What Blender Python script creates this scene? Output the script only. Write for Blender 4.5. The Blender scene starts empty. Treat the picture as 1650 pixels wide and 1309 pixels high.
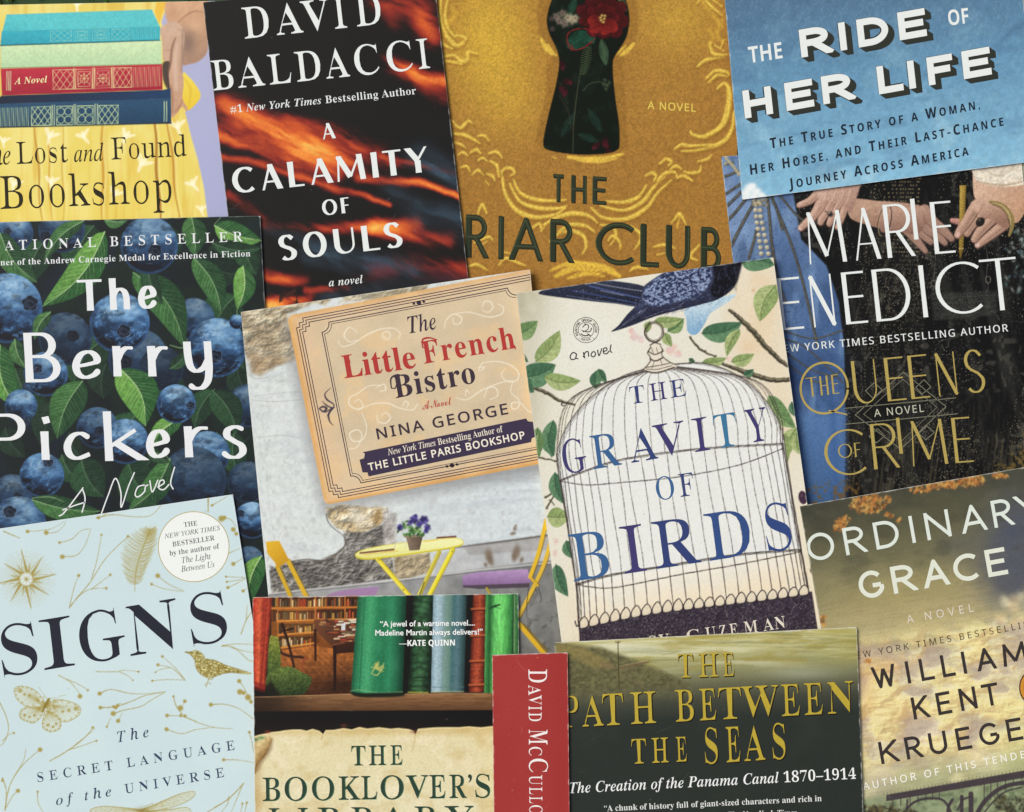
import bpy, math, random
import numpy as np
from mathutils import Vector
from mathutils.geometry import tessellate_polygon, delaunay_2d_cdt

sc = bpy.context.scene
COL = sc.collection
# ------------------------------------------------------------------ camera
H, S = 2.2, 0.000323                      # camera height (m); metres per photo pixel on the ground
cd = bpy.data.cameras.new('camera'); cam = bpy.data.objects.new('camera', cd); COL.objects.link(cam)
cam.location = (0, 0, H); cam.rotation_euler = (0, 0, 0)
cd.sensor_width = 36; cd.lens = 36 * H / (1650 * S); cd.clip_start = 0.05; cd.clip_end = 400
sc.camera = cam
# ------------------------------------------------------------------ sky, sun, exposure (bright overcast)
SUN_EL, SUN_AZ = math.radians(64), math.radians(-62)      # azimuth measured from +Y, clockwise
wd = bpy.data.worlds.new('World'); sc.world = wd; wd.use_nodes = True
nt = wd.node_tree; bg = nt.nodes['Background']
sky = nt.nodes.new('ShaderNodeTexSky'); sky.sky_type = 'NISHITA'; sky.sun_disc = False
sky.sun_elevation = SUN_EL; sky.sun_rotation = SUN_AZ
sky.air_density = 1.0; sky.dust_density = 4.0; sky.ozone_density = 1.0
nt.links.new(sky.outputs[0], bg.inputs[0]); bg.inputs[1].default_value = 0.085
sl = bpy.data.lights.new('sun', 'SUN'); sun = bpy.data.objects.new('sun', sl); COL.objects.link(sun)
sl.energy = 2.12; sl.angle = math.radians(24); sl.color = (1.0, 0.985, 0.895)
sun.rotation_euler = (math.pi / 2 - SUN_EL, 0, math.pi - SUN_AZ)
vs = sc.view_settings; vs.view_transform = 'Standard'; vs.look = 'None'; vs.gamma = 1.0; vs.exposure = 0.0

# ------------------------------------------------------------------ helpers: colour, noise
def lin(c):
    c = np.clip(np.asarray(c, dtype=np.float64) / 255.0, 0, 1)
    c = np.where(c <= 0.04045, c / 12.92, ((c + 0.055) / 1.055) ** 2.4)
    return np.maximum((c - 0.0065) * 1.012, 0.0015)             # printed ink, without the sheen of the varnish

_tabs = {}
def vnoise(x, y, seed=0):
    t = _tabs.get(seed)
    if t is None:
        t = np.random.RandomState(seed + 11).rand(256, 256).astype(np.float32); _tabs[seed] = t
    xi = np.floor(x).astype(np.int64); yi = np.floor(y).astype(np.int64)
    fx = x - xi; fy = y - yi
    fx = fx * fx * (3 - 2 * fx); fy = fy * fy * (3 - 2 * fy)
    a = t[yi & 255, xi & 255]; b = t[yi & 255, (xi + 1) & 255]
    c = t[(yi + 1) & 255, xi & 255]; d = t[(yi + 1) & 255, (xi + 1) & 255]
    return (a * (1 - fx) + b * fx) * (1 - fy) + (c * (1 - fx) + d * fx) * fy

def fbm(x, y, seed=0, octv=4, gain=0.5):
    s = 0; amp = 1.0; tot = 0
    for k in range(octv):
        s = s + amp * vnoise(x, y, seed + k); tot += amp
        amp *= gain; x, y = x * 1.93 + y * 0.41 + 17.3, y * 1.93 - x * 0.21 + 5.7
    return s / tot

def sstep(a, b, x):
    t = np.clip((x - a) / (b - a), 0, 1); return t * t * (3 - 2 * t)

def cr(pts, n=8, closed=False):
    """Catmull-Rom through the points."""
    P = np.asarray(pts, float)
    if len(P) < 3 and not closed: return P
    out = []
    N = len(P)
    for i in range(N if closed else N - 1):
        if closed: p0, p1, p2, p3 = P[(i - 1) % N], P[i], P[(i + 1) % N], P[(i + 2) % N]
        else: p0, p1, p2, p3 = P[max(i - 1, 0)], P[i], P[i + 1], P[min(i + 2, N - 1)]
        for k in range(n):
            t = k / n
            out.append(0.5 * ((2 * p1) + (-p0 + p2) * t + (2 * p0 - 5 * p1 + 4 * p2 - p3) * t * t + (-p0 + 3 * p1 - 3 * p2 + p3) * t ** 3))
    if not closed: out.append(P[-1])
    return np.array(out)

def ell(cx, cy, rx, ry, a0=0, a1=360, n=28, rot=0):
    a = np.radians(np.linspace(a0, a1, n)); r = math.radians(rot)
    x = rx * np.cos(a); y = ry * np.sin(a)
    return np.stack([cx + x * math.cos(r) - y * math.sin(r), cy + x * math.sin(r) + y * math.cos(r)], 1)

# ------------------------------------------------------------------ materials
def print_mat(name, rough=0.42, grain=0.05, bump=0.04, metallic=0.0, gscale=2200, spec=0.14):
    m = bpy.data.materials.new(name); m.use_nodes = True
    N, L = m.node_tree.nodes, m.node_tree.links
    p = N['Principled BSDF']
    at = N.new('ShaderNodeAttribute'); at.attribute_name = 'Col'
    tc = N.new('ShaderNodeTexCoord')
    n1 = N.new('ShaderNodeTexNoise'); n1.inputs['Scale'].default_value = gscale; n1.inputs['Detail'].default_value = 3
    L.new(tc.outputs['Object'], n1.inputs['Vector'])
    mr = N.new('ShaderNodeMapRange'); mr.inputs[1].default_value = 0.25; mr.inputs[2].default_value = 0.75
    mr.inputs[3].default_value = 1 - grain; mr.inputs[4].default_value = 1 + grain
    L.new(n1.outputs[0], mr.inputs[0])
    mx = N.new('ShaderNodeMix'); mx.data_type = 'RGBA'; mx.blend_type = 'MULTIPLY'; mx.inputs[0].default_value = 1
    L.new(at.outputs['Color'], mx.inputs[6]); L.new(mr.outputs[0], mx.inputs[7])
    L.new(mx.outputs[2], p.inputs['Base Color'])
    n2 = N.new('ShaderNodeTexNoise'); n2.inputs['Scale'].default_value = 28; n2.inputs['Detail'].default_value = 4
    L.new(tc.outputs['Object'], n2.inputs['Vector'])
    mr2 = N.new('ShaderNodeMapRange'); mr2.inputs[3].default_value = rough - 0.06; mr2.inputs[4].default_value = rough + 0.08
    L.new(n2.outputs[0], mr2.inputs[0]); L.new(mr2.outputs[0], p.inputs['Roughness'])
    bp = N.new('ShaderNodeBump'); bp.inputs['Strength'].default_value = bump; bp.inputs['Distance'].default_value = 0.001
    n3 = N.new('ShaderNodeTexNoise'); n3.inputs['Scale'].default_value = 14; n3.inputs['Detail'].default_value = 2
    L.new(tc.outputs['Object'], n3.inputs['Vector'])
    L.new(n3.outputs[0], bp.inputs['Height']); L.new(bp.outputs[0], p.inputs['Normal'])
    p.inputs['Specular IOR Level'].default_value = spec; p.inputs['Metallic'].default_value = metallic
    return m

M_GLOSS = print_mat('laminated cover print', 0.34, 0.025, 0.06)
M_MATTE = print_mat('matte cover print', 0.55, 0.05, 0.04, spec=0.1)
M_INK = print_mat('printed ink lettering', 0.42, 0.03, 0.03, spec=0.12)
M_FOIL = print_mat('gold foil stamping', 0.5, 0.10, 0.03, metallic=0.25, gscale=1500, spec=0.4)

def page_mat():
    m = bpy.data.materials.new('paper page edges'); m.use_nodes = True
    N, L = m.node_tree.nodes, m.node_tree.links; p = N['Principled BSDF']
    tc = N.new('ShaderNodeTexCoord'); mp = N.new('ShaderNodeMapping'); mp.inputs['Scale'].default_value = (3, 3, 5200)
    L.new(tc.outputs['Object'], mp.inputs[0])
    n = N.new('ShaderNodeTexNoise'); n.inputs['Scale'].default_value = 1; n.inputs['Detail'].default_value = 2
    L.new(mp.outputs[0], n.inputs['Vector'])
    r = N.new('ShaderNodeValToRGB'); r.color_ramp.elements[0].color = (0.42, 0.36, 0.26, 1); r.color_ramp.elements[1].color = (0.78, 0.72, 0.60, 1)
    r.color_ramp.elements[0].position = 0.3; r.color_ramp.elements[1].position = 0.7
    L.new(n.outputs[0], r.inputs[0]); L.new(r.outputs[0], p.inputs['Base Color']); p.inputs['Roughness'].default_value = 0.8
    return m
M_PAGE = page_mat()

def flat_mat(name, c, rough=0.5):
    m = bpy.data.materials.new(name); m.use_nodes = True
    N, L = m.node_tree.nodes, m.node_tree.links; p = N['Principled BSDF']
    tc = N.new('ShaderNodeTexCoord'); n = N.new('ShaderNodeTexNoise'); n.inputs['Scale'].default_value = 300
    L.new(tc.outputs['Object'], n.inputs['Vector'])
    r = N.new('ShaderNodeValToRGB'); a = lin(c)
    r.color_ramp.elements[0].color = (*(a * 0.85), 1); r.color_ramp.elements[1].color = (*np.clip(a * 1.15, 0, 1), 1)
    L.new(n.outputs[0], r.inputs[0]); L.new(r.outputs[0], p.inputs['Base Color']); p.inputs['Roughness'].default_value = rough
    return m

# ------------------------------------------------------------------ mesh linking
def link_mesh(name, V, F, mat, parent=None, cols=None):
    me = bpy.data.meshes.new(name)
    V = np.asarray(V, np.float32)
    if isinstance(F, np.ndarray):
        k = F.shape[1]
        me.vertices.add(len(V)); me.vertices.foreach_set('co', V.ravel())
        me.loops.add(F.size); me.loops.foreach_set('vertex_index', F.astype(np.int32).ravel())
        me.polygons.add(len(F)); me.polygons.foreach_set('loop_start', np.arange(0, F.size, k, dtype=np.int32))
        me.update(calc_edges=True)
    else:
        me.from_pydata([tuple(map(float, v)) for v in V], [], F)
    if cols is not None:
        ca = me.color_attributes.new('Col', 'FLOAT_COLOR', 'POINT')
        rgba = np.ones((len(V), 4), np.float32); rgba[:, :3] = cols
        ca.data.foreach_set('color', rgba.ravel())
    me.polygons.foreach_set('use_smooth', np.zeros(len(me.polygons), bool)); me.update()
    me.materials.append(mat)
    o = bpy.data.objects.new(name, me); COL.objects.link(o)
    if parent: o.parent = parent
    return o

# ------------------------------------------------------------------ lettering: built-in font outlines
def _mapper(U, Lo, D=None):
    def f(c):
        if 'A' <= c <= 'Z' and U: return chr(U + ord(c) - 65)
        if 'a' <= c <= 'z' and Lo: return '\u210e' if (Lo == 0x1D44E and c == 'h') else chr(Lo + ord(c) - 97)
        if c.isdigit() and D: return chr(D + ord(c) - 48)
        return c
    return f
FONTS = {'serif': _mapper(0x1D400, 0x1D41A, 0x1D7CE), 'italic': _mapper(0x1D434, 0x1D44E), 'bolditalic': _mapper(0x1D468, 0x1D482, 0x1D7CE),
         'script': _mapper(0x1D4D0, 0x1D4EA), 'sans': _mapper(0x1D5A0, 0x1D5BA, 0x1D7E2), 'sansbold': _mapper(0x1D5D4, 0x1D5EE, 0x1D7EC),
         'plain': lambda c: c}
_gc, _cap, _adv = {}, {}, {}
def _curve(s):
    cu = bpy.data.curves.new('t', 'FONT'); cu.body = s; cu.size = 1.0
    o = bpy.data.objects.new('t', cu); COL.objects.link(o)
    dg = bpy.context.evaluated_depsgraph_get()
    c = o.evaluated_get(dg).to_curve(dg)
    out = []
    for sp in c.splines:
        bp = sp.bezier_points; n = len(bp); pts = []
        for i in range(n):
            a, b = bp[i], bp[(i + 1) % n]
            p0, p1, p2, p3 = (np.array(v[:2]) for v in (a.co, a.handle_right, b.handle_left, b.co))
            straight = np.linalg.norm(np.cross(p1 - p0, p3 - p0)) < 1e-5 and np.linalg.norm(np.cross(p2 - p0, p3 - p0)) < 1e-5
            for k in range(1 if straight else 4):
                t = k / 4
                pts.append((1 - t) ** 3 * p0 + 3 * (1 - t) ** 2 * t * p1 + 3 * (1 - t) * t * t * p2 + t ** 3 * p3)
        P = np.array(pts)
        keep = np.linalg.norm(P - np.roll(P, 1, 0), axis=1) > 1e-5
        P = P[keep]
        if len(P) > 2: out.append(P)
    o.evaluated_get(dg).to_curve_clear()
    bpy.data.objects.remove(o); bpy.data.curves.remove(cu)
    return out
def _ext(polys):
    A = np.concatenate(polys); return A[:, 0].min(), A[:, 0].max(), A[:, 1].min(), A[:, 1].max()
def glyph(font, ch):
    k = (font, ch)
    if k in _gc: return _gc[k]
    f = FONTS[font]
    if font not in _cap:
        e = _ext(_curve(f('H'))); _cap[font] = e[3]
        ee = _ext(_curve(f('H') + f('H'))); _adv[font] = ee[1]
    ref = f('H')
    adv = (_ext(_curve(ref + f(ch) + ref))[1] - _adv[font]) / _cap[font]
    polys = [] if ch == ' ' else [p / _cap[font] for p in _curve(f(ch))]
    _gc[k] = (polys, adv); return _gc[k]

def fatten(P, dx, dy, segs=None, sg=1.0):
    """Move a closed outline along its normals, by its own amount in x and y; hairlines keep a least width."""
    a = P - np.roll(P, 1, 0); b = np.roll(P, -1, 0) - P
    a /= np.linalg.norm(a, axis=1)[:, None] + 1e-9; b /= np.linalg.norm(b, axis=1)[:, None] + 1e-9
    na = np.stack([a[:, 1], -a[:, 0]], 1); nb = np.stack([b[:, 1], -b[:, 0]], 1)
    d = 1 + (na * nb).sum(1)
    n = (na + nb) / np.maximum(d, 0.5)[:, None]
    mv = n * np.array([dx, dy])
    if segs is not None and min(dx * sg, dy * sg) < 0:
        u = -sg * n / (np.linalg.norm(n, axis=1)[:, None] + 1e-9)          # inward ray
        A, B = segs; E = B - A
        den = u[:, None, 0] * E[None, :, 1] - u[:, None, 1] * E[None, :, 0]
        w = A[None] - P[:, None]
        with np.errstate(divide='ignore', invalid='ignore'):
            t = (w[..., 0] * E[None, :, 1] - w[..., 1] * E[None, :, 0]) / den
            q = (w[..., 0] * u[:, None, 1] - w[..., 1] * u[:, None, 0]) / den
        t = np.where((t > 1e-3) & (q > -.01) & (q < 1.01) & (np.abs(den) > 1e-9), t, 9).min(1)
        lim = np.maximum(0, (t - 0.045) / 2); m = np.linalg.norm(mv, axis=1)
        mv = mv * np.minimum(1, lim / np.maximum(m, 1e-9))[:, None]
    return P + mv

def fat(polys, dx, dy):
    if not polys: return polys
    sg = 1.0 if area(max(polys, key=lambda p: abs(area(p)))) > 0 else -1.0
    segs = (np.concatenate(polys), np.concatenate([np.roll(p, -1, 0) for p in polys]))
    return [fatten(p, dx * sg, dy * sg, segs, sg) for p in polys]

def area(P):
    x, y = P[:, 0], P[:, 1]; return 0.5 * np.sum(x * np.roll(y, -1) - np.roll(x, -1) * y)

def tess(polys):
    """Fill outlines by winding number (holes run the other way round; crossed slivers drop out)."""
    if not polys: return None
    sg = 1.0 if area(max(polys, key=lambda p: abs(area(p)))) > 0 else -1.0
    vs_, es = [], []
    for p in polys:
        b = len(vs_); n = len(p); vs_ += [Vector((float(q[0]), float(q[1]))) for q in p]; es += [(b + i, b + (i + 1) % n) for i in range(n)]
    ov, oe, of, *_ = delaunay_2d_cdt(vs_, es, [], 0, 1e-7)
    V = np.array([(v[0], v[1]) for v in ov]); F = np.array([f for f in of if len(f) == 3], dtype=np.int64).reshape(-1, 3)
    A = np.concatenate(polys); B = np.concatenate([np.roll(p, -1, 0) for p in polys])
    c = V[F].mean(1); y = c[:, 1][:, None]; x = c[:, 0][:, None]
    up = (A[:, 1] <= y) & (B[:, 1] > y); dn = (A[:, 1] > y) & (B[:, 1] <= y)
    cr_ = (B[:, 0] - A[:, 0]) * (y - A[:, 1]) - (x - A[:, 0]) * (B[:, 1] - A[:, 1])
    wn = (up & (cr_ > 0)).sum(1).astype(int) - (dn & (cr_ < 0)).sum(1)
    ar = np.abs((V[F[:, 1], 0] - V[F[:, 0], 0]) * (V[F[:, 2], 1] - V[F[:, 0], 1]) - (V[F[:, 1], 1] - V[F[:, 0], 1]) * (V[F[:, 2], 0] - V[F[:, 0], 0]))
    return V, F[(wn * sg > 0) & (ar > 1e-9)]

def union(polys):
    """Union of possibly overlapping simple polygons -> triangles."""
    vs_, fs = [], []
    for p in polys:
        b = len(vs_); vs_ += [Vector((float(q[0]), float(q[1]))) for q in p]
        f = list(range(b, b + len(p)))
        if area(np.asarray(p)) < 0: f = f[::-1]
        fs.append(f)
    ov, oe, of, q1, q2, src = delaunay_2d_cdt(vs_, [], fs, 0, 1e-4)
    return np.array([(v[0], v[1]) for v in ov]), np.array([f for f, s_ in zip(of, src) if len(f) == 3 and len(s_)], dtype=np.int64).reshape(-1, 3)

# ------------------------------------------------------------------ lettering: drawn with a pen
def hull(P):
    P = sorted(set((round(float(a), 5), round(float(b), 5)) for a, b in P))
    def half(Q):
        h = []
        for p in Q:
            while len(h) > 1 and (h[-1][0] - h[-2][0]) * (p[1] - h[-2][1]) - (h[-1][1] - h[-2][1]) * (p[0] - h[-2][0]) <= 0: h.pop()
            h.append(p)
        return h
    a, b = half(P), half(P[::-1]); return np.array(a[:-1] + b[:-1])

def band_clip(P, lo, hi):
    for sg, lim in ((1, lo), (-1, hi)):
        Q = []
        for i in range(len(P)):
            a, b = P[i - 1], P[i]; da, db = sg * (a[1] - lim), sg * (b[1] - lim)
            if (da >= 0) != (db >= 0): t = da / (da - db); Q.append(a + t * (b - a))
            if db >= 0: Q.append(b)
        P = Q
        if len(P) < 3: return None
    return np.array(P)

def pen_polys(path, t, pen='butt', phi=25, thin=0.3, taper=None):
    """Polygons covering one stroke (pixel coordinates)."""
    path = np.asarray(path, float); out = []
    n = len(path)
    for i in range(n - 1):
        p, q = path[i], path[i + 1]
        if np.linalg.norm(q - p) < 1e-6: continue
        if pen == 'cont':
            def wd_(v):
                return t * (thin + (1 - thin) * abs(v[1] / (np.linalg.norm(v) + 1e-9)) ** 1.3)
            if n == 2: w0 = w1 = (t * taper if taper is not None else wd_(q - p)) / 2
            else:
                w0 = wd_(path[min(i + 1, n - 1)] - path[max(i - 1, 0)]) / 2; w1 = wd_(path[min(i + 2, n - 1)] - path[i]) / 2
                if taper is not None and np.ndim(taper):
                    w0 *= np.interp(i / (n - 1), (0, .45, .7, 1), taper); w1 *= np.interp((i + 1) / (n - 1), (0, .45, .7, 1), taper)
            u = (q - p) / np.linalg.norm(q - p); nn = np.array([-u[1], u[0]])
            if i > 0: out.append(np.array([p + np.array((math.cos(k * math.pi / 6), math.sin(k * math.pi / 6))) * w0 for k in range(12)]))
            f = 1.10 if n == 2 and taper is None and abs(u[1]) > .8 else 1.0
            if f > 1:
                m_ = (p + q) / 2; out.append(np.array([p + nn * w0 * f, p - nn * w0 * f, m_ - nn * w0, q - nn * w1 * f, q + nn * w1 * f, m_ + nn * w0]))
            else: out.append(np.array([p + nn * w0, p - nn * w0, q - nn * w1, q + nn * w1]))
        elif pen == 'nib':
            a = math.radians(-phi)
            d = np.array([math.cos(a), math.sin(a)]) * t / 2; e = np.array([-math.sin(a), math.cos(a)]) * t * thin / 2
            box = [d + e, d - e, -d - e, -d + e]
            out.append(hull([p + v for v in box] + [q + v for v in box]))
        else:
            w0 = w1 = t / 2
            if taper is not None:
                w0 = t / 2 * np.interp(i / (n - 1), *taper); w1 = t / 2 * np.interp((i + 1) / (n - 1), *taper)
            if pen == 'round' or (0 < i):
                c0 = [p + np.array(v) * w0 for v in [(math.cos(k * math.pi / 4), math.sin(k * math.pi / 4)) for k in range(8)]]
                if pen != 'round': out.append(np.array(c0))
            if pen == 'round':
                c1 = [q + np.array(v) * w1 for v in [(math.cos(k * math.pi / 4), math.sin(k * math.pi / 4)) for k in range(8)]]
                out.append(hull(c0 + c1))
            else:
                u = (q - p) / np.linalg.norm(q - p); nn = np.array([-u[1], u[0]])
                out.append(np.array([p + nn * w0, p - nn * w0, q - nn * w1, q + nn * w1]))
    return out

def arc(cx, cy, rx, ry, a0, a1, n=14):
    return [(cx + rx * math.cos(math.radians(a)), cy + ry * math.sin(math.radians(a))) for a in np.linspace(a0, a1, n)]
WT = {'M': [.36, 1, .36, 1], 'N': [.36, 1, .36], 'A': [.4, 1, .34], 'V': [1, .4], 'W': [1, .4, 1, .4], 'Y': [1, .4, None], 'U': [(1, 1, .4, .36)], 'R': [None, None, .9], 'K': [None, .45, .95], 'k': [None, .5, .9], 'B': [None, None, None]}
_S = [(0.93, 0.86)] + arc(0.5, 0.755, 0.44, 0.245, 40, 180, 9)[1:] + [(0.12, 0.64), (0.3, 0.55), (0.7, 0.45), (0.93, 0.33)] + arc(0.5, 0.245, 0.47, 0.245, 8, -145, 10)
def _c(*p): return [tuple(v) for v in cr(p, 5)]
PEN = {
    'h': [[(0, 0), (0, 1)], _c((0, .40), (.2, .58), (.55, .66), (.88, .56), (1, .34)) + [(1, 0)]],
    'e': [_c((.02, .44), (.5, .50), (.96, .62), (.9, .86), (.62, 1), (.25, .88), (.02, .5), (.1, .16), (.4, 0), (.78, .08), (1, .24))],
    'r': [[(0, 0), (0, 1)], _c((0, .52), (.25, .8), (.6, .97), (1, .97))],
    'y': [_c((0, 1), (.02, .72), (.12, .48), (.4, .38), (.75, .46), (.97, .62)), [(.98, 1), (1, .45)] + _c((1, .45), (.92, .18), (.65, .02), (.3, 0), (.08, .06))],
    'i': [[(.5, 0), (.5, 1)]],
    'c': [_c((.95, .84), (.62, 1), (.25, .88), (.02, .5), (.12, .14), (.45, 0), (.98, .16))],
    'k': [[(0, 0), (0, 1)], [(.86, .62), (.06, .28)], [(.22, .36), (1, 0)]],
    's': [_c((.95, .92), (.6, 1), (.25, .9), (.2, .7), (.5, .54), (.85, .38), (.9, .16), (.6, 0), (.25, .02), (0, .14))],
    'p': [[(0, 0), (0, 1)], [(0, 1), (.4, 1)] + arc(.4, .72, .6, .28, 90, -90) + [(0.05, .42)]],
    'A': [[(0, 0), (.5, 1)], [(.5, 1), (1, 0)], [(.17, .3), (.83, .3)]],
    'B': [[(0, 0), (0, 1)], [(0, 1), (.45, 1)] + arc(.45, .76, .42, .24, 90, -90) + [(0, .52)], [(0, .52), (.5, .52)] + arc(.5, .26, .5, .26, 90, -90) + [(0, 0)]],
    'C': [arc(.6, .5, .6, .5, 48, 312, 26)],
    'D': [[(0, 0), (0, 1)], [(0, 1), (.38, 1)] + arc(.38, .5, .62, .5, 90, -90, 20) + [(0, 0)]],
    'E': [[(0, 0), (0, 1)], [(0, 1), (1, 1)], [(0, .52), (.88, .52)], [(0, 0), (1, 0)]],
    'F': [[(0, 0), (0, 1)], [(0, 1), (1, 1)], [(0, .5), (.85, .5)]],
    'G': [arc(.54, .5, .54, .5, 42, 335, 26) + [(1, .42)], [(.58, .44), (1, .44)]],
    'H': [[(0, 0), (0, 1)], [(1, 0), (1, 1)], [(0, .5), (1, .5)]],
    'I': [[(.5, 0), (.5, 1)]],
    'J': [[(.9, 1), (.9, .25)] + arc(.45, .25, .45, .25, 0, -150, 10)],
    'K': [[(0, 0), (0, 1)], [(.95, 1), (.04, .42)], [(.3, .6), (1, 0)]],
    'L': [[(0, 1), (0, 0)], [(0, 0), (1, 0)]],
    'M': [[(0, 0), (.08, 1)], [(.08, 1), (.5, .12)], [(.5, .12), (.92, 1)], [(.92, 1), (1, 0)]],
    'N': [[(0, 0), (0, 1)], [(0, 1), (1, 0)], [(1, 0), (1, 1)]],
    'O': [arc(.5, .5, .5, .5, 90, 450, 34)],
    'P': [[(0, 0), (0, 1)], [(0, 1), (.5, 1)] + arc(.5, .74, .5, .26, 90, -90) + [(0, .48)]],
    'Q': [arc(.5, .5, .5, .5, 90, 450, 34), [(.5, .2), (1.05, -.1)]],
    'R': [[(0, 0), (0, 1)], [(0, 1), (.45, 1)] + arc(.45, .74, .5, .26, 90, -90) + [(0, .48)], [(.42, .48), (1, 0)]],
    'S': [_S],
    'T': [[(.5, 0), (.5, 1)], [(0, 1), (1, 1)]],
    'U': [[(0, 1), (0, .36)] + arc(.5, .36, .5, .36, 180, 360, 18) + [(1, 1)]],
    'V': [[(0, 1), (.5, 0)], [(.5, 0), (1, 1)]],
    'W': [[(0, 1), (.26, 0)], [(.26, 0), (.5, .92)], [(.5, .92), (.74, 0)], [(.74, 0), (1, 1)]],
    'Y': [[(0, 1), (.5, .48)], [(1, 1), (.5, .48)], [(.5, .48), (.5, 0)]],
}

# ------------------------------------------------------------------ books
T = 0.003                                  # thickness of one slim paperback
CELL = 1.25                                # print resolution of the cover art, photo pixels
def wpt(P, z):
    k = S * (H - z) / H
    P = np.asarray(P, float); return np.stack([(P[..., 0] - 825) * k, (654.5 - P[..., 1]) * k], -1)

QUADS = []
class Book:
    def __init__(self, label, quad, level, group='books laid out overlapping', mat=None, thick=T, name='paperback_book', cat='book'):
        self.q = np.array(quad, float); self.z0 = level * T + 0.0001; self.zt = level * T + thick
        self.mat = mat or M_GLOSS; self.rank = 0; self.layers = {}
        wq = wpt(self.q, self.zt); self.c = wq.mean(0)
        d = wq[1] - wq[0]; self.rot = math.atan2(d[1], d[0])
        o = bpy.data.objects.new(name, None); COL.objects.link(o); o.empty_display_size = 0.02
        o.location = (self.c[0], self.c[1], self.z0); o.rotation_euler = (0, 0, self.rot)
        o['label'] = label; o['category'] = cat; o['group'] = group
        self.o = o; QUADS.append(wq)
        # grid: fine where the photograph shows the cover, coarse beyond
        q = self.q; W = np.linalg.norm(q[1] - q[0]); Hh = np.linalg.norm(q[3] - q[0]); self.W, self.Hh = W, Hh
        uu, vv = np.meshgrid(np.linspace(0, 1, 80), np.linspace(0, 1, 80))
        P = self.bil(uu, vv); ins = (P[..., 0] > -15) & (P[..., 0] < 1665) & (P[..., 1] > -15) & (P[..., 1] < 1324)
        if getattr(self, 'vis', None) is None: pass
        def axis(t, ln):
            a, b = t.min(), t.max(); n = max(2, int((b - a) * ln / CELL))
            r = np.linspace(a, b, n)
            return np.unique(np.round(np.concatenate([np.linspace(0, a, 8), r, np.linspace(b, 1, 8)]), 7))
        self.u = axis(uu[ins], W); self.v = axis(vv[ins], Hh)
        UU, VV = np.meshgrid(self.u, self.v)
        P = self.bil(UU, VV); self.X, self.Y = P[..., 0], P[..., 1]
        self.C = np.zeros(P.shape[:2] + (3,)) + 128.0
        A = np.stack([q[1] - q[0], q[3] - q[0]], 1); self.Ai = np.linalg.inv(A)
    def bil(self, u, v):
        q = self.q; u = np.asarray(u)[..., None]; v = np.asarray(v)[..., None]
        return q[0] * (1 - u) * (1 - v) + q[1] * u * (1 - v) + q[2] * u * v + q[3] * (1 - u) * v
    def loc(self, P, z):
        w = wpt(P, self.zt) - self.c; c, s = math.cos(-self.rot), math.sin(-self.rot)
        return np.stack([w[..., 0] * c - w[..., 1] * s, w[..., 0] * s + w[..., 1] * c, np.full(w.shape[:-1], z)], -1)
    # ---- raster painting of the printed picture
    def blk(self, x0, y0, x1, y1, m=3):
        c = (np.array([[x0 - m, y0 - m], [x1 + m, y0 - m], [x1 + m, y1 + m], [x0 - m, y1 + m]]) - self.q[0]) @ self.Ai.T
        i0, i1 = np.searchsorted(self.u, [c[:, 0].min() - .03, c[:, 0].max() + .03]); j0, j1 = np.searchsorted(self.v, [c[:, 1].min() - .03, c[:, 1].max() + .03])
        return slice(max(j0 - 1, 0), j1 + 1), slice(max(i0 - 1, 0), i1 + 1)
    def mix(self, mask, col, s=None):
        s = s or (slice(None), slice(None))
        m = np.asarray(mask)[..., None]; self.C[s] = self.C[s] * (1 - m) + np.asarray(col, float) * m
    def pmask(self, P, s, soft=1.2):
        X, Y = self.X[s], self.Y[s]; P = np.asarray(P, float)
        ins = np.zeros(X.shape, bool); d2 = np.full(X.shape, 1e9)
        for i in range(len(P)):
            x0, y0 = P[i - 1]; x1, y1 = P[i]
            if y0 != y1:
                cr_ = ((y0 > Y) != (y1 > Y)); xi = (x1 - x0) * (Y - y0) / (y1 - y0) + x0
                ins ^= cr_ & (X < xi)
            dx, dy = x1 - x0, y1 - y0; L2 = dx * dx + dy * dy + 1e-9
            t = np.clip(((X - x0) * dx + (Y - y0) * dy) / L2, 0, 1)
            d2 = np.minimum(d2, (X - x0 - t * dx) ** 2 + (Y - y0 - t * dy) ** 2)
        sd = np.sqrt(d2) * np.where(ins, 1, -1)
        return np.clip(sd / soft + 0.5, 0, 1)
    def poly(self, P, col, soft=1.2, a=1.0, tex=0, seed=0, ts=6):
        P = np.asarray(P, float); s = self.blk(P[:, 0].min(), P[:, 1].min(), P[:, 0].max(), P[:, 1].max(), soft + 2)
        if self.X[s].size == 0: return
        c = np.asarray(col, float)
        if tex: c = c * (1 + tex * (fbm(self.X[s] / ts, self.Y[s] / ts, seed, 3) - .5) * 2)[..., None]
        self.mix(self.pmask(P, s, soft) * a, c, s)
    def grad(self, P, c0, c1, p0, p1, soft=1.2, a=1.0, tex=0, seed=0, ts=6):
        P = np.asarray(P, float); s = self.blk(P[:, 0].min(), P[:, 1].min(), P[:, 0].max(), P[:, 1].max(), soft + 2)
        if self.X[s].size == 0: return
        d = np.array(p1, float) - p0; t = np.clip(((self.X[s] - p0[0]) * d[0] + (self.Y[s] - p0[1]) * d[1]) / (d @ d), 0, 1)[..., None]
        c = np.asarray(c0, float) * (1 - t) + np.asarray(c1, float) * t
        if tex: c = c * (1 + tex * (fbm(self.X[s] / ts, self.Y[s] / ts, seed, 3) - .5) * 2)[..., None]
        self.mix(self.pmask(P, s, soft) * a, c, s)
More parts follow.
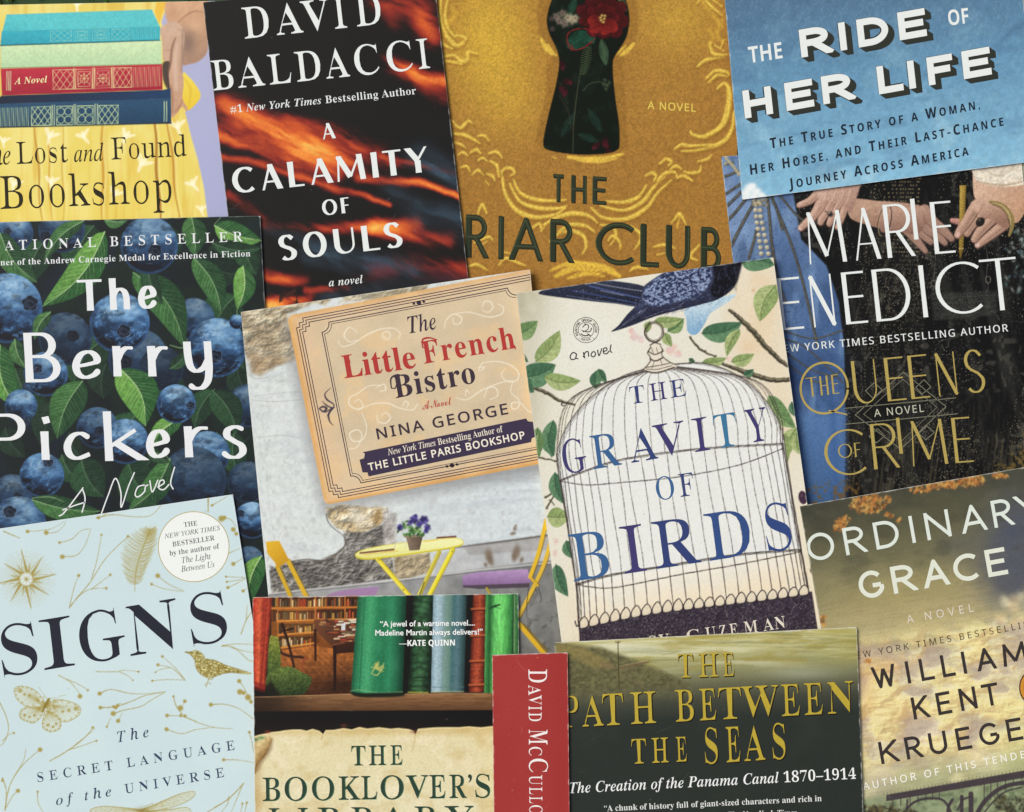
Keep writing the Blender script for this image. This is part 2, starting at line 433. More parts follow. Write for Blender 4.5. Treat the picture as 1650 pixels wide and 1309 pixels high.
    def line(self, P, w, col, soft=1.2, a=1.0, dash=0, seed=0):
        P = np.asarray(P, float); n = len(P); w = np.interp(np.linspace(0, 1, n), np.linspace(0, 1, len(w)), w) if np.ndim(w) else np.full(n, float(w))
        s = self.blk(P[:, 0].min(), P[:, 1].min(), P[:, 0].max(), P[:, 1].max(), w.max() / 2 + soft + 1)
        X, Y = self.X[s], self.Y[s]
        if X.size == 0: return
        m = np.zeros(X.shape)
        for i in range(n - 1):
            x0, y0 = P[i]; dx, dy = P[i + 1] - P[i]; L2 = dx * dx + dy * dy + 1e-9
            t = np.clip(((X - x0) * dx + (Y - y0) * dy) / L2, 0, 1)
            d = np.hypot(X - x0 - t * dx, Y - y0 - t * dy)
            m = np.maximum(m, np.clip((w[i] / 2 * (1 - t) + w[i + 1] / 2 * t - d) / soft + 0.5, 0, 1))
        if dash: m = m * (1 - dash * sstep(.45, .6, vnoise(X / 2.6 + Y / 5, Y / 2.6 - X / 7, seed)))
        self.mix(m * a, col, s)
    def finger(self, P, w, base=(206, 166, 144), shade=(128, 88, 74), nail=None):
        C = cr(P, 5); w = np.asarray(w, float)
        self.line(C + [.5, .9], w + 1.6, shade, 1.8, .85)
        self.line(C, w, base, 1.4)
        self.line(C + [w.mean() * .16, w.mean() * .22], w * .5, tuple(np.array(base) * .45 + np.array(shade) * .55), w.mean() * .5, .55)
        self.line(C + [-w.mean() * .14, -w.mean() * .16], w * .3, tuple(np.minimum(np.array(base) * 1.1 + 6, 255)), w.mean() * .4, .6)
        if nail: self.spot(*nail, (214, 178, 166), .9, nail[4] if len(nail) > 4 else 0) if False else self.spot(nail[0], nail[1], nail[2], nail[3], (220, 184, 172), .8, 30, 4)
    def spot(self, cx, cy, rx, ry, col, a=1.0, rot=0, p=2.0):
        s = self.blk(cx - 2.2 * max(rx, ry), cy - 2.2 * max(rx, ry), cx + 2.2 * max(rx, ry), cy + 2.2 * max(rx, ry))
        r = math.radians(rot); dx, dy = self.X[s] - cx, self.Y[s] - cy
        x, y = dx * math.cos(r) + dy * math.sin(r), -dx * math.sin(r) + dy * math.cos(r)
        self.mix(np.exp(-((x / rx) ** 2 + (y / ry) ** 2) ** (p / 2)) * a, col, s)
    def mul(self, f, s=None):
        s = s or (slice(None), slice(None)); self.C[s] = self.C[s] * np.asarray(f)[..., None]
    # ---- crisp vector lettering
    def _layer(self, name, mat):
        if name not in self.layers: self.rank += 1; self.layers[name] = dict(V=[], F=[], C=[], n=0, r=self.rank, m=mat or M_INK)
        return self.layers[name]
    def vec(self, name, shape, col, dz=0, mat=None):
        if shape is None or len(shape[1]) == 0: return
        L = self._layer(name, mat); V, F = shape
        V = np.asarray(V, float)
        uv = (V - self.q[0]) @ self.Ai.T
        e = 0.0015
        if (uv.min() < e) or (uv.max() > 1 - e):
            nv, nf = [], []
            for f in F:
                P = [tuple(uv[i]) for i in f]
                for ax, sg, lim in ((0, 1, e), (0, -1, 1 - e), (1, 1, e), (1, -1, 1 - e)):
                    Q = []
                    for i in range(len(P)):
                        p, q = P[i - 1], P[i]; dp, dq = sg * (p[ax] - lim), sg * (q[ax] - lim)
                        if (dp >= 0) != (dq >= 0):
                            t = dp / (dp - dq); Q.append((p[0] + t * (q[0] - p[0]), p[1] + t * (q[1] - p[1])))
                        if dq >= 0: Q.append(q)
                    P = Q
                    if len(P) < 3: break
                if len(P) < 3: continue
                b = len(nv); nv += P; nf += [(b, b + k, b + k + 1) for k in range(1, len(P) - 1)]
            if not nf: return
            A = np.linalg.inv(self.Ai); V = np.array(nv) @ A.T + self.q[0]; F = np.array(nf)
        a = V[F[:, 0]]; b = V[F[:, 1]]; c = V[F[:, 2]]
        fl = ((b[:, 0] - a[:, 0]) * (c[:, 1] - a[:, 1]) - (b[:, 1] - a[:, 1]) * (c[:, 0] - a[:, 0])) > 0
        F = F.copy(); F[fl] = F[fl][:, ::-1]
        z = self.zt - self.z0 + L['r'] * 0.00003 + dz * 0.00001
        L['V'].append(self.loc(V, z)); L['F'].append(F + L['n']); L['n'] += len(V)
        L['C'].append(np.broadcast_to(lin(col), (len(V), 3)) if np.ndim(col) == 1 else lin(col))
    def text(self, layer, runs, P0, P1, cap, col, lean=None, xs=1.0, mode='track', thin=0.0, dy=0.0, off=(0, 0), dz=0, mat=None):
        if isinstance(runs, tuple): runs = [runs]
        P0, P1 = np.array(P0, float), np.array(P1, float); D = np.linalg.norm(P1 - P0) / cap
        ex = (P1 - P0) / np.linalg.norm(P1 - P0); a = -math.atan2(ex[1], ex[0]) if lean is None else math.radians(lean)
        ey = np.array([-math.sin(a), -math.cos(a)])
        items, x = [], 0
        for r in runs:
            st, s = r[0], r[1]; k = r[2] if len(r) > 2 else 1.0; kd = r[3] if len(r) > 3 else 0
            for ch in s:
                pl, adv = glyph(st, ch); items.append((pl, x, k, kd)); x += adv * k
        inked = [(p, x_, k) for p, x_, k, _ in items if p]
        l = _ext(inked[0][0])[0] * inked[0][2] + inked[0][1]; r_ = _ext(inked[-1][0])[1] * inked[-1][2] + inked[-1][1]
        n = len(items) - 1; W = r_ - l
        if mode == 'stretch' or n == 0: xs = D / W; tr = 0
        else:
            xs = min(xs, D / W); tr = (D - W * xs) / n
        for i, (pl, x_, k, kd) in enumerate(items):
            if not pl: continue
            pl = fat(pl, thin + kd, dy) if thin or dy or kd else pl
            sh = tess([np.stack([(p[:, 0] * k + x_ - l) * xs + tr * i, p[:, 1] * k], 1) for p in pl])
            V = P0 + np.outer(sh[0][:, 0] * cap, ex) + np.outer(sh[0][:, 1] * cap, ey) + np.array(off)
            self.vec(layer, (V, sh[1]), col, dz, mat)
    def letters(self, layer, font, spec, P0, P1, cap, col, lean=None, thin=0.0, dy=0.0, off=(0, 0), dz=0, mat=None, t=6, pen='butt', phi=25, nthin=0.25, cols=None, drop=None):
        P0, P1 = np.array(P0, float), np.array(P1, float)
        ex = (P1 - P0) / np.linalg.norm(P1 - P0); a = -math.atan2(ex[1], ex[0]) if lean is None else math.radians(lean)
        ey = np.array([-math.sin(a), -math.cos(a)])
        for i, it in enumerate(spec):
            ch, x0, x1 = it[:3]; cp = it[3] if len(it) > 3 else cap; up = it[4] if len(it) > 4 else 0
            d0, d1 = (x0 - P0[0]) / ex[0], (x1 - P0[0]) / ex[0]
            to = lambda A: P0 + np.outer(A[:, 0], ex) + np.outer(A[:, 1] + up, ey) + np.array(off)
            c = cols[i] if cols else col
            if font == 'pen':
                w = max(d1 - d0 - t, 0.01) if ch != 'I' else 0.01
                if ch == 'I': d0 = (d0 + d1) / 2 - t / 2
                polys = []
                ends = [tuple(np.round(q_[k_], 3)) for q_ in PEN[ch] if len(q_) == 2 for k_ in (0, 1)]
                for ip, pth in enumerate(PEN[ch]):
                    A = np.array(pth, float); iv = t * nthin if pen == 'cont' else t; A = np.stack([d0 + t / 2 + A[:, 0] * w, A[:, 1] * (cp - iv) + iv / 2], 1)
                    if pen in ('butt', 'cont'):        # run straight ends out to the cap lines
                        for e_, f_ in ((0, 1), (-1, -2)):
                            if abs(A[e_, 1] - iv / 2) < 1e-6 or abs(A[e_, 1] - (cp - iv / 2)) < 1e-6 or ch in 'EFLTH':
                                v = A[e_] - A[f_]; v = v / (np.linalg.norm(v) + 1e-9); diag = abs(v[0]) > .12 and abs(v[1]) > .2; shared = ends.count(tuple(np.round(pth[e_], 3))) > 1; A[e_] = A[e_] + v * (0 if diag and shared else t * (.9 if diag else .5))
                                if diag and shared and ch in 'AVWM': polys.append(A[e_] + np.array([(math.cos(k_ * math.pi / 6), math.sin(k_ * math.pi / 6)) for k_ in range(12)]) * t * (.5 if pen == 'butt' else .42))
                    polys += pen_polys(A, t, pen, phi=-phi if pen == 'nib' else phi, thin=nthin, taper=WT[ch][ip] if pen == 'cont' and ch in WT and ip < len(WT[ch]) else None)
                if pen in ('butt', 'cont'):
                    polys = [q for q in (band_clip(np.asarray(q_), 0, cp) for q_ in polys) if q is not None]
                if drop:
                    for k in range(1, drop[2] + 1):
                        o_ = np.array(drop[:2]) * k / drop[2]
                        sh = union(polys); self.vec(drop[3], (to(sh[0]) + o_, sh[1]), drop[4], -k * 0.2)
                sh = union(polys)
            else:
                pl, adv = glyph(font, ch); e = _ext(pl); k = (d1 - d0) / (e[1] - e[0])
                pl = fat(pl, thin, dy) if thin or dy else pl
                sh = tess([np.stack([d0 + (p[:, 0] - e[0]) * k, p[:, 1] * cp], 1) for p in pl])
            self.vec(layer, (to(sh[0]), sh[1]), c, dz, mat)
    def ink(self, layer, P, w, col, n=8, closed=False, smooth=True, dz=0, mat=None, taper=None):
        A = cr(P, n, closed) if smooth else np.asarray(P, float)
        if closed: A = np.concatenate([A, A[:1]])
        self.vec(layer, union(pen_polys(A, w, 'round', taper=taper)), col, dz, mat)
    def shape(self, layer, P, col, dz=0, mat=None):
        self.vec(layer, tess([np.asarray(P, float)]), col, dz, mat)
    # ---- turn into objects
    def done(self, spine_col=(120, 120, 120), back_col=(200, 200, 195), edge=(225, 222, 212), worn=0.5, seed=1, lname=None):
        # worn white paper core along the cut edges
        U, V = np.meshgrid(self.u, self.v)
        d = np.minimum(np.minimum(U, 1 - U) * self.W, np.minimum(V, 1 - V) * self.Hh)
        n = fbm(self.X / 9, self.Y / 9, seed + 60, 3)
        m = np.clip(1.0 - d / (0.5 + 1.6 * sstep(.45, .75, n)), 0, 1) * (0.35 + sstep(.3, .7, n) * .65) * worn
        self.mix(m, edge)
        rw = random.Random(seed * 31)                                  # specks of dust, rubs and hairline scratches of handled covers
        for _ in range(34):
            x_, y_ = self.bil(rw.random(), rw.random()); g_ = rw.choice([(196, 192, 182), (170, 166, 158), (90, 84, 76)]); self.spot(x_, y_, rw.uniform(.7, 1.3), rw.uniform(.6, 1.0), g_, rw.uniform(.15, .5))
        for _ in range(7):
            x_, y_ = self.bil(rw.random(), rw.random()); a_ = rw.uniform(0, 3.1); l_ = rw.uniform(6, 34)
            self.line(cr([(x_, y_), (x_ + l_ * .5 * math.cos(a_) + rw.uniform(-2, 2), y_ + l_ * .5 * math.sin(a_)), (x_ + l_ * math.cos(a_), y_ + l_ * math.sin(a_))], 4), [.3, .8, .3], (206, 203, 196), 1.0, rw.uniform(.12, .35))
        nv, nu = self.X.shape
        P = np.stack([self.X, self.Y], -1).reshape(-1, 2)
        uv = np.stack([U * self.W, V * self.Hh], -1).reshape(-1, 2); sz = np.array([self.W, self.Hh])          # slightly rounded, rubbed corners
        for i_, (cu, cv) in enumerate(((0, 0), (1, 0), (1, 1), (0, 1))):
            r_ = 1.5 + 3.5 * ((seed * 7 + i_ * 5) % 6) / 5; cc = np.array([cu, cv]) * sz + np.array([1 - 2 * cu, 1 - 2 * cv]) * r_
            d_ = uv - cc; far = np.linalg.norm(d_, axis=1); k_ = (d_[:, 0] * (1 - 2 * cu) < 0) & (d_[:, 1] * (1 - 2 * cv) < 0) & (far > r_)
            nu_ = cc + d_[k_] / far[k_][:, None] * r_; P[k_] = self.bil(nu_[:, 0] / sz[0], nu_[:, 1] / sz[1])
        zt = self.zt - self.z0
        Vt = self.loc(P, zt); idx = np.arange(nv * nu).reshape(nv, nu)
        F = np.stack([idx[1:, :-1], idx[1:, 1:], idx[:-1, 1:], idx[:-1, :-1]], -1).reshape(-1, 4)
        rim = np.concatenate([idx[0, :], idx[1:, -1], idx[-1, -2::-1], idx[-2:0:-1, 0]])
        Vs = Vt[rim].copy(); Vs2 = Vs.copy(); Vs2[:, 2] = zt - 0.00035
        b = len(Vt); k = len(rim); a0 = np.arange(k); a1 = (a0 + 1) % k
        Fs = np.stack([b + a0, b + a1, b + k + a1, b + k + a0], -1)
        cols = np.concatenate([lin(self.C.reshape(-1, 3)), np.broadcast_to(lin(edge), (2 * k, 3))])
        fc = link_mesh('front_cover', np.concatenate([Vt, Vs, Vs2]), np.concatenate([F, Fs]), self.mat, self.o, cols)
        for nm, L in self.layers.items():
            link_mesh(nm, np.concatenate(L['V']), np.concatenate(L['F']), L['m'], fc, np.concatenate(L['C']))
        L4 = self.loc(self.q, 0); ctr = L4.mean(0)
        def box(name, u0, u1, v0, v1, za, zb, mat):
            q = self.loc(self.bil(np.array([u0, u1, u1, u0]), np.array([v0, v0, v1, v1])), 0)
            lo, hi = q.copy(), q.copy(); lo[:, 2] = za; hi[:, 2] = zb
            link_mesh(name, np.concatenate([lo, hi]), [(0, 1, 2, 3), (7, 6, 5, 4), (0, 4, 5, 1), (1, 5, 6, 2), (2, 6, 7, 3), (3, 7, 4, 0)], mat, self.o)
        bm = flat_mat('cover card', back_col); sm = flat_mat('spine card', spine_col)
        box('back_cover', 0, 1, 0, 1, 0, 0.00035, bm)
        box('page_block', 0.004, 0.995, 0.003, 0.997, 0.0004, zt - 0.0004, M_PAGE)
        box('spine', 0.0, 0.0035, 0.0005, 0.9995, 0.0004, zt - 0.0004, sm)

# ------------------------------------------------------------------ the lawn the books lie on
def lawn():
    m = bpy.data.materials.new('soil under grass'); m.use_nodes = True
    N, L = m.node_tree.nodes, m.node_tree.links; p = N['Principled BSDF']
    n = N.new('ShaderNodeTexNoise'); n.inputs['Scale'].default_value = 40; n.inputs['Detail'].default_value = 6
    tc = N.new('ShaderNodeTexCoord'); L.new(tc.outputs['Object'], n.inputs['Vector'])
    r = N.new('ShaderNodeValToRGB'); r.color_ramp.elements[0].color = (0.012, 0.03, 0.012, 1); r.color_ramp.elements[1].color = (0.05, 0.10, 0.03, 1)
    L.new(n.outputs[0], r.inputs[0]); L.new(r.outputs[0], p.inputs['Base Color']); p.inputs['Roughness'].default_value = 0.9
    g = link_mesh('ground', [(-60, -60, -0.0003), (60, -60, -0.0003), (60, 60, -0.0003), (-60, 60, -0.0003)], [(0, 1, 2, 3)], m)
    g['kind'] = 'structure'
lawn()

def zmap(ox, oy, sc_):
    return lambda *p: np.array([(ox + x / sc_, oy + y / sc_) for x, y in p])
WHITE = (228, 231, 226)

# ================================================================== yellow dress cover with a stack of old books
def yellow_book():
    b = Book('yellow paperback showing a woman in a dress carrying a stack of old books',
             [(-85, 9.5), (376, 1.2), (392, 650), (-69, 660)], 0)
    Z = zmap(0, 0, 3.636); X, Y = b.X, b.Y
    # dress: pale yellow cloth with pleats
    base = np.array([232, 210, 102.]); hi = np.array([242, 230, 152.]); deep = np.array([218, 176, 66.])
    n = fbm(X / 46, Y / 60, 3, 3); b.C[:] = base
    b.mix(sstep(.4, .75, n) * .5, hi); b.mix(sstep(.55, .8, fbm(X / 14, Y / 130, 9, 3)) * .55, deep)
    b.mix(sstep(.6, .72, fbm(X / 5, Y / 160, 19, 2)) * .25, (236, 190, 90))
    for x0, x1, w, c in ((205, 245, 7, (190, 135, 45)), (275, 300, 5, (205, 150, 55)), (365, 372, 4, (205, 155, 60)), (600, 600, 8, (200, 145, 50)), (905, 940, 11, (165, 105, 35)), (985, 1050, 7, (185, 125, 45))):
        P = Z(*[(x0 + (x1 - x0) * t + 6 * math.sin(t * 9 + x0), 730 + 560 * t) for t in np.linspace(0, 1, 14)])
        b.line(P, [w * .32, w * .5, w * .22], c, 2.2, .8)
        b.line(P + [4, 0], [3, 4, 3], hi, 3, .5)
    rnd = random.Random(8)
    for x, y, k in ((290, 800, 1.1), (490, 800, 1), (735, 800, 1), (1040, 745, 1.1), (830, 960, 1.2), (80, 1080, 1), (1130, 1080, 1), (670, 1140, 1), (1180, 1230, .8), (20, 830, .8), (450, 30, .9), (300, 1070, 1)):
        a = rnd.uniform(-.6, .6)
        for da, L, w in ((a + 2.4, 58, 9), (a + .6, 52, 8), (a - 1.6, 50, 7), (a + 1.5, 34, 7)):
            p = np.array([(x + L * k * t * math.cos(da) + 10 * t * t, y - L * k * t * math.sin(da)) for t in (0, .4, .8, 1)])
            b.line(Z(*p), [w * .75 * k, w * .8 * k, .8], (252, 244, 205), 2, .75)
    # lavender wall to the right of the figure
    lav = Z((975, -30), (970, 60), (945, 130), (1010, 330), (1075, 440), (1150, 520), (1085, 660), (1120, 800), (1160, 940), (1195, 1100), (1215, 1260), (1230, 2400), (1800, 2400), (1800, -30))
    b.grad(lav, (180, 180, 208), (168, 171, 206), (300, 0), (380, 340), 2)
    # arm and hand
    skin, sh = (216, 170, 128), (150, 116, 92)
    Zh = zmap(230, 0, 6.236)
    arm = cr(Zh((242, -60), (620, -60), (640, 250), (655, 420), (640, 540), (560, 620), (470, 645), (400, 640), (380, 400), (330, 240), (250, 230)), 5, True)
    b.grad(arm, (216, 170, 132), (172, 136, 112), (285, 10), (325, 95), 1.6, tex=.05)
    b.spot(*Zh((455, 430))[0], 12, 22, (126, 104, 92), .75); b.spot(*Zh((520, 250))[0], 14, 10, (220, 176, 140), .7); b.spot(*Zh((300, 120))[0], 9, 14, (190, 140, 108), .5)
    b.line(cr(Zh((350, 235), (430, 160), (520, 115), (600, 125))), [1.2, 2.2, 1], (160, 114, 88), 2.4, .8)
    bow = cr(Zh((405, 745), (450, 760), (530, 850), (582, 955), (540, 1040), (450, 1110), (400, 1000)), 5, True)
    b.grad(bow, (240, 214, 84), (232, 196, 60), (300, 120), (305, 178), 1.6); b.line(cr(Zh((410, 780), (480, 900), (460, 1080))), [1, 4, 1], (212, 170, 50), 3, .5)
    b.poly(Zh((140, 20), (235, 20), (165, 250), (120, 120)), (238, 186, 60), 2, .85)
    b.poly(cr(Zh((200, 640), (275, 620), (300, 760), (290, 900), (250, 900), (205, 800)), 4, True), (62, 48, 52), 3, .9)
    hand = cr(Zh((175, 300), (225, 245), (300, 213), (370, 245), (412, 300), (418, 420), (402, 560), (398, 700), (412, 830), (400, 950), (405, 1010), (440, 1070), (455, 1115), (430, 1110), (395, 1075), (350, 1135), (300, 1180), (285, 1150), (288, 1000), (272, 860), (262, 740), (285, 640), (265, 615), (205, 608), (198, 500), (190, 400)), 4, True)
    b.grad(hand, (206, 172, 146), (198, 154, 124), (265, 40), (288, 180), 1.3, tex=.05)
    b.line(cr(Zh((330, 380), (295, 480), (280, 620), (262, 720))), [2, 4, 4, 2], (142, 104, 86), 2.6, .8)
    b.line(cr(Zh((400, 300), (398, 560), (385, 720))), [3, 5, 3], (150, 122, 106), 3.5, .6)
    b.line(cr(Zh((345, 450), (325, 620), (330, 760), (340, 900))), [3, 6, 6, 4], (216, 186, 164), 4, .7)
    b.line(cr(Zh((285, 860), (300, 1000), (295, 1140))), [2, 4, 2], (156, 108, 84), 3, .6); b.line(cr(Zh((400, 1000), (372, 1070), (320, 1130))), [1, 2, 1], (160, 104, 76), 2, .7)
    b.line(cr(Zh((200, 500), (245, 510), (280, 500))), [.6, 1.2, .6], (160, 120, 100), 1.6, .5)
    # the four books
    def spine(P, c, c2, seed):
        b.grad(Z(*P), c, c2, Z(P[0])[0], Z(P[3])[0], 1.2, tex=.07, seed=seed, ts=3)
    spine(((38, 86), (890, 57), (937, 158), (14, 186)), (92, 196, 198), (74, 184, 190), 1)
    spine(((10, 184), (938, 157), (937, 236), (2, 268)), (56, 172, 186), (44, 154, 172), 2)
    b.line(Z((4, 268), (937, 238)), 2.4, (24, 80, 96), 1.5, .8)
    spine(((2, 272), (946, 240), (948, 376), (4, 400)), (206, 228, 178), (182, 212, 164), 3)
    b.line(Z((4, 400), (948, 377)), 1.6, (120, 140, 100), 1.4, .8)
    spine(((4, 404), (948, 378), (952, 526), (12, 560)), (190, 46, 66), (160, 32, 52), 4)
    spine(((8, 562), (952, 528), (1000, 520), (1002, 580), (-40, 612)), (26, 36, 56), (30, 62, 98), 5)
    spine(((-40, 610), (1002, 578), (1003, 720), (-40, 748)), (40, 76, 106), (30, 60, 88), 6)
    b.line(Z((-40, 748), (1003, 722)), 2.2, (16, 30, 50), 1.6, .9)
    gold = (226, 214, 150)
    def band(xa, xb, y0, y1, sl, kind, c, a=.85, w=.9):
        yy = lambda x, t: y0 + (y1 - y0) * t - sl * (x - xa)
        q = lambda x, t: (x, yy(x, t))
        if kind == 'hatch':
            for x in np.arange(xa, xb, 11): b.line(Z(q(x, 0), q(x, 1)), 1.1, c, 1, a * .75)
        else:
            b.line(Z(q(xa, 0), q(xb, 0), q(xb, 1), q(xa, 1), q(xa, 0)), w, c, .9, a)
            if kind == 'diam':
                k = 3
                for i in range(k):
                    xl, xr = xa + (xb - xa) * i / k, xa + (xb - xa) * (i + 1) / k
                    for tl, tr in ((0, .5), (.5, 0), (.5, 1), (1, .5)): b.line(Z(q(xl, tl), q(xr, tr)), w, c, .9, a)
            if kind == 'star':
                xm = (xa + xb) / 2
                b.line(Z(q(xa + 12, .12), q(xb - 12, .12), q(xb - 12, .88), q(xa + 12, .88), q(xa + 12, .12)), w, c, .9, a)
                for u, t, u2, t2 in ((.15, .2, .85, .8), (.15, .8, .85, .2), (.5, .2, .5, .8), (.2, .5, .8, .5)):
                    b.line(Z(q(xa + (xb - xa) * u, t), q(xa + (xb - xa) * u2, t2)), w, c, .9, a)
                b.line(Z(*[(xm + 24 * math.cos(k), yy(xm, .5) + 24 * math.sin(k)) for k in np.linspace(0, 6.3, 14)]), w, c, .9, a)
            if kind == 'quat':
                xm = (xa + xb) / 2
                for du, dv in ((-1, -1), (1, -1), (1, 1), (-1, 1)):
                    b.line(Z(*[(xm + du * 22 + 22 * math.cos(k), yy(xm, .5) + dv * 24 + 22 * math.sin(k)) for k in np.linspace(0, 6.3, 12)]), 1, c, .9, a)
    for kind, xa, xb in (('diam', 310, 432), ('star', 445, 540), ('star', 556, 652), ('diam', 668, 772), ('hatch', 782, 940)):
        band(xa, xb, 412 - .033 * (xa - 310), 526 - .033 * (xa - 310), .033, kind, gold)
        band(xa - 14, xb - 14, 182 - .028 * (xa - 310), 244 - .028 * (xa - 310), .028, kind, (178, 216, 186), .5)
    for kind, xa, xb in (('hatch', -20, 175), ('diam', 185, 298), ('quat', 332, 424), ('quat', 455, 546), ('diam', 578, 692)):
        band(xa, xb, 634 - .026 * xa, 742 - .026 * xa, .026, kind, (196, 216, 160), .95, 1.1)
    for xs_, y0, y1 in (((432, 440), 402, 522), ((544, 552), 398, 520), ((656, 664), 396, 516)):
        for x in xs_: b.line(Z((x, y0), (x, y1)), 1.3, gold, 1, .9)
    for xs_, y0, y1 in (((306, 318), 618, 736), ((434, 444), 614, 732), ((556, 570), 610, 728), ((40, 52, 62), 420, 530), ((962, 976), 596, 712)):
        for x in xs_: b.line(Z((x, y0), (x, y1)), 1.4, (206, 220, 168), 1, .9)
    for x in (240, 370, 480, 590):
        b.line(Z((x - 24, 318 - .03 * (x - 240)), (x, 345 - .03 * (x - 240)), (x + 24, 316 - .03 * (x - 240))), 1.6, (168, 196, 150), 2, .5)
    for x in (200, 300, 415, 530, 650): b.line(Z((x, 268), (x, 384)), 1.2, (178, 200, 150), 1.6, .5)
    b.text('cover_note', ('bolditalic', 'A Novel'), (22.8, 136), (76.5, 133), 10.5, (240, 226, 170))
    K = (44, 38, 24)
    b.text('title_lettering', ('italic', 'The'), (-31, 266.8), (17.4, 265), 32, K, mode='stretch')
    b.text('title_lettering', ('serif', 'Lost'), (26.9, 264.7), (110, 261.5), 35.5, K, thin=-.05, dy=-.004)
    b.text('title_lettering', ('italic', 'and'), (119.6, 261.2), (167.5, 259), 28, K, mode='stretch')
    b.text('title_lettering', ('serif', 'Found'), (179.5, 257.6), (301.5, 251.8), 35.5, K, thin=-.05, dy=-.004)
    b.text('title_lettering', ('serif', 'Bookshop'), (0.5, 337.3), (279.5, 326.0), 53, K, thin=-.056, dy=-.004)
    b.done((226, 190, 80), seed=1)

# ================================================================== stormy red sky cover
def stormy_book():
    b = Book('black paperback with a fiery red and orange storm sky and white flared lettering',
             [(327, 4), (699, -36), (763, 524), (393, 566)], 1)
    X, Y = b.X, b.Y; Z = zmap(320, 0, 2.618)
    wx = 12 * (fbm(X / 70, Y / 70, 31, 3) - .5); wy = 15 * (fbm(X / 45, Y / 45, 37, 4) - .5)
    a = math.radians(27); u = (X + wx) * math.cos(a) + (Y + wy) * math.sin(a); v = -(X + wx) * math.sin(a) + (Y + wy) * math.cos(a)
    n = fbm(u / 80, v / 19, 41, 3, .5); n2 = fbm(u / 24, v / 6.5, 47, 5, .6)
    Zs = zmap(330, 160, 3.837); XW, YW = X + wx * .9, Y + wy * .9
    def band(P, A, w):
        P = np.asarray(P, float); w = np.broadcast_to(w, (2,)) if np.ndim(w) == 0 else np.array(w); A = np.interp(np.linspace(0, 1, len(P)), np.linspace(0, 1, np.size(A)), np.atleast_1d(A)); ws = np.interp(np.linspace(0, 1, len(P)), (0, 1), w)
        out = np.zeros(X.shape)
        for i in range(len(P) - 1):
            x0, y0 = P[i]; dx, dy = P[i + 1] - P[i]; t = np.clip(((XW - x0) * dx + (YW - y0) * dy) / (dx * dx + dy * dy), 0, 1)
            d = np.hypot(XW - x0 - t * dx, YW - y0 - t * dy)
            out = np.maximum(out, (A[i] * (1 - t) + A[i + 1] * t) * np.exp(-(d / (ws[i] * (1 - t) + ws[i + 1] * t)) ** 2))
        return out
    I = (band(Zs((120, 40), (260, 130), (450, 220), (700, 320), (850, 350), (1040, 350)), (.55, .85, 1.05, 1.05, .8, .3), (19, 27)) + band(Zs((520, 110), (700, 160), (900, 220)), (.25, .55, .25), (12, 12)) + band(Zs((80, 200), (350, 300), (600, 410), (800, 490)), (.6, .75, .7, .3), (12, 11))
         + band(Zs((100, 350), (400, 430), (700, 520), (900, 575), (1130, 645)), (.42, .4, .45, .7, .55), (7, 5)) + band(Zs((950, 490), (1180, 500), (1350, 530), (1600, 610)), (.3, .5, .75, .8), (8, 5)) + band(Zs((1080, 360), (1250, 400), (1540, 460)), (.35, .42, .3), (8, 6))
         + band(Zs((330, 760), (700, 800), (1040, 790), (1300, 770)), (.3, .4, .55, .35), (9, 12)) + band(Zs((1050, 800), (1280, 850), (1500, 880)), (.55, .4, .3), (14, 14)) + band(Zs((150, 600), (350, 720)), (.4, .3), (9, 9))
         + band(Zs((350, 1080), (480, 1120), (620, 1110)), (.6, .6, .2), (10, 8)) + band(Zs((330, 1300), (480, 1270), (640, 1230)), (1.25, .9, .35), (16, 9)) + band(Zs((620, 1170), (800, 1180), (900, 1170)), (.3, .35, .2), (6, 6)) + band(Zs((1050, 1060), (1300, 1020), (1600, 1060)), (.26, .34, .34), (14, 16))
         + band(Z((860, -20), (930, 40), (985, 160)), (.5, .6, .4), (22, 18)) + band(Z((790, 235), (880, 285), (1040, 345)), (.35, .85, .7), (10, 11)) + band(Z((800, 300), (900, 330), (1040, 420)), (.2, .4, .25), (8, 14)) + band(Z((700, -40), (790, 30), (830, 100)), (.15, .25, .15), (16, 14)))
    tex_ = sstep(.26, .68, n); I = np.clip(I * (.36 + .60 * tex_ + .45 * (n2 - .4)), 0, 1.1); I = I * sstep(.02, .3, I + .22 * n2)
    stops = np.array([0, .10, .26, .48, .74, 1.1]); cols = np.array([[19, 18, 19], [58, 25, 23], [138, 42, 33], [204, 86, 40], [236, 132, 54], [246, 184, 84]], float)
    for k in range(3): b.C[..., k] = np.interp(I, stops, cols[:, k])
    bl = band(Zs((1330, 330), (1450, 420), (1560, 480)), (.5, .7, .6), (22, 20)) + band(Zs((1150, 560), (1350, 720), (1600, 760)), (.3, .45, .5), (22, 26)) + band(Zs((640, 960), (900, 1000), (1280, 1060)), (.5, .65, .5), (16, 18)) + .5 * band(Zs((380, 800), (700, 900)), (.4, .5), (12, 14)) + .4 * band(Zs((1250, 400), (1570, 470)), (.5, .6), (8, 8)) + band(Zs((700, 1240), (1100, 1180), (1600, 1180)), .35, (12, 16))
    b.mix(np.clip(bl * 1.25, 0, .9) * (.55 + .75 * sstep(.3, .7, fbm(u / 50, v / 14, 53, 4))) * (1 - np.clip(I * 1.3, 0, 1)), (58, 78, 94))
    b.mix(np.clip(band(Zs((1000, 1080), (1300, 1050), (1600, 1120)), .7, (14, 18)), 0, 1) * sstep(.35, .65, fbm(u / 40, v / 12, 59, 3)) * .6, (116, 48, 56))
    g = fbm(X / 3, Y / 3, 61, 2) - .5; b.mul(1 + g * .12)
    # small dark banner on a pole
    for p, w in ((Z((413, 1215), (415, 1280)), [1.4, 1.8]),): b.line(p, w, (40, 24, 22), 1)
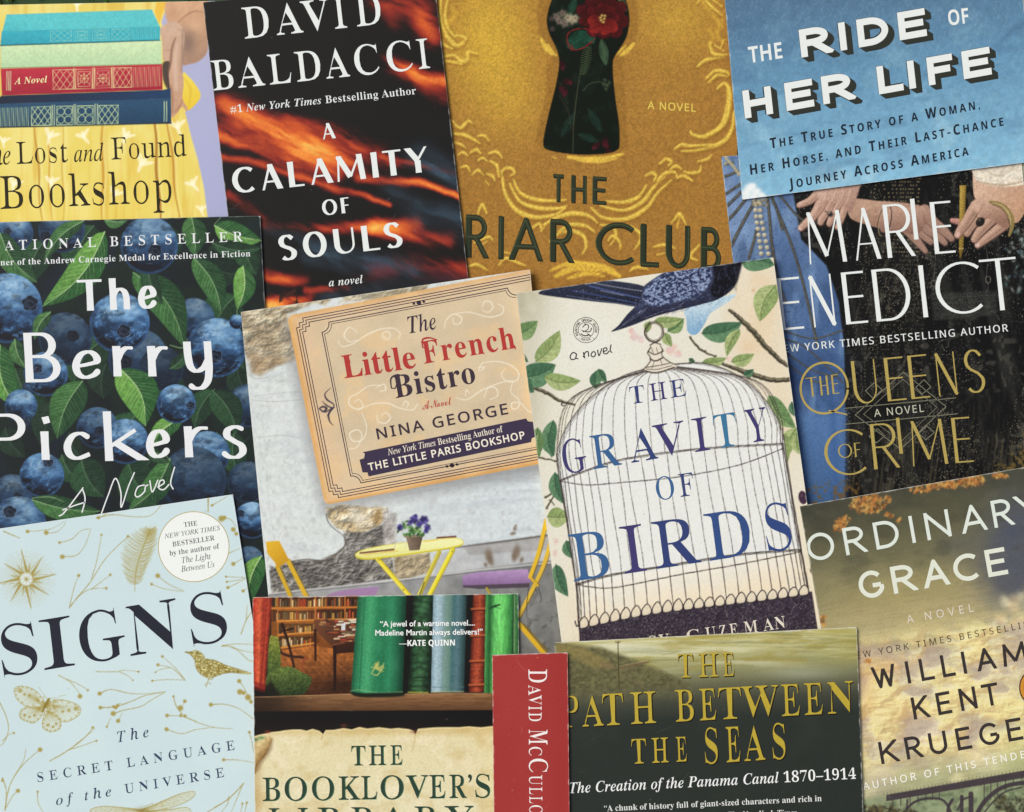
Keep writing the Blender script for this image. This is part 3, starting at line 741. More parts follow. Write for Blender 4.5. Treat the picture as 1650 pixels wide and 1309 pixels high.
    b.poly(cr(Z((410, 1216), (385, 1228), (360, 1226), (342, 1248), (340, 1276), (352, 1270), (362, 1256), (385, 1252), (408, 1236)), 4, True), (44, 26, 26), 1.2, .9)
    for k in range(3): b.line(cr(Z((408, 1222 + 6 * k), (380, 1236 + 6 * k), (346, 1262 + 4 * k))), .7, (130, 66, 40), .9, .5)
    b.spot(*Z((412, 1275))[0], 4, 3, (40, 24, 22), .9)
    for x0, y0, x1, y1 in ((363, 338, 380, 336), (376, 334, 386, 328)): b.line(np.array([(x0, y0), (x1, y1)]), .9, (120, 100, 96), 1, .5)
    W = WHITE
    b.letters('author_lettering', 'serif', [('D', 394, 437), ('A', 446, 490), ('V', 488, 534), ('I', 540, 560), ('D', 575, 617)], (398, 62.3), (616, 38.6), 50, W, thin=-.036, lean=6.4)
    b.letters('author_lettering', 'serif', [('B', 344, 379), ('A', 384, 428.5), ('L', 435, 471.5), ('D', 478.5, 520), ('A', 526, 565), ('C', 572, 613), ('C', 624, 667), ('I', 675, 693.5)], (344, 146.2), (692.4, 109.8), 48, W, thin=-.036, lean=6.4)
    b.text('author_note', [('serif', '#1 ', 1, -.02), ('bolditalic', 'New York Times ', 1, -.012), ('serif', 'Bestselling Author', 1, -.02)], (371.6, 182.4), (670.8, 151.8), 12, W)
    kw = dict(t=9.0, pen='cont', nthin=.34, lean=6.6)
    b.letters('title_lettering', 'pen', [('A', 519.5, 541)], (519.8, 225.2), (541.5, 222.8), 25.5, W, **dict(kw, t=5.4))
    b.letters('title_lettering', 'pen', [('C', 376.5, 413.5), ('A', 421, 456), ('L', 467, 491), ('A', 500, 537), ('M', 541.5, 590), ('I', 600, 612), ('T', 620, 649.5), ('Y', 657, 693)], (394, 310.6), (681, 277.8), 41, W, **kw)
    b.letters('title_lettering', 'pen', [('O', 520.5, 544.5), ('F', 551, 564)], (530, 346.8), (560, 343.2), 25, W, **dict(kw, t=5.4))
    b.letters('title_lettering', 'pen', [('S', 450.5, 480.5), ('O', 490.5, 528.5), ('U', 540.5, 576), ('L', 586, 613), ('S', 620, 650.5)], (465, 419.6), (635, 399.8), 41, W, **kw)
    b.text('subtitle_lettering', ('bolditalic', 'a novel'), (530, 462), (585.5, 456.2), 12.6, W, thin=-.012)
    b.done((30, 26, 26), seed=2, worn=.7)

# ================================================================== golden keyhole cover
def keyhole_book():
    b = Book('ochre gold paperback with a dark flowered keyhole and embossed scrollwork',
             [(700, -180), (1196, -160), (1181, 560), (685, 540)], 0, mat=M_MATTE)
    X, Y = b.X, b.Y; Z = zmap(700, 0, 2.786)
    b.C[:] = (161, 116, 54)
    def reg(cx, cy, rx, ry): return np.exp(-((X - cx) / rx) ** 2 - ((Y - cy) / ry) ** 2)
    b.mix(np.clip(.95 * reg(790, 60, 75, 110) + .35 * reg(830, 170, 60, 60), 0, 1), (204, 164, 62))
    b.mix(np.clip(.7 * reg(1090, 30, 70, 60) + .12 * reg(1060, 150, 80, 80), 0, 1), (196, 156, 62))
    b.mix(np.clip(.5 * reg(940, 330, 300, 40), 0, 1), (160, 115, 50))
    # plate around the keyhole
    kh = cr([(889.8, 0), (882.8, 21.8), (881.8, 39.7), (886.8, 57.6), (895.7, 75.5), (901, 93), (900.7, 111), (895.7, 139), (885.8, 178.7), (877.9, 214.5), (875.8, 232), (880, 240), (899.7, 245.3), (929.5, 248.7), (959, 248.7), (983, 246), (995, 241), (998, 232), (997, 198.6), (992, 165), (988, 129), (987, 103), (990, 91), (999, 77.5), (1009, 59.6), (1013.3, 39.7), (1013, 20), (1008, 0), (995, -30), (950, -55), (905, -30)], 4, True)
    K = kh; ctr = np.array([946, 90.])
    ring = Z((462, 60), (470, 150), (500, 215), (520, 250), (505, 300), (500, 430), (470, 560), (452, 640), (490, 672), (560, 690), (650, 700), (760, 700), (830, 690), (868, 660), (862, 500), (845, 300), (850, 255), (900, 190), (918, 100), (905, -20), (860, -130), (530, -130), (470, -20))
    b.poly(ring, (146, 104, 46), 5, .7)
    for p, w in ((((480, 175), (500, 215), (528, 245)), 8), (((508, 200), (530, 235), (548, 250)), 5), (((895, 195), (865, 228), (835, 250)), 8), (((858, 205), (838, 225), (820, 245)), 4), (((600, 705), (680, 715), (760, 712), (845, 692)), 9), (((530, 706), (545, 712)), 4), (((640, 722), (740, 728), (820, 712)), 4)):
        b.line(cr(Z(*p)), [w * .5, w, w * .4], (226, 188, 76), 3, .9)
    # embossed scrolls: shaded side then bright side
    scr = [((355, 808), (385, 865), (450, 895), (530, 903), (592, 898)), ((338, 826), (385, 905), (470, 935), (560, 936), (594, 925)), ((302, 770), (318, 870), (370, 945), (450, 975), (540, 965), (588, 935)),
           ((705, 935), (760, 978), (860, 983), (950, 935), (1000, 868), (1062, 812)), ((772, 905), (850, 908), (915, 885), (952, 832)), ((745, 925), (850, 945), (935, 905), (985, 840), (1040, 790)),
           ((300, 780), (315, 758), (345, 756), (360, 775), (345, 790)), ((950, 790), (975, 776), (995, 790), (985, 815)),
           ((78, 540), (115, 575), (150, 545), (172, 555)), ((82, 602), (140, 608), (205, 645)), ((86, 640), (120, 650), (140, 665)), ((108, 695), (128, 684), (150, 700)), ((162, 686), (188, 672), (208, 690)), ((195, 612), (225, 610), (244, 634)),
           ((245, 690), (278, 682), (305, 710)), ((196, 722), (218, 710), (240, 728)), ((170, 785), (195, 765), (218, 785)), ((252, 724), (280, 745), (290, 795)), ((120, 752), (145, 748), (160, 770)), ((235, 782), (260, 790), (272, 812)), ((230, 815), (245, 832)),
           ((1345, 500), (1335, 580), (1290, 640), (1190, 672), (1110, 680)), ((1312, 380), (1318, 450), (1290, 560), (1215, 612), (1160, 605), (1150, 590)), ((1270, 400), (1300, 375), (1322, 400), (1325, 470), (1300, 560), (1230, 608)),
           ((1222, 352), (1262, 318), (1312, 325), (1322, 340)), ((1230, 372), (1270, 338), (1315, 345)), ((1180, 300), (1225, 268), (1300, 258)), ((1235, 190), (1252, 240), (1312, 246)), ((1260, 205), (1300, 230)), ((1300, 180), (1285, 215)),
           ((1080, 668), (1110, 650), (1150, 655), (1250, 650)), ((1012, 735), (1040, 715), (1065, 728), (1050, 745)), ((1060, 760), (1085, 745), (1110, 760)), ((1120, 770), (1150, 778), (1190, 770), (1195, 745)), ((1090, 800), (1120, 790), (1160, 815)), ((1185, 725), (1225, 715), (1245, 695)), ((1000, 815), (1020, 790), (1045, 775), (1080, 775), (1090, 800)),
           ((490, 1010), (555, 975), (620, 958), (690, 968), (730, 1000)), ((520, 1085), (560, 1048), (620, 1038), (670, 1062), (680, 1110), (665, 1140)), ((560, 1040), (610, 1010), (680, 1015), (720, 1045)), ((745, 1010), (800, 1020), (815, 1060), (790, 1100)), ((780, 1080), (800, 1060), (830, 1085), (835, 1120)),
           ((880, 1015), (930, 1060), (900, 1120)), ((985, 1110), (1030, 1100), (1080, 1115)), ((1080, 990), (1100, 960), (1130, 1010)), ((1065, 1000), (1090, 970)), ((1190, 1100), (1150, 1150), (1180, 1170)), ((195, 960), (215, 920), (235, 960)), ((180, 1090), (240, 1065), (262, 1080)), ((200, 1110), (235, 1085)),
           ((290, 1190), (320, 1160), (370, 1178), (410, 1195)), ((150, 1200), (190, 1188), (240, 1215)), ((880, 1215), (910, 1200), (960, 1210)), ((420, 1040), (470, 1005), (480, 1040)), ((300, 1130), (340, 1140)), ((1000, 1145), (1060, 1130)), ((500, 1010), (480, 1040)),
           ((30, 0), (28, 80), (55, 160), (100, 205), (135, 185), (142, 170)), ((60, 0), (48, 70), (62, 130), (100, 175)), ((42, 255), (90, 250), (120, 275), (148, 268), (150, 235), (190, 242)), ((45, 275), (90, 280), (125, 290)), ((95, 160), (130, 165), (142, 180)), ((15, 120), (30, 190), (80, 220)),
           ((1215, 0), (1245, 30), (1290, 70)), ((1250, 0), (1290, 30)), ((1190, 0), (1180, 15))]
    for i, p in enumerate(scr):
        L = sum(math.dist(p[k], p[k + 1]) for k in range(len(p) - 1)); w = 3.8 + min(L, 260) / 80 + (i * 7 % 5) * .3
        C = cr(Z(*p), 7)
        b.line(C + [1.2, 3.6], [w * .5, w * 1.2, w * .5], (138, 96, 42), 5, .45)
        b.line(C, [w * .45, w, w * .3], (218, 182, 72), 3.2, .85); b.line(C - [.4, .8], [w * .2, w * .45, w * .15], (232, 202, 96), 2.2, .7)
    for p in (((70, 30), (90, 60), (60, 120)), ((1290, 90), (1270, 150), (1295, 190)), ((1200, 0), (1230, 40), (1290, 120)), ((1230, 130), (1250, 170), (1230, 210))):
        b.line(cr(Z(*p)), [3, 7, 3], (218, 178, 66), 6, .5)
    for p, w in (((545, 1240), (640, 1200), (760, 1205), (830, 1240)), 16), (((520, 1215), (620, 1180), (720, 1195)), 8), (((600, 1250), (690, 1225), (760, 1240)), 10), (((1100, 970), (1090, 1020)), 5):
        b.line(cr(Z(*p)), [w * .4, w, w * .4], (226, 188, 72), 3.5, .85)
    for k in range(10):
        a_ = k / 10 * math.pi; b.line(Z((680 + 40 * math.cos(a_), 1250 - 30 * math.sin(a_)), (680 + 90 * math.cos(a_), 1250 - 60 * math.sin(a_))), [1.6, 2.6, 1], (150, 108, 40), 2, .6)
    # the flowers behind the keyhole
    b.poly(K, (21, 27, 22), 1.4)
    km = b.pmask(K, (slice(None), slice(None)), 1.4)
    keep = b.C.copy()
    b.mix(sstep(.5, .8, fbm(X / 16, Y / 16, 71, 4)) * .5, (30, 44, 34))
    rnd = random.Random(3)
    for x, y, L, a_, c, w in ((760, 235, 120, 80, (54, 74, 52), 44), (650, 180, 130, 150, (26, 62, 46), 84), (700, 170, 60, 60, (30, 70, 52), 44), (620, 30, 80, 110, (30, 58, 44), 40), (845, 20, 70, 60, (70, 84, 50), 36), (580, 420, 110, 70, (26, 36, 28), 30), (600, 560, 130, 120, (24, 42, 34), 40), (720, 540, 120, 60, (24, 42, 34), 40), (690, 620, 100, 20, (26, 44, 36), 36)):
        a_ = math.radians(a_); d = np.array([math.cos(a_), math.sin(a_)]); n_ = np.array([-d[1], d[0]])
        c0 = np.array([x, y], float); P = cr([c0 - d * L / 2, c0 + n_ * w / 2, c0 + d * L / 2, c0 - n_ * w / 2], 6, True)
        b.poly(Z(*P), c, 1.8, .9, tex=.3, seed=int(x)); b.line(Z(tuple(c0 - d * L / 2), tuple(c0 + d * L / 2)), .8, tuple(v + 26 for v in c), 1, .7)
        for t in np.linspace(-.35, .35, 6): b.line(Z(tuple(c0 + d * L * t), tuple(c0 + d * L * (t + .12) + n_ * w * .34)), .6, tuple(v + 20 for v in c), .9, .5); b.line(Z(tuple(c0 + d * L * t), tuple(c0 + d * L * (t + .12) - n_ * w * .34)), .6, tuple(v + 20 for v in c), .9, .5)
    b.line(cr(Z((660, 300), (640, 420), (625, 560), (622, 690))), [1.2, 2, 1.4], (64, 66, 44), 1, .9)
    b.line(cr(Z((560, 430), (600, 500), (615, 580))), 1.1, (64, 50, 40), 1, .8)
    b.line(cr(Z((668, 408), (700, 375), (750, 370), (780, 385))), 1.0, (84, 92, 66), 1, .8)
    for t in np.linspace(0, 1, 13):
        x, y = 690 - 22 * t, 215 + 120 * t; s_ = 14 + 10 * math.sin(t * 3.1)
        b.line(Z((x - s_, y - 6), (x, y), (x + s_, y - 8)), [.6, 1.3, .6], (84, 104, 66), 1, .85)
    for x, y in ((765, 360), (775, 385), (785, 372), (760, 380), (770, 400)): b.spot(*Z((x, y))[0], 3.2, 2.2, (80, 96, 70), .7, x)
    def petal(cx, cy, ang, L, w, c, a=.95):
        ang = math.radians(ang); d = np.array([math.cos(ang), math.sin(ang)]); n_ = np.array([-d[1], d[0]]); o = np.array([cx, cy], float)
        P = cr([o, o + d * L * .45 + n_ * w * .5, o + d * L * .9 + n_ * w * .32, o + d * L, o + d * L * .9 - n_ * w * .3, o + d * L * .45 - n_ * w * .5], 5, True)
        b.grad(Z(*P), tuple(v * .5 for v in c), c, Z(tuple(o))[0], Z(tuple(o + d * L))[0], 1.3, a, tex=.28, seed=int(L + ang * 9), ts=3)
        b.line(Z(*cr([o + d * L * .5 + n_ * w * .45, o + d * L * .92 + n_ * w * .28, o + d * L, o + d * L * .92 - n_ * w * .28], 4)), .9, tuple(v * .45 for v in c), 1, .7)
    for ang, L, w in ((200, 125, 70), (170, 110, 60), (235, 115, 80), (285, 110, 90), (330, 120, 80), (10, 120, 80), (45, 115, 80), (85, 95, 80), (125, 100, 70)): petal(755, 80, ang, L, w, (78, 24, 27))
    for ang, L, w in ((215, 80, 50), (265, 70, 60), (310, 75, 60), (355, 80, 60), (40, 85, 60), (80, 75, 60), (130, 80, 60), (170, 70, 50)): petal(755, 85, ang, L, w, (140, 40, 36) if 20 < ang < 180 else (88, 26, 28))
    for x, y in ((752, 70), (762, 85), (748, 92), (758, 100), (765, 72), (745, 80)): b.spot(*Z((x, y))[0], 2.4, 2.0, (206, 178, 96), .95)
    for p in (((600, 200), (596, 160), (625, 135), (680, 130), (720, 165)), ((600, 200), (620, 225), (670, 215), (720, 175)), ((625, 222), (612, 200))): b.line(cr(Z(*p)), 1.9, (150, 34, 38), 1.4, .85, dash=.5)
    for x, y, r in ((548, 75, 20), (575, 60, 18), (600, 80, 22), (585, 105, 22), (620, 90, 24), (632, 82, 18), (560, 95, 18), (525, 85, 14), (530, 130, 14)):
        for k in range(5):
            a_ = k * 1.257 + x; b.spot(*Z((x + r * .5 * math.cos(a_), y + r * .5 * math.sin(a_)))[0], r / 5.4, r / 7.5, (178, 166, 134) if x > 590 else ((132, 120, 104) if x > 545 else (70, 66, 60)), .7, math.degrees(a_))
        b.spot(*Z((x, y))[0], 1.8, 1.8, (88, 50, 58), .8)
    for x, y, a_ in ((560, 380, 60), (590, 390, 100), (575, 360, 20), (755, 625, 60), (770, 615, 100), (745, 640, 140), (780, 660, 90), (570, 270, 80)): petal(x, y, a_, 48, 26, (84, 30, 38), .8)
    b.C[:] = keep * (1 - km[..., None]) + b.C * km[..., None]
    b.line(np.concatenate([K, K[:1]]), 1.2, (14, 16, 12), 1.4, .6)
    # paper grain of the gold print
    g = np.random.RandomState(4).rand(*X.shape) - .5
    b.mul(1 + g * .16 * (1 - km) + (fbm(X / 3, Y / 3, 81, 2) - .5) * .22 * (1 - km))
    D = (44, 52, 36); Hl = (78, 84, 58)
    for nm, spec, P0, P1, cap, t in (('title_lettering', [('T', 891, 907.5), ('H', 920.5, 944.5), ('E', 955, 976.5)], (900, 325.4), (964, 329.3), 44.5, 6.4),
                                     ('title_lettering', [('B', 700, 733), ('R', 750.5, 785), ('I', 802, 811), ('A', 821, 873), ('R', 886.6, 922.5), ('C', 960, 1023), ('L', 1032, 1061), ('U', 1073, 1111), ('B', 1129.5, 1161)], (752, 414.5), (1129, 434.3), 69, 8.8)):
        b.letters(nm, 'pen', spec, P0, P1, cap, (30, 34, 22), t=t, lean=-.5, off=(.9, 1.0), dz=-1)
        b.letters(nm, 'pen', spec, P0, P1, cap, D, t=t * .86, lean=-.5)
        b.letters('title_lettering_sheen', 'pen', spec, P0, P1, cap - t * .6, (66, 74, 50), t=t * .2, lean=-.5, off=(-t * .1, -t * .3))
    b.text('subtitle_lettering', ('sans', 'A NOVEL'), (1043.5, 175.9), (1121, 180.3), 12.2, (222, 194, 88), lean=-1, thin=.02, dy=.02)
    b.done((150, 110, 44), seed=3, worn=.35)

# ================================================================== blue sky cover with block lettering
def blue_sky_book():
    b = Book('sky blue paperback with shadowed white block capitals and one small cloud',
             [(1136, -368), (1606, -431), (1675, 259), (1196, 322)], 2)
    X, Y = b.X, b.Y
    t = np.clip((Y + .13 * (X - 1180) + 20) / 340, 0, 1)[..., None]
    b.C[:] = np.where(t < .5, np.array([78, 107, 134.]) * (1 - 2 * t) + np.array([102, 147, 176.]) * 2 * t, np.array([102, 147, 176.]) * (2 - 2 * t) + np.array([133, 183, 208.]) * (2 * t - 1))
    n = fbm(X / 38, Y / 42, 5, 5, .6); n2 = fbm(X / 7, Y / 7, 15, 3)
    b.mix(sstep(.5, .78, n) * .55 * t[..., 0], (166, 203, 216)); b.mul(1 + (n2 - .5) * .13)
    b.mix(sstep(.55, .8, fbm(X / 60, Y / 20, 25, 4)) * .25, (70, 104, 136))
    b.mix(sstep(.62, .7, fbm(X / 2.5, Y / 3.5, 26, 2)) * .10, (190, 214, 220))
    g = np.random.RandomState(9).rand(*X.shape) - .5; b.mul(1 + g * .06)
    for x, y, r in ((1203, 311, 9), (1208, 303, 8), (1213, 300, 6), (1219, 309, 8), (1227, 315, 6), (1201, 320, 9), (1215, 318, 8), (1232, 317, 3)):
        b.spot(x, y, r, r * .85, (240, 241, 236), .95, 0, 3)
    b.spot(1198, 318, 6, 4, (214, 222, 226), .5)
    # faint corner crease
    b.line(np.array([(1604, 75), (1628, 52), (1652, 38)]), [2, 10, 16], (66, 98, 128), 10, .35)
    W, K = (228, 231, 226), (50, 52, 46); ln = 6.2
    b._layer('lettering_shadow', None)
    b.text('title_lettering', ('sansbold', 'THE'), (1207.5, 102), (1261.5, 93.8), 26, W, lean=ln, mode='stretch', thin=-.01)
    b.text('title_lettering', ('sansbold', 'OF'), (1529, 41.5), (1562, 37.2), 24.5, W, lean=ln, mode='stretch', thin=-.01)
    for spec, P0, P1 in (([('R', 1291.5, 1339), ('I', 1353.5, 1366.5), ('D', 1384, 1433.5), ('E', 1450, 1494)], (1296, 92.4), (1492, 58.2)),
                         ([('H', 1200.5, 1246), ('E', 1267.8, 1312.5), ('R', 1327, 1375), ('L', 1416.5, 1456.5), ('I', 1464.5, 1477.5), ('F', 1497, 1538), ('E', 1553.3, 1598.5)], (1206, 190.4), (1595, 120.6))):
        kw = dict(t=10.8, lean=ln)
        b.letters('title_lettering', 'pen', spec, P0, P1, 45, W, drop=(10.5, 7.2, 9, 'lettering_shadow', K), **kw)
        b.letters('title_lettering', 'pen', spec, P0, P1, 45, K, dz=-1, off=(-.6, -.5), **dict(kw, t=12.2))
    def sc_line(s, P0, P1):
        runs = []
        for i, w in enumerate(s.split(' ')):
            if i: runs.append(('sansbold', ' ', 1.0))
            if w in ('OF', 'A', 'AND') : runs.append(('sansbold', w, .82))
            elif '-' in w:
                p, q = w.split('-'); runs += [('sansbold', p[0], 1.0), ('sansbold', p[1:], .8), ('sansbold', '-', 1), ('sansbold', q[0], 1), ('sansbold', q[1:], .8)]
            else: runs += [('sansbold', w[0], 1.0), ('sansbold', w[1:], .8)]
        b.text('subtitle_lettering', runs, P0, P1, 16.4, (32, 42, 54), lean=ln, xs=.82, thin=.012, dy=.006)
    sc_line('THE TRUE STORY OF A WOMAN,', (1241.8, 239.6), (1579, 175.5))
    sc_line('HER HORSE, AND THEIR LAST-CHANCE', (1209.7, 282), (1617, 202.6))
    sc_line('JOURNEY ACROSS AMERICA', (1272, 304.6), (1561, 250.2))
    b.done((96, 138, 166), seed=4, worn=.8)

yellow_book(); stormy_book(); keyhole_book(); blue_sky_book()

# ================================================================== three women's hands, tall white deco lettering
def deco_book():
    b = Book('dark paperback with a beaded blue dress, ringed hands and tall thin deco lettering',
             [(1162, 252.5), (1642, 221), (1711, 911), (1240, 943)], 1)
    X, Y = b.X, b.Y; Z = zmap(1150, 240, 2.257); Z5 = zmap(1140, 220, 5.69)
    b.C[:] = (22, 22, 22)
    lace = sstep(.5, .75, fbm(X / 2.2, Y / 2.2, 61, 2)) * sstep(.4, .7, fbm(X / 30, Y / 50, 62, 3))
    b.mix(lace * .35, (92, 92, 84))
    b.mix(sstep(.55, .7, vnoise(X / 1.6, Y / 14, 63)) * .14 * sstep(600, 700, Y), (120, 112, 90))
    # beaded columns of the dress in the middle
    rnd = random.Random(2)
    fold = fbm((X * .96 - Y * .2) / 13, (Y + X * .2) / 130, 64, 4); b.mix(sstep(.5, .78, fold) * .5 * sstep(1350, 1380, X), (54, 54, 50))
    mot = vnoise(X / 7 + 3 * fbm(X / 20, Y / 20, 65, 2), Y / 9, 66); b.mix(sstep(.62, .8, mot) * sstep(.42, .6, fbm(X / 60, Y / 60, 67, 3)) * .5, (84, 82, 72))
    pl = sstep(.6, .85, vnoise((X + .12 * Y) / 2.2, Y / 60, 68)) * sstep(670, 730, Y); b.mix(pl * .42, (88, 80, 58))
    b.mix((np.random.RandomState(8).rand(*X.shape) > .965) * sstep(.4, .65, fbm(X / 40, Y / 50, 69, 3)) * .75, (138, 132, 112))
    for x0, x1, x2 in ((612, 622, 548), (645, 656, 590), (672, 682, 622), (680, 690, 632), (704, 708, 660), (716, 714, 680), (740, 734, 722), (748, 742, 740), (625, 640, 560), (655, 668, 600), (690, 700, 640), (725, 720, 700), (755, 735, 760), (600, 560, 520)):
        P = cr(Z((x0, 60), (x1, 330), (x2, 640), (x2 - 10, 900)), 20)
        for i, p in enumerate(P):
            if rnd.random() < .85: b.spot(p[0] + rnd.uniform(-1, 1), p[1], 1.2, 1.2, (150, 132, 96), .85 if i < 24 else .42)
    for k in range(5):
        P = cr(Z((480 + 30 * k, 640), (520 + 36 * k, 520), (660 + 20 * k, 430), (720, 300)), 24)
        for p in P[::1]:
            if rnd.random() < .6: b.spot(p[0], p[1], 1.0, 1.0, (110, 106, 96), .4)
    q = Z((790, 525), (1030, 515), (1030, 605), (800, 625)); b.poly(q, (62, 62, 58), 4, .55, tex=.8, seed=5, ts=1.3)
    for k in range(4): b.line(Z((795, 545 + 20 * k), (1030, 532 + 20 * k)), 1, (104, 102, 94), 1.2, .35, dash=.6)
    for k in range(34):
        x, y = rnd.uniform(1060, 1140), rnd.uniform(280, 520)
        b.spot(*Z((x, y))[0], rnd.uniform(2, 5), rnd.uniform(1.5, 3), rnd.choice([(112, 140, 140), (80, 108, 112), (60, 74, 74), (150, 160, 150)]), .7, rnd.uniform(0, 180))
    # blue dress
    blue = Z((-40, -80), (250, -80), (292, 180), (318, 330), (410, 425), (455, 560), (474, 720), (480, 1000), (474, 1400), (200, 1500), (-40, 600))
    b.grad(blue, (118, 142, 176), (68, 94, 134), Z((60, 300))[0], Z((470, 560))[0], 3, 1, tex=.14, seed=14, ts=16)
    m = b.pmask(blue, (slice(None), slice(None)), 3)
    b.mix(m * sstep(.45, .75, fbm(X / 22, Y / 60, 15, 3)) * .5, (58, 82, 122)); b.mix(m * sstep(.55, .8, fbm(X / 16, Y / 70, 16, 3)) * .5, (124, 154, 190))
    b.grad(Z((300, 960), (478, 960), (478, 1400), (330, 1400)), (88, 122, 168), (66, 98, 142), Z((380, 960))[0], Z((380, 1250))[0], 18, .85)
    b.line(Z((430, 900), (440, 1100), (436, 1400)), [6, 10, 12], (50, 82, 134), 12, .5)
    b.spot(*Z((330, 830))[0], 60, 26, (44, 66, 108), .55, -10)
    for _ in range(150):
        x, y = rnd.uniform(40, 460), rnd.uniform(60, 700)
        b.spot(*Z((x, y))[0], 1.1, .8, (36, 48, 78), .8 * float(x < 330 + (y - 330) * .35 or y > 500), rnd.uniform(0, 90))
    seam, seam2 = (72, 70, 62), (128, 122, 100)
    for P, w in ((Z5((150, 372), (210, 350), (280, 318)), 4.2), (Z5((160, 535), (240, 480), (305, 435)), 4.5), (Z5((175, 642), (250, 570), (315, 505)), 5), (Z5((190, 765), (270, 680), (350, 575)), 5.2), (Z5((218, 1005), (320, 800), (410, 640)), 5.4),
                 (Z5((378, 1120), (420, 980), (450, 860)), 4.6), (Z5((550, 560), (570, 760), (585, 950), (615, 1180)), 5), (Z5((590, 560), (640, 680), (685, 850)), 5), (Z5((160, 260), (240, 240)), 3),
                 (Z((215, 190), (260, 290), (300, 400), (340, 550), (378, 720)), 4.6), (Z((245, 175), (300, 240), (335, 265)), 4), (Z((210, 330), (235, 470), (262, 560)), 3), (Z((250, 690), (330, 720), (420, 800), (470, 850)), 2.6), (Z((262, 740), (350, 800), (440, 830)), 2.4), (Z((250, 660), (360, 690), (470, 660)), 2.4), (Z((262, 780), (380, 850), (470, 800)), 2.4)):
        b.line(cr(P, 6), w, seam, 1.6, .92); b.line(cr(P, 6), w * .5, seam2, 1, .55, dash=.75, seed=3); b.line(cr(P, 6) + [1.8, 1.2], w * .5, (40, 44, 62), 2, .35)
    for P in (((170, 200), (215, 250), (255, 300), (290, 350)), ((165, 250), (200, 235))):
        for p in cr(Z5(*P), 3): b.spot(p[0], p[1], 3, 3, (158, 148, 118), .95, 0, 4); b.spot(p[0] - .8, p[1] - .8, 1.2, 1.2, (214, 206, 176), .6)
    for P, n in ((((435, 620), (442, 700), (460, 850), (475, 950), (492, 1075)), 9), (((478, 620), (485, 720), (515, 870), (535, 970), (558, 1075)), 9)):
        C = cr(Z5(*P), 20); d = np.r_[0, np.cumsum(np.linalg.norm(np.diff(C, axis=0), axis=1))]
        for t in np.linspace(0, d[-1], n):
            x, y = np.interp(t, d, C[:, 0]), np.interp(t, d, C[:, 1])
            b.spot(x + 1.4, y + 1.6, 4, 4, (36, 40, 60), .55); b.spot(x, y, 3.7, 3.7, (188, 178, 146), 1, 0, 5); b.spot(x - 1, y - 1.2, 1.5, 1.5, (232, 226, 200), .8); b.spot(x + 1, y + 1.6, 2, 1.4, (132, 120, 92), .5)
    for _ in range(26): b.spot(*Z5((rnd.uniform(410, 560), rnd.uniform(570, 640)))[0], 2.2, 2.2, rnd.choice([(188, 176, 140), (150, 138, 104), (110, 100, 76)]), .8, 0, 4)
    # hands and arms
    def flesh(P, c0, c1, p0, p1): b.grad(cr(Z(*P), 5, True), c0, c1, Z(p0)[0], Z(p1)[0], 1.4, 1, tex=.07, seed=9, ts=5)
    def crease(P, w=1.3, a=.55, c=(118, 78, 62)): b.line(cr(Z(*P)), [.5, w, .5], c, 1.6, a)
    Za, Zb = zmap(1270, 270, 8.728), zmap(1420, 250, 7.174); SK = (190, 156, 136)
    flesh(((500, 185), (600, 190), (690, 196), (760, 210), (800, 240), (800, 300), (760, 330), (700, 310), (640, 298), (570, 280), (496, 250)), (186, 150, 126), (126, 92, 76), (620, 195), (650, 310))
    k = 8.728
    for P, w, nl in ((((800, 520), (750, 700), (690, 840)), (105, 85, 60), None), (((720, 470), (650, 620), (575, 790)), (115, 100, 72), None), (((620, 420), (550, 580), (480, 700), (452, 770)), (140, 125, 100, 76), None), (((500, 400), (430, 560), (340, 690), (175, 850)), (165, 140, 110, 72), (166, 866)), (((420, 350), (310, 460), (150, 530)), (115, 95, 62), (178, 506))):
        b.finger(Za(*P), np.array(w) / k, SK, nail=(*Za(nl)[0], 3.2, 2.2) if nl else None)
    b.grad(cr(Za((400, 330), (560, 200), (1010, 200), (1005, 290), (965, 420), (925, 560), (880, 650), (850, 640), (790, 560), (700, 520), (600, 470), (500, 470), (420, 430)), 4, True), (198, 164, 146), (160, 124, 108), Za((700, 280))[0], Za((880, 600))[0], 3, 1, tex=.05)
    for P in (((560, 300), (540, 420), (500, 540)), ((700, 300), (660, 420), (600, 520)), ((800, 290), (780, 420), (720, 520)), ((900, 290), (870, 430), (800, 560))): b.line(cr(Za(*P)), [1, 2.4, 1.6], (166, 122, 106), 3.4, .45); b.line(cr(Za(*P)) - [2.6, 0], [1, 3, 1], (222, 188, 170), 3, .4)
    b.line(Za((515, 612), (560, 640), (600, 650)), 1.5, (60, 54, 46), 1, .95); b.spot(*Za((595, 660))[0], 4.6, 4.4, (30, 28, 28), .95, 0, 4); b.spot(*Za((578, 640))[0], 1.6, 1.4, (190, 186, 176), .85)
    k = 7.174
    for P, w in ((((300, 860), (420, 1000), (512, 1112)), (115, 85, 52)), (((400, 830), (500, 930), (570, 1002)), (115, 95, 64)), (((470, 770), (560, 870), (650, 930), (735, 1015)), (120, 110, 92, 60)), (((500, 640), (600, 770), (710, 860), (810, 965)), (135, 115, 100, 66))):
        b.finger(Zb(*P), np.array(w) / k, (164, 130, 112), (80, 58, 52))
    b.grad(cr(Zb((-20, 560), (120, 600), (350, 603), (490, 603), (570, 660), (590, 730), (520, 800), (440, 900), (340, 920), (200, 870), (60, 900), (-20, 850)), 4, True), (184, 148, 128), (134, 100, 86), Zb((300, 620))[0], Zb((320, 900))[0], 3, 1, tex=.06)
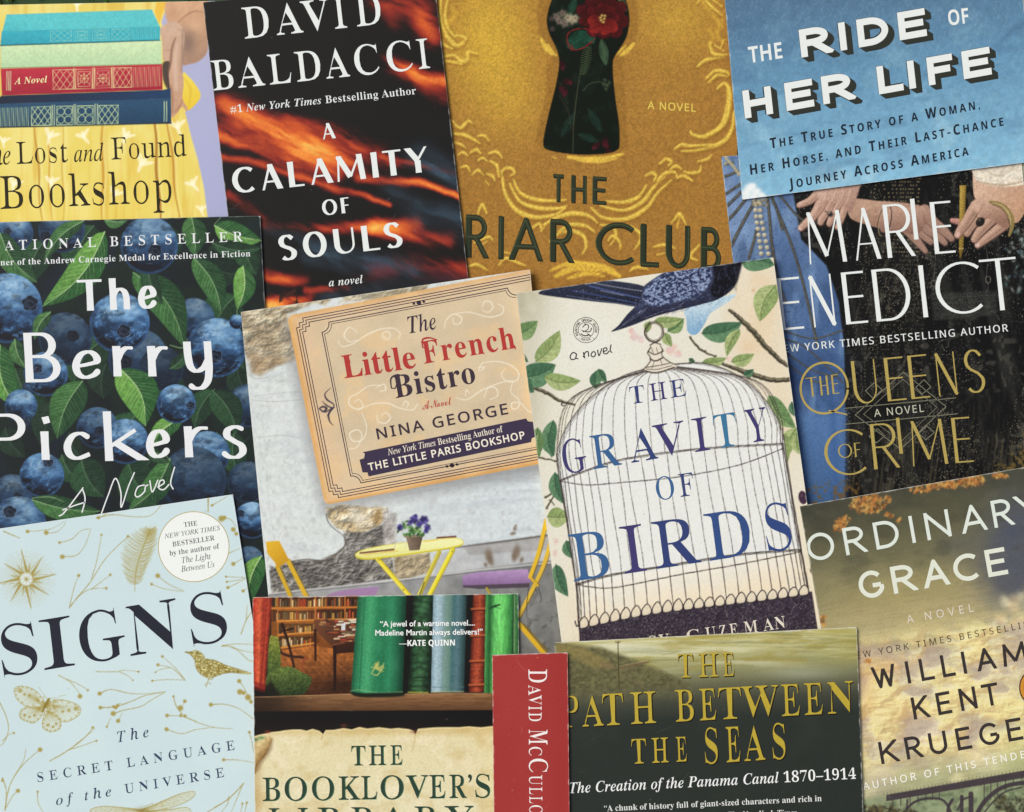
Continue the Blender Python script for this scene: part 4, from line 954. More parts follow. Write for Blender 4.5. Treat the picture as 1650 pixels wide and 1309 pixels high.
    for P in (((480, 660), (500, 740), (520, 800)), ((400, 700), (430, 800), (470, 860))): b.line(cr(Zb(*P)), [1, 2.4, 1.6], (124, 86, 74), 3, .55)
    b.line(ell(*Z((622, 262))[0], 10, 26, 0, 360, 30, 12), 1.7, (62, 54, 42), 1, .95); b.line(ell(*Z((622, 262))[0], 9.2, 25, 100, 250, 18, 12), .8, (190, 172, 130), 1, .8)
    flesh(((945, 60), (1200, 40), (1200, 215), (1140, 225), (1100, 270), (1040, 230), (980, 190), (948, 175), (942, 90)), (208, 174, 148), (190, 148, 118), (1000, 100), (1130, 200))
    b.line(cr(Zb((1640, 300), (1560, 420), (1400, 520))), [1, 2, 1], (176, 132, 108), 2.6, .6)
    b.finger(Zb((900, 770), (820, 755)), np.array((70, 50)) / k, (186, 136, 122), (110, 72, 64))
    pen = Zb((908, 350), (982, 350), (962, 800), (945, 1100), (915, 1210), (898, 1100), (902, 800)); b.grad(pen, (176, 146, 66), (112, 88, 36), Zb((908, 600))[0], Zb((975, 606))[0], 1.2)
    for y in np.arange(370, 1080, 34): b.line(Zb((912, y), (962 - (y - 370) * .02, y + 26)), .9, (214, 184, 100), .9, .6)
    b.line(Zb((900, 1080), (945, 1086)), 1.2, (220, 200, 150), 1, .8)
    for P, w, nl in ((((1420, 800), (1270, 920), (1112, 1042)), (120, 100, 62), (1112, 1040)), (((1300, 720), (1150, 870), (1075, 975)), (120, 105, 74), None), (((1180, 670), (1050, 800), (990, 900)), (115, 105, 80), None), (((1090, 590), (1000, 740), (925, 850), (880, 925)), (130, 115, 95, 72), (886, 920))):
        b.finger(Zb(*P), np.array(w) / k, (186, 150, 128), (94, 66, 56), nail=(*Zb(nl)[0], 3.6, 4.2) if nl else None)
    b.grad(cr(Zb((1040, 590), (1090, 505), (1160, 488), (1270, 530), (1400, 625), (1475, 760), (1455, 850), (1390, 830), (1290, 760), (1180, 720), (1090, 660)), 4, True), (202, 166, 142), (146, 110, 92), Zb((1200, 530))[0], Zb((1330, 800))[0], 3, 1, tex=.05)
    for P in (((1180, 560), (1150, 640), (1100, 690)), ((1300, 620), (1260, 690), (1200, 740)), ((1400, 700), (1350, 760), (1300, 810))): b.line(cr(Zb(*P)), [1, 2.2, 1.6], (150, 106, 90), 3, .5)
    b.line(Zb((1060, 690), (1105, 720), (1150, 740)), 1.5, (120, 104, 74), 1, .95); b.poly(ell(*Zb((1145, 775))[0], 8.4, 6.6, 0, 360, 20, -50), (38, 34, 30), 1.4); b.spot(*Zb((1135, 750))[0], 2, 2.6, (120, 110, 92), .7, 40)
    b.line(cr(Zb((1262, 545), (1390, 580), (1490, 690), (1512, 810), (1480, 930))), [5, 8.5, 8.5, 4], (140, 120, 74), 1.4, .97); b.line(cr(Zb((1290, 548), (1400, 590), (1478, 690), (1495, 800))), [.8, 2.4, 1.2], (206, 188, 136), 1.4, .7); b.line(cr(Zb((1290, 575), (1380, 612), (1455, 700), (1480, 800))), 1.4, (72, 56, 40), 1.4, .7)
    b.poly(cr(Z((952, 40), (1150, 20), (1150, 118), (1060, 138), (1000, 132), (960, 118), (946, 95)), 4, True), (226, 216, 196), 2, .95, tex=.14, seed=4, ts=6)
    b.line(cr(Z((955, 118), (1000, 128), (1060, 132), (1120, 120))), [2, 4, 3], (180, 156, 128), 2.4, .8); b.line(cr(Z((980, 70), (1040, 100), (1100, 60))), [1, 3, 1], (190, 178, 156), 2.4, .7); b.line(cr(Z((1040, 120), (1080, 90), (1128, 84))), [1, 2.4, 1], (244, 240, 226), 2, .7)
    for x, y0, y1 in ((800, 340, 470), (990, 355, 470), (798, 470, 520), (993, 480, 520)): b.line(cr(Z((x, y0), (x + 6, (y0 + y1) / 2), (x, y1))), 1, (128, 124, 112), 1, .55)
    for x, y in ((800, 490), (998, 476)): b.line(ell(*Z((x, y))[0], 4, 5.5), 1, (150, 144, 128), 1, .7)
    # gold ground at the foot
    g = sstep(.44, .60, fbm(X / 6, Y / 6, 91, 5, .65) + .5 * sstep(690, 800, Y + .9 * (X - 1620)) - .35) * (.7 + .6 * (np.random.RandomState(31).rand(*X.shape) - .3))
    b.mix(g * sstep(-40, 60, (X - 1590) * .9 + (Y - 720)) * .85, (124, 102, 54)); b.mul(1 + (np.random.RandomState(3).rand(*X.shape) - .5) * .18)
    b.mix(sstep(.5, .7, fbm(X / 5, Y / 5, 92, 3)) * sstep(772, 800, Y + .14 * (X - 1300)) * (X < 1385) * .8, (112, 84, 44))
    dk, gold = (122, 120, 100), (172, 152, 80)
    def ln(*p, w=1.2, c=dk): b.ink('ornament', Z(*p), w, c, smooth=False)
    ln((515, 968), (690, 812), (845, 938), (680, 1092), (515, 968)); ln((545, 965), (688, 838), (812, 940), (682, 1064), (545, 965), w=.8)
    ln((475, 944), (880, 906)); ln((475, 1002), (885, 964))
    ln((552, 880), (584, 850), (612, 876), (580, 908), (552, 880)); ln((735, 868), (765, 840), (790, 866), (758, 892), (735, 868)); ln((566, 1046), (596, 1018), (622, 1044), (592, 1070), (566, 1046)); ln((745, 1036), (775, 1008), (802, 1032), (772, 1058), (745, 1036))
    for x in (640, 668, 700, 728): ln((x, 1150), (x - 30, 1000), w=.6, c=(64, 60, 50))
    W = WHITE; kw = dict(lean=6.2, pen='cont', nthin=.5)
    b.letters('author_lettering', 'pen', [('M', 1303, 1365), ('A', 1378, 1420), ('R', 1431, 1475, 86), ('I', 1474, 1485, 66, 26), ('E', 1507, 1540)], (1310, 426), (1540, 407), 84, W, t=6.6, **kw)
    b.letters('author_lettering', 'pen', [('B', 1216, 1246), ('E', 1259, 1296), ('N', 1310, 1349), ('E', 1364, 1399), ('D', 1413, 1471), ('I', 1485, 1499), ('C', 1512, 1587), ('T', 1586, 1645)], (1262, 532.5), (1628, 499), 84, W, t=7.0, **kw)
    b.text('author_note', [('sans', 'N', 1, .01), ('sans', 'EW YORK TIMES ', 1, .012), ('sans', 'BESTSELLING AUTHOR', 1, .012)], (1249.5, 569.5), (1624.5, 534.2), 11.8, W, lean=6)
    b.ink('title_lettering', ell(1328, 625.5, 38, 41, 0, 352, 44, 6), 3.6, gold, smooth=False, mat=M_FOIL); b.ink('title_lettering', [(1336, 662), (1346, 664), (1364, 668)], 2.4, gold, mat=M_FOIL)
    b.letters('title_lettering', 'pen', [('T', 1301, 1319), ('H', 1323, 1336), ('E', 1342, 1353)], (1304, 640), (1353, 634), 31, gold, t=2.8, lean=6, pen='cont', nthin=.45, mat=M_FOIL)
    b.letters('title_lettering', 'pen', [('U', 1378, 1417), ('E', 1431, 1461), ('E', 1469, 1499), ('N', 1512, 1545), ('S', 1557, 1590)], (1380, 652), (1566, 634), 70, gold, t=5.2, lean=6, pen='cont', nthin=.45, mat=M_FOIL)
    b.text('subtitle_lettering', ('sans', 'A NOVEL'), (1409, 672), (1489, 663.6), 12, (196, 194, 172), lean=6, thin=.0)
    b.letters('title_lettering', 'pen', [('C', 1331.5, 1398, 74, -6), ('R', 1409, 1450), ('I', 1449, 1460, 58, 22), ('M', 1470, 1528), ('E', 1540, 1569)], (1365, 760), (1566, 744.5), 73, gold, t=5.2, lean=6, pen='cont', nthin=.45, mat=M_FOIL)
    b.letters('title_lettering', 'pen', [('O', 1351.5, 1374), ('F', 1378, 1388)], (1352, 739), (1388, 735.5), 22.5, gold, t=2.4, lean=6, pen='cont', nthin=.45, mat=M_FOIL)
    b.done((30, 30, 30), seed=5, worn=.85)

# ================================================================== blueberries
def leaf(b, p0, p1, w, light, dark, vein, bend=0.12, a=1.0, nv=9, seed=1, tex=.22, half=True):
    """A printed leaf with two differently lit halves and veins."""
    p0, p1 = np.array(p0, float), np.array(p1, float); d = p1 - p0; L = np.linalg.norm(d); d /= L; n = np.array([-d[1], d[0]])
    ts = np.linspace(0, 1, 18); mid = np.array([p0 + d * L * t + n * bend * L * math.sin(math.pi * t) for t in ts])
    wd = np.array([w / 2 * (math.sin(math.pi * t ** .78) ** .85 if 0 < t < 1 else 0) for t in ts])
    A, B = mid + n * wd[:, None], mid - n * wd[:, None]
    b.poly(np.concatenate([A, B[::-1]]), dark, 1.3, a, tex, seed, 4)
    if half: b.grad(np.concatenate([A, mid[::-1]]), light, tuple(np.array(light) * .55 + np.array(dark) * .45), p0, p1, 1.4, a, tex, seed + 1, 4)
    for k in range(nv):
        i = 1 + int((k + .5) / nv * 13); j = min(i + 3, 17)
        for E, c in ((A, vein), (B, tuple(np.array(vein) * .8))): b.line(np.array([mid[i], mid[i] * .45 + E[j] * .55, E[j] * .94 + mid[j] * .06]), [1.0, .8, .3], c, 1, .5 * a)
    b.line(mid, [1.8, 1.4, .6], vein, 1.1, .85 * a)

def berry_book():
    b = Book('dark blue and green paperback painted all over with blueberries and leaves',
             [(-60, 359.5), (419, 348), (453, 990), (-27, 1003)], 2)
    X, Y = b.X, b.Y; Z = zmap(0, 340, 2.517)
    b.C[:] = (24, 30, 32)
    b.mix(sstep(.4, .7, fbm(X / 40, Y / 40, 21, 4)) * .6, (28, 44, 36)); b.mix(sstep(.5, .75, fbm(X / 30, Y / 50, 27, 4)) * .5, (26, 36, 54))
    G = {'b': ((112, 162, 74), (42, 86, 46), (186, 212, 150)), 'm': ((66, 110, 60), (34, 66, 42), (136, 168, 118)), 'd': ((42, 76, 48), (30, 52, 38), (84, 112, 84)), 'k': ((34, 54, 42), (27, 42, 36), (58, 78, 64))}
    def lf(x0, y0, x1, y1, w, k, bend=.1):
        leaf(b, Z((x0, y0))[0], Z((x1, y1))[0], w * (1.25 if k in 'dk' else 1.12) / 2.517, *G[k], bend=bend, seed=int(x0 + y0) % 97, nv=11)
    def berry(cx, cy, r, k=1.0, crown=None, cs=.2, sd=None):
        (x, y), R = Z((cx, cy))[0], r / 2.517; sd = sd or int(cx + cy)
        s = b.blk(x - R, y - R, x + R, y + R, 6); xx, yy = (b.X[s] - x) / R, (b.Y[s] - y) / R
        rr = np.hypot(xx, yy); m = np.clip((1 - rr) * R / 1.3 + .5, 0, 1)
        n = fbm(b.X[s] / 16, b.Y[s] / 9, sd, 4, .6); n2 = fbm(b.X[s] / 5 + yy * 2, b.Y[s] / 4, sd + 7, 3, .6)
        li = np.clip(.58 - .30 * xx * -1 * .4 - .55 * yy - .35 * rr ** 3 + .55 * (n - .5), 0, 1)
        st = np.array([0, .25, .5, .75, 1]); cs_ = np.array([[16, 22, 33], [32, 52, 80], [52, 86, 126], [98, 140, 178], [178, 206, 222]], float)
        c = np.stack([np.interp(li, st, cs_[:, i]) for i in range(3)], -1)
        pt = sstep(.5, .62, n2) * sstep(.45, .7, n); c = c * (1 - .55 * pt[..., None]) + np.array([104, 158, 208]) * .55 * pt[..., None]
        dk = sstep(.5, .75, fbm(b.X[s] / 14, b.Y[s] / 9, sd + 17, 4)); c = c * (1 - .35 * dk[..., None]); hl = np.exp(-((xx + .25) / .5) ** 2 - ((yy + .45) / .3) ** 2) * sstep(.35, .65, n2); c = c * (1 - .55 * hl[..., None]) + np.array([176, 206, 224]) * .55 * hl[..., None]
        rim = sstep(.86, .97, rr) * (yy > -.2) * .5; c = c * (1 - rim[..., None]) + np.array([70, 116, 170]) * rim[..., None]
        c = c * k + np.array([24, 32, 44]) * (1 - k)
        b.C[s] = b.C[s] * (1 - m[..., None]) + c * m[..., None]
        if crown:
            x, y = Z(crown)[0]; q = R * cs
            b.spot(x, y, q * 1.5, q * 1.4, (26, 44, 78), .55 * k)
            rr_ = random.Random(sd)
            P = np.array([(x + q * rr_.uniform(1.12, 1.3) * (1 if i % 3 else .86) * math.cos(i * math.pi / 7.5 + sd), y + q * rr_.uniform(1.05, 1.2) * (1 if i % 3 else .86) * math.sin(i * math.pi / 7.5 + sd)) for i in range(15)])
            P = cr(P, 3, True); b.poly(P, (20, 25, 36), 1.6, .95); b.line(np.concatenate([P, P[:1]]), 1.0, tuple(np.array((120, 152, 184)) * k), 1.2, .6, dash=.5, seed=sd)
            for rr2, a0 in ((.75, 0), (.45, 2)): b.line(ell(x, y, q * rr2, q * rr2 * .85, a0 * 50, a0 * 50 + 250, 12), 1.0, tuple(np.array((92, 116, 150)) * k), 1.1, .6)
        rnd = random.Random(sd)
        for _ in range(7):
            a = rnd.uniform(0, 6.28); q = rnd.uniform(.2, .85) * R; px, py = x if not crown else Z((cx, cy))[0][0], Z((cx, cy))[0][1]
            px, py = Z((cx, cy))[0]; P = [(px + q * math.cos(a + t) , py + q * math.sin(a + t)) for t in np.linspace(0, rnd.uniform(.2, .6), 5)]
            b.line(np.array(P), [.4, 1.2, .4], tuple(np.array((160, 196, 224)) * k), 1.1, .4)
    for a in ((930, 120, 890, 250, 90, 'k'), (1000, 130, 1040, 260, 80, 'd'), (800, 190, 1000, 260, 120, 'k'), (180, 120, 120, 300, 110, 'd'), (250, 990, 330, 1100, 90, 'd'), (950, 900, 980, 1090, 90, 'd'), (620, 1000, 560, 1180, 100, 'k'), (430, 620, 420, 760, 100, 'k'), (330, 560, 300, 700, 90, 'd'), (960, 620, 1020, 760, 90, 'k'), (20, 880, 100, 1000, 80, 'k'), (940, 480, 990, 640, 70, 'd')): lf(*a)
    for a in ((380, 60, 300, 260, 150, 'd'), (690, 60, 640, 240, 140, 'd'), (960, 340, 860, 520, 130, 'd'), (420, 520, 300, 690, 130, 'd'), (60, 640, 190, 820, 120, 'd'), (640, 640, 760, 800, 120, 'd'), (250, 780, 170, 960, 120, 'k'), (880, 900, 820, 1100, 130, 'd'), (520, 1020, 640, 1200, 130, 'd'), (330, 1010, 420, 1160, 120, 'd'), (30, 250, 160, 420, 110, 'd'), (560, 820, 470, 1000, 110, 'd')): lf(*a)
    for a in ((60, 90, 75, .8, (30, 85)), (250, 75, 95, .55, (185, 105)), (265, 520, 108, .42, (295, 508)), (785, 440, 86, .6, (728, 456)), (560, 600, 122, .5, (508, 612)), (655, 640, 90, .25, None), (395, 880, 84, .6, (402, 892)), (50, 1150, 82, .55, (70, 1160)), (1005, 1100, 84, .4, None), (1010, 790, 88, .6, None), (120, 720, 30, .4, None), (840, 985, 92, .85, None), (785, 1090, 134, .42, (850, 1180))): berry(*a[:4], crown=a[4])
    for a in ((0, 90, 150, 290, 95, 'm'), (425, 85, 172, 388, 118, 'b', -.1), (340, 40, 180, 200, 60, 'm'), (420, 30, 515, 40, 50, 'm'), (775, 20, 790, 185, 90, 'm', -.05), (870, 60, 1060, 120, 92, 'b', .06), (860, 130, 1060, 150, 60, 'd'), (985, 225, 962, 400, 82, 'b', -.1), (785, 190, 898, 418, 96, 'm', -.1), (540, 250, 748, 552, 128, 'm', -.12), (600, 200, 660, 380, 60, 'd')): lf(*a)
    for a in ((605, 140, 117, .82, (628, 162)), (30, 395, 142, 1.0, (122, 375)), (485, 455, 122, 1.0, (502, 488)), (880, 555, 120, 1.0, (874, 590)), (185, 662, 90, .9, (150, 640)), (960, 450, 30, 1, None)): berry(*a[:4], crown=a[4])
    for a in ((0, 545, 72, 800, 112, 'b', .12), (60, 520, 110, 640, 60, 'm'), (205, 410, 140, 520, 50, 'm'), (335, 690, 232, 922, 124, 'm', .08), (485, 640, 590, 872, 140, 'b', -.14), (870, 725, 790, 880, 84, 'd'), (862, 730, 960, 905, 96, 'd', -.1), (740, 840, 600, 970, 70, 'b'), (690, 640, 760, 560, 40, 'd')): lf(*a)
    for a in ((85, 790, 66, .9, (105, 855)), (715, 783, 79, 1.0, (772, 790)), (510, 935, 92, .95, None), (170, 1072, 90, 1.0, (195, 1020)), (75, 1270, 112, .85, (40, 1220)), (1022, 1255, 74, 1.0, (975, 1228)), (1010, 1420, 60, .6, None)): berry(*a[:4], crown=a[4])
    for a in ((130, 1172, 405, 1218, 84, 'm', .05), (690, 1005, 520, 1215, 96, 'm', -.1), (280, 900, 330, 1000, 60, 'k'), (1060, 1400, 1010, 1600, 90, 'b'), (600, 960, 690, 1020, 40, 'd')): lf(*a)
    for P in (((600, 960), (640, 985), (665, 980)), ((665, 980), (690, 1015)), ((690, 545), (740, 555), (760, 520)), ((130, 1165), (200, 1160), (260, 1180)), ((870, 55), (900, 20)), ((960, 405), (962, 430))): b.line(cr(Z(*P)), [1.4, 1.8, 1], (130, 160, 110), 1.1, .8)
    g = np.random.RandomState(5).rand(*X.shape) - .5; b.mul(1 + g * .04)
    W = (230, 231, 230)
    b.text('author_note', ('serif', 'NATIONAL BESTSELLER'), (-16, 404.5), (391.5, 389), 15.6, W, thin=-.03)
    b.text('author_note', ('serif', 'Winner of the Andrew Carnegie Medal for Excellence in Fiction'), (-27, 429), (403.5, 413.3), 9.8, W, thin=-.012)
    kw = dict(t=12.2, pen='cont', nthin=.4, lean=3.0)
    b.letters('title_lettering', 'pen', [('T', 126, 166, 50), ('h', 178, 210, 51), ('e', 223, 254, 37)], (140, 501), (245, 497.5), 50, W, **dict(kw, t=10.4))
    b.letters('title_lettering', 'pen', [('B', 42, 99, 80), ('e', 117, 165, 46, 4), ('r', 184, 222, 49, 7), ('r', 240, 278, 49, 6), ('y', 298, 344, 78, -17)], (45, 616.5), (340, 611), 80, W, **kw)
    b.letters('title_lettering', 'pen', [('P', -14, 44, 79), ('i', 66, 82, 46, 3), ('c', 103, 152, 45, 2), ('k', 170, 234, 80, -1), ('e', 236, 276, 46, 2), ('r', 299, 343, 50, 2), ('s', 355, 401, 54, -2)], (0, 746), (400, 737), 80, W, **kw)
    b.shape('title_lettering', Z((168, 838), (196, 832), (204, 858), (178, 866)), W)
    for P in (((240, 1237), (262, 1222), (330, 1133), (335, 1130), (345, 1170), (333, 1222)), ((255, 1213), (300, 1196), (345, 1182)), ((412, 1226), (440, 1150), (468, 1085), (490, 1140), (492, 1202), (520, 1120), (545, 1062)), ((585, 1112), (560, 1120), (548, 1150), (560, 1160), (585, 1140), (590, 1118), (600, 1112)), ((608, 1095), (618, 1140), (640, 1092)), ((640, 1120), (665, 1105), (662, 1092), (648, 1098), (645, 1125), (665, 1130), (685, 1110)), ((708, 1040), (692, 1100), (702, 1128))):
        b.ink('subtitle_lettering', Z(*P), 2.1, W)
    b.done((24, 34, 40), seed=6, worn=.55)
deco_book(); berry_book()

# ================================================================== painted sign on an old wall, cafe table
def bistro_book():
    b = Book('paperback showing a cream signboard on a pale stone wall above a yellow cafe table',
             [(388, 503), (854, 434.5), (922, 1134), (456, 1203)], 3)
    X, Y = b.X, b.Y; Z6 = zmap(380, 430, 3.272); Z = zmap(390, 800, 3.173)
    rnd = random.Random(12)
    # plastered wall
    b.C[:] = (214, 219, 214)
    b.mix(sstep(.35, .75, fbm(X / 50, Y / 34, 1, 4)) * .6, (220, 223, 219)); b.mix(sstep(.55, .8, fbm(X / 70, Y / 18, 3, 4)) * .4, (194, 201, 203))
    rt = np.clip((X - 560) / 260, 0, 1) * sstep(690, 760, Y); b.mix(rt * .75, (207, 215, 216)); b.mix(rt * sstep(.5, .7, fbm(X / 120, Y / 9, 5, 3)) * .4, (186, 193, 196))
    b.mix(sstep(.60, .8, fbm(X / 9, Y / 12, 7, 4)) * .22, (170, 164, 156))
    n3 = fbm(X / 7, Y / 6, 81, 4, .6); b.mul(1 + (n3 - .5) * .10)
    for P_, w_ in ((((625, 828), (628, 905), (626, 960)), 1.2), (((400, 640), (470, 632), (520, 636)), 1.4), (((640, 800), (760, 778), (900, 760)), .8), (((430, 760), (436, 830), (445, 880)), .8)): b.line(cr(np.array(P_, float), 5), [w_ * .6, w_, w_ * .5], (150, 150, 146), 2.2, .45, dash=.4)
    for _ in range(70): b.spot(random.Random(_).uniform(395, 520), random.Random(_ + 99).uniform(600, 880), random.Random(_ + 7).uniform(1, 6), random.Random(_ + 17).uniform(1, 3), (170, 170, 166), .28, _ * 37)
    # rough limestone top left
    def stone(P, c0, c1, seed, amp=.5, soft=5):
        P = np.asarray(P, float); s = b.blk(P[:, 0].min(), P[:, 1].min(), P[:, 0].max(), P[:, 1].max(), soft)
        xs, ys = b.X[s], b.Y[s]; n = fbm(xs / 15, ys / 11, seed, 5, .6)
        e = fbm((xs + 1.6) / 15, (ys + 1.6) / 11, seed, 5, .6) - n       # relief of the broken face
        t = np.clip(.5 + (n - .5) * 2.2, 0, 1)[..., None]; c = np.array(c0, float) * t + np.array(c1, float) * (1 - t)
        c = c * (1 + np.clip(e * 2.2, -.24, .2) * amp * 2)[..., None]
        w = fbm(xs / 10, ys / 10, seed + 5, 3) - .5
        b.mix(np.clip(b.pmask(P, s, soft) + w * .0, 0, 1), c, s)
    stone(Z6((0, 200), (560, 110), (470, 205), (420, 190), (270, 250), (320, 420), (310, 480), (230, 520), (150, 470), (60, 480), (20, 420)), (200, 188, 158), (146, 130, 104), 31, .6)
    stone(Z6((60, 470), (200, 470), (310, 490), (220, 520), (130, 575), (85, 560)), (184, 166, 134), (146, 122, 92), 37, .4, 8)
    stone(Z6((540, 190), (580, 170), (720, 150), (860, 110), (900, 140), (700, 170)), (205, 196, 172), (172, 156, 126), 41, .5, 4)
    stone(Z6((430, 100), (1060, 40), (980, 150), (600, 180)), (196, 186, 160), (150, 138, 110), 43, .5, 4)
    for p, w in ((((70, 700), (200, 712), (350, 700)), 1.4), (((55, 415), (150, 450), (300, 470)), 2.2), (((60, 560), (110, 590), (180, 580)), 1.4), (((120, 900), (250, 890), (340, 905)), .9)): b.line(cr(Z6(*p)), [w * .5, w, w * .4], (158, 152, 146), 2, .55)
    b.mix(sstep(.5, .7, fbm(X / 5, Y / 5, 47, 3)) * .12, (150, 150, 150))
    # hole in the plaster below the sign, rubble and base course
    stone(Z((425, 60), (520, 38), (640, 55), (745, 60), (740, 110), (700, 150), (620, 185), (540, 190), (480, 160), (440, 110)), (212, 202, 176), (162, 140, 100), 51, .7, 3)
    b.spot(*Z((600, 110))[0], 18, 12, (232, 224, 204), .7, -10); b.spot(*Z((690, 100))[0], 8, 14, (164, 126, 70), .6, 20)
    stone(Z((520, 190), (640, 180), (745, 130), (770, 330), (780, 420), (560, 455), (150, 500), (140, 380), (250, 330), (400, 325), (480, 290), (525, 250)), (154, 150, 142), (92, 88, 82), 57, .8, 3)
    stone(Z((720, 70), (790, 90), (780, 300), (730, 300)), (200, 196, 190), (160, 154, 146), 59, .4, 6)
    stone(Z((775, 310), (960, 290), (970, 385), (830, 430), (780, 415)), (188, 172, 140), (140, 126, 100), 61, .5, 4)
    for _ in range(260):
        x, y = rnd.uniform(150, 620), rnd.uniform(330, 480)
        if y < 330 + (420 - x) * .1: continue
        b.spot(*Z((x, y))[0], rnd.uniform(1.5, 4.5), rnd.uniform(1, 2.6), (62, 58, 54), .65, rnd.uniform(-40, 40)); b.spot(*(Z((x, y))[0] + [1.6, 2]), 2.4, 1.2, (178, 174, 164), .4)
    b.line(cr(Z((430, 90), (440, 130), (470, 165), (520, 205), (525, 250), (490, 290), (420, 328), (330, 322), (240, 335))), [2, 1.2, 2.4, 1.4], (96, 88, 78), 1.6, .85)
    b.line(cr(Z((745, 60), (750, 150), (770, 300))), 1, (150, 146, 140), 1.6, .6)
    base = Z((130, 500), (780, 430), (1200, 370), (1800, 300), (1800, 1400), (100, 1400)); b.grad(base, (152, 152, 152), (118, 118, 114), Z((700, 480))[0], Z((1500, 780))[0], 3, 1, tex=.16, seed=21, ts=14)
    b.poly(Z((1130, 262), (1300, 235), (1800, 170), (1800, 260), (1160, 300)), (128, 120, 112), 3, .6, tex=.2, seed=22, ts=10)
    b.line(Z((1000, 275), (1200, 248), (1400, 222), (1800, 165)), [1.5, 3, 3, 3], (92, 84, 80), 2.4, .9); b.poly(Z((980, 300), (1130, 262), (1800, 185), (1800, 300), (1200, 375), (980, 400)), (172, 170, 168), 5, .6, tex=.14, seed=23, ts=12)
    b.line(Z((135, 498), (780, 430), (1200, 378), (1620, 335), (1800, 318)), [2, 2, 2.4, 2], (204, 202, 198), 2, .85); b.line(Z((135, 506), (780, 438), (1200, 386), (1800, 326)), 1.4, (96, 94, 92), 1.6, .6)
    for x, y, rx, ry in ((1262, 300, 7, 10), (1270, 330, 5, 9), (1245, 350, 3, 4), (1405, 285, 6, 12), (1390, 310, 4, 8), (1430, 325, 3, 5), (1395, 165, 3, 4), (1385, 190, 5, 3), (1400, 150, 2, 2)):
        b.spot(*Z((x, y))[0], rx, ry, (112, 92, 72), .75, rnd.uniform(-25, 25), 3)
    b.mix(sstep(.55, .75, fbm(X / 12, Y / 10, 29, 4)) * sstep(930, 990, Y) * sstep(800, 850, X) * .6, (78, 76, 70))
    # vignette of the sign's board shadow printed behind it
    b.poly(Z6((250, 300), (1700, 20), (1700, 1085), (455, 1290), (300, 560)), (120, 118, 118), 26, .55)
    O = np.array([462.5, 509.0]); ex = np.array([.982, -.188]); ey = np.array([.1955, .9807])
    Q = lambda *p: np.array([O + ex * s + ey * t for s, t in p])
    R = 10; Sx, Ty = 640, 311
    board = np.concatenate([Q(*[(R - R * math.cos(a), R - R * math.sin(a)) for a in np.linspace(0, 1.57, 6)]), Q((Sx, 0), (Sx, Ty)), Q(*[(R - R * math.sin(a), Ty - R + R * math.cos(a)) for a in np.linspace(0, 1.57, 6)])])
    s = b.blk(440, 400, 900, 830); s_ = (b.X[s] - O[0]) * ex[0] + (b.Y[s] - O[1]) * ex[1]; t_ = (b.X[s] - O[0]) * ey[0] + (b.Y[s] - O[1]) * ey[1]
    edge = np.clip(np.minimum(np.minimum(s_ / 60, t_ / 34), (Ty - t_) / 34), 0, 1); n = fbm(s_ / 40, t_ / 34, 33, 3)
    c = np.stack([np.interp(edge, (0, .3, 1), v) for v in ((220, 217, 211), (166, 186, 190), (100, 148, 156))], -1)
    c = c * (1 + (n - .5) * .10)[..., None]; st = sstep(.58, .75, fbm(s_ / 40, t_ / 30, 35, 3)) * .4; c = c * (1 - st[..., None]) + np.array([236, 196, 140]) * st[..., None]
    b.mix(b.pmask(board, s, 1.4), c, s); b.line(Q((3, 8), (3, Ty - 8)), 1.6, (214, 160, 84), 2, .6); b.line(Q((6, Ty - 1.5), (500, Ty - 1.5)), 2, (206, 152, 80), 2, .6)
    # white scrollwork on the board
    for P in (((540, 390), (560, 420), (620, 405), (690, 360), (760, 330), (830, 325), (865, 350), (860, 380)), ((640, 345), (600, 320), (570, 360), (600, 395), (640, 385)), ((780, 365), (800, 385), (815, 360), (795, 340), (770, 360), (785, 385)), ((1100, 325), (1110, 280), (1150, 250), (1190, 270), (1180, 300), (1150, 300), (1145, 270)), ((1150, 250), (1230, 240), (1330, 265), (1400, 250), (1410, 215), (1380, 195)), ((1300, 215), (1310, 185), (1340, 185), (1355, 215), (1330, 240), (1300, 230)),
              ((760, 625), (700, 630), (640, 670), (600, 690), (600, 730), (640, 750), (670, 735), (650, 700), (625, 715)), ((640, 760), (720, 725), (800, 720), (860, 745), (930, 755), (960, 720)), ((880, 740), (890, 710), (910, 720), (900, 745)), ((745, 780), (750, 815), (790, 825), (815, 795), (790, 770), (765, 790)), ((665, 770), (690, 850), (670, 910), (620, 920), (600, 880), (640, 860), (665, 890), (640, 950), (600, 960)),
              ((1280, 550), (1300, 510), (1380, 500), (1450, 520), (1490, 560), (1480, 600), (1430, 605), (1400, 570), (1420, 540)), ((1160, 690), (1220, 700), (1300, 650), (1400, 610), (1460, 600)), ((1210, 680), (1215, 650), (1230, 665)), ((1310, 690), (1330, 640), (1370, 640), (1380, 680), (1340, 700)), ((1460, 610), (1450, 660), (1490, 700), (1490, 740), (1460, 750), (1455, 720), (1500, 720), (1540, 760), (1570, 770)), ((1280, 530), (1310, 530), (1290, 550)), ((740, 640), (780, 620), (790, 650), (760, 655))):
        b.line(cr(Z6(*P), 7), [1.1, 2.0, 1.1], (238, 228, 204), 1.1, .9)
    D = (58, 48, 62)
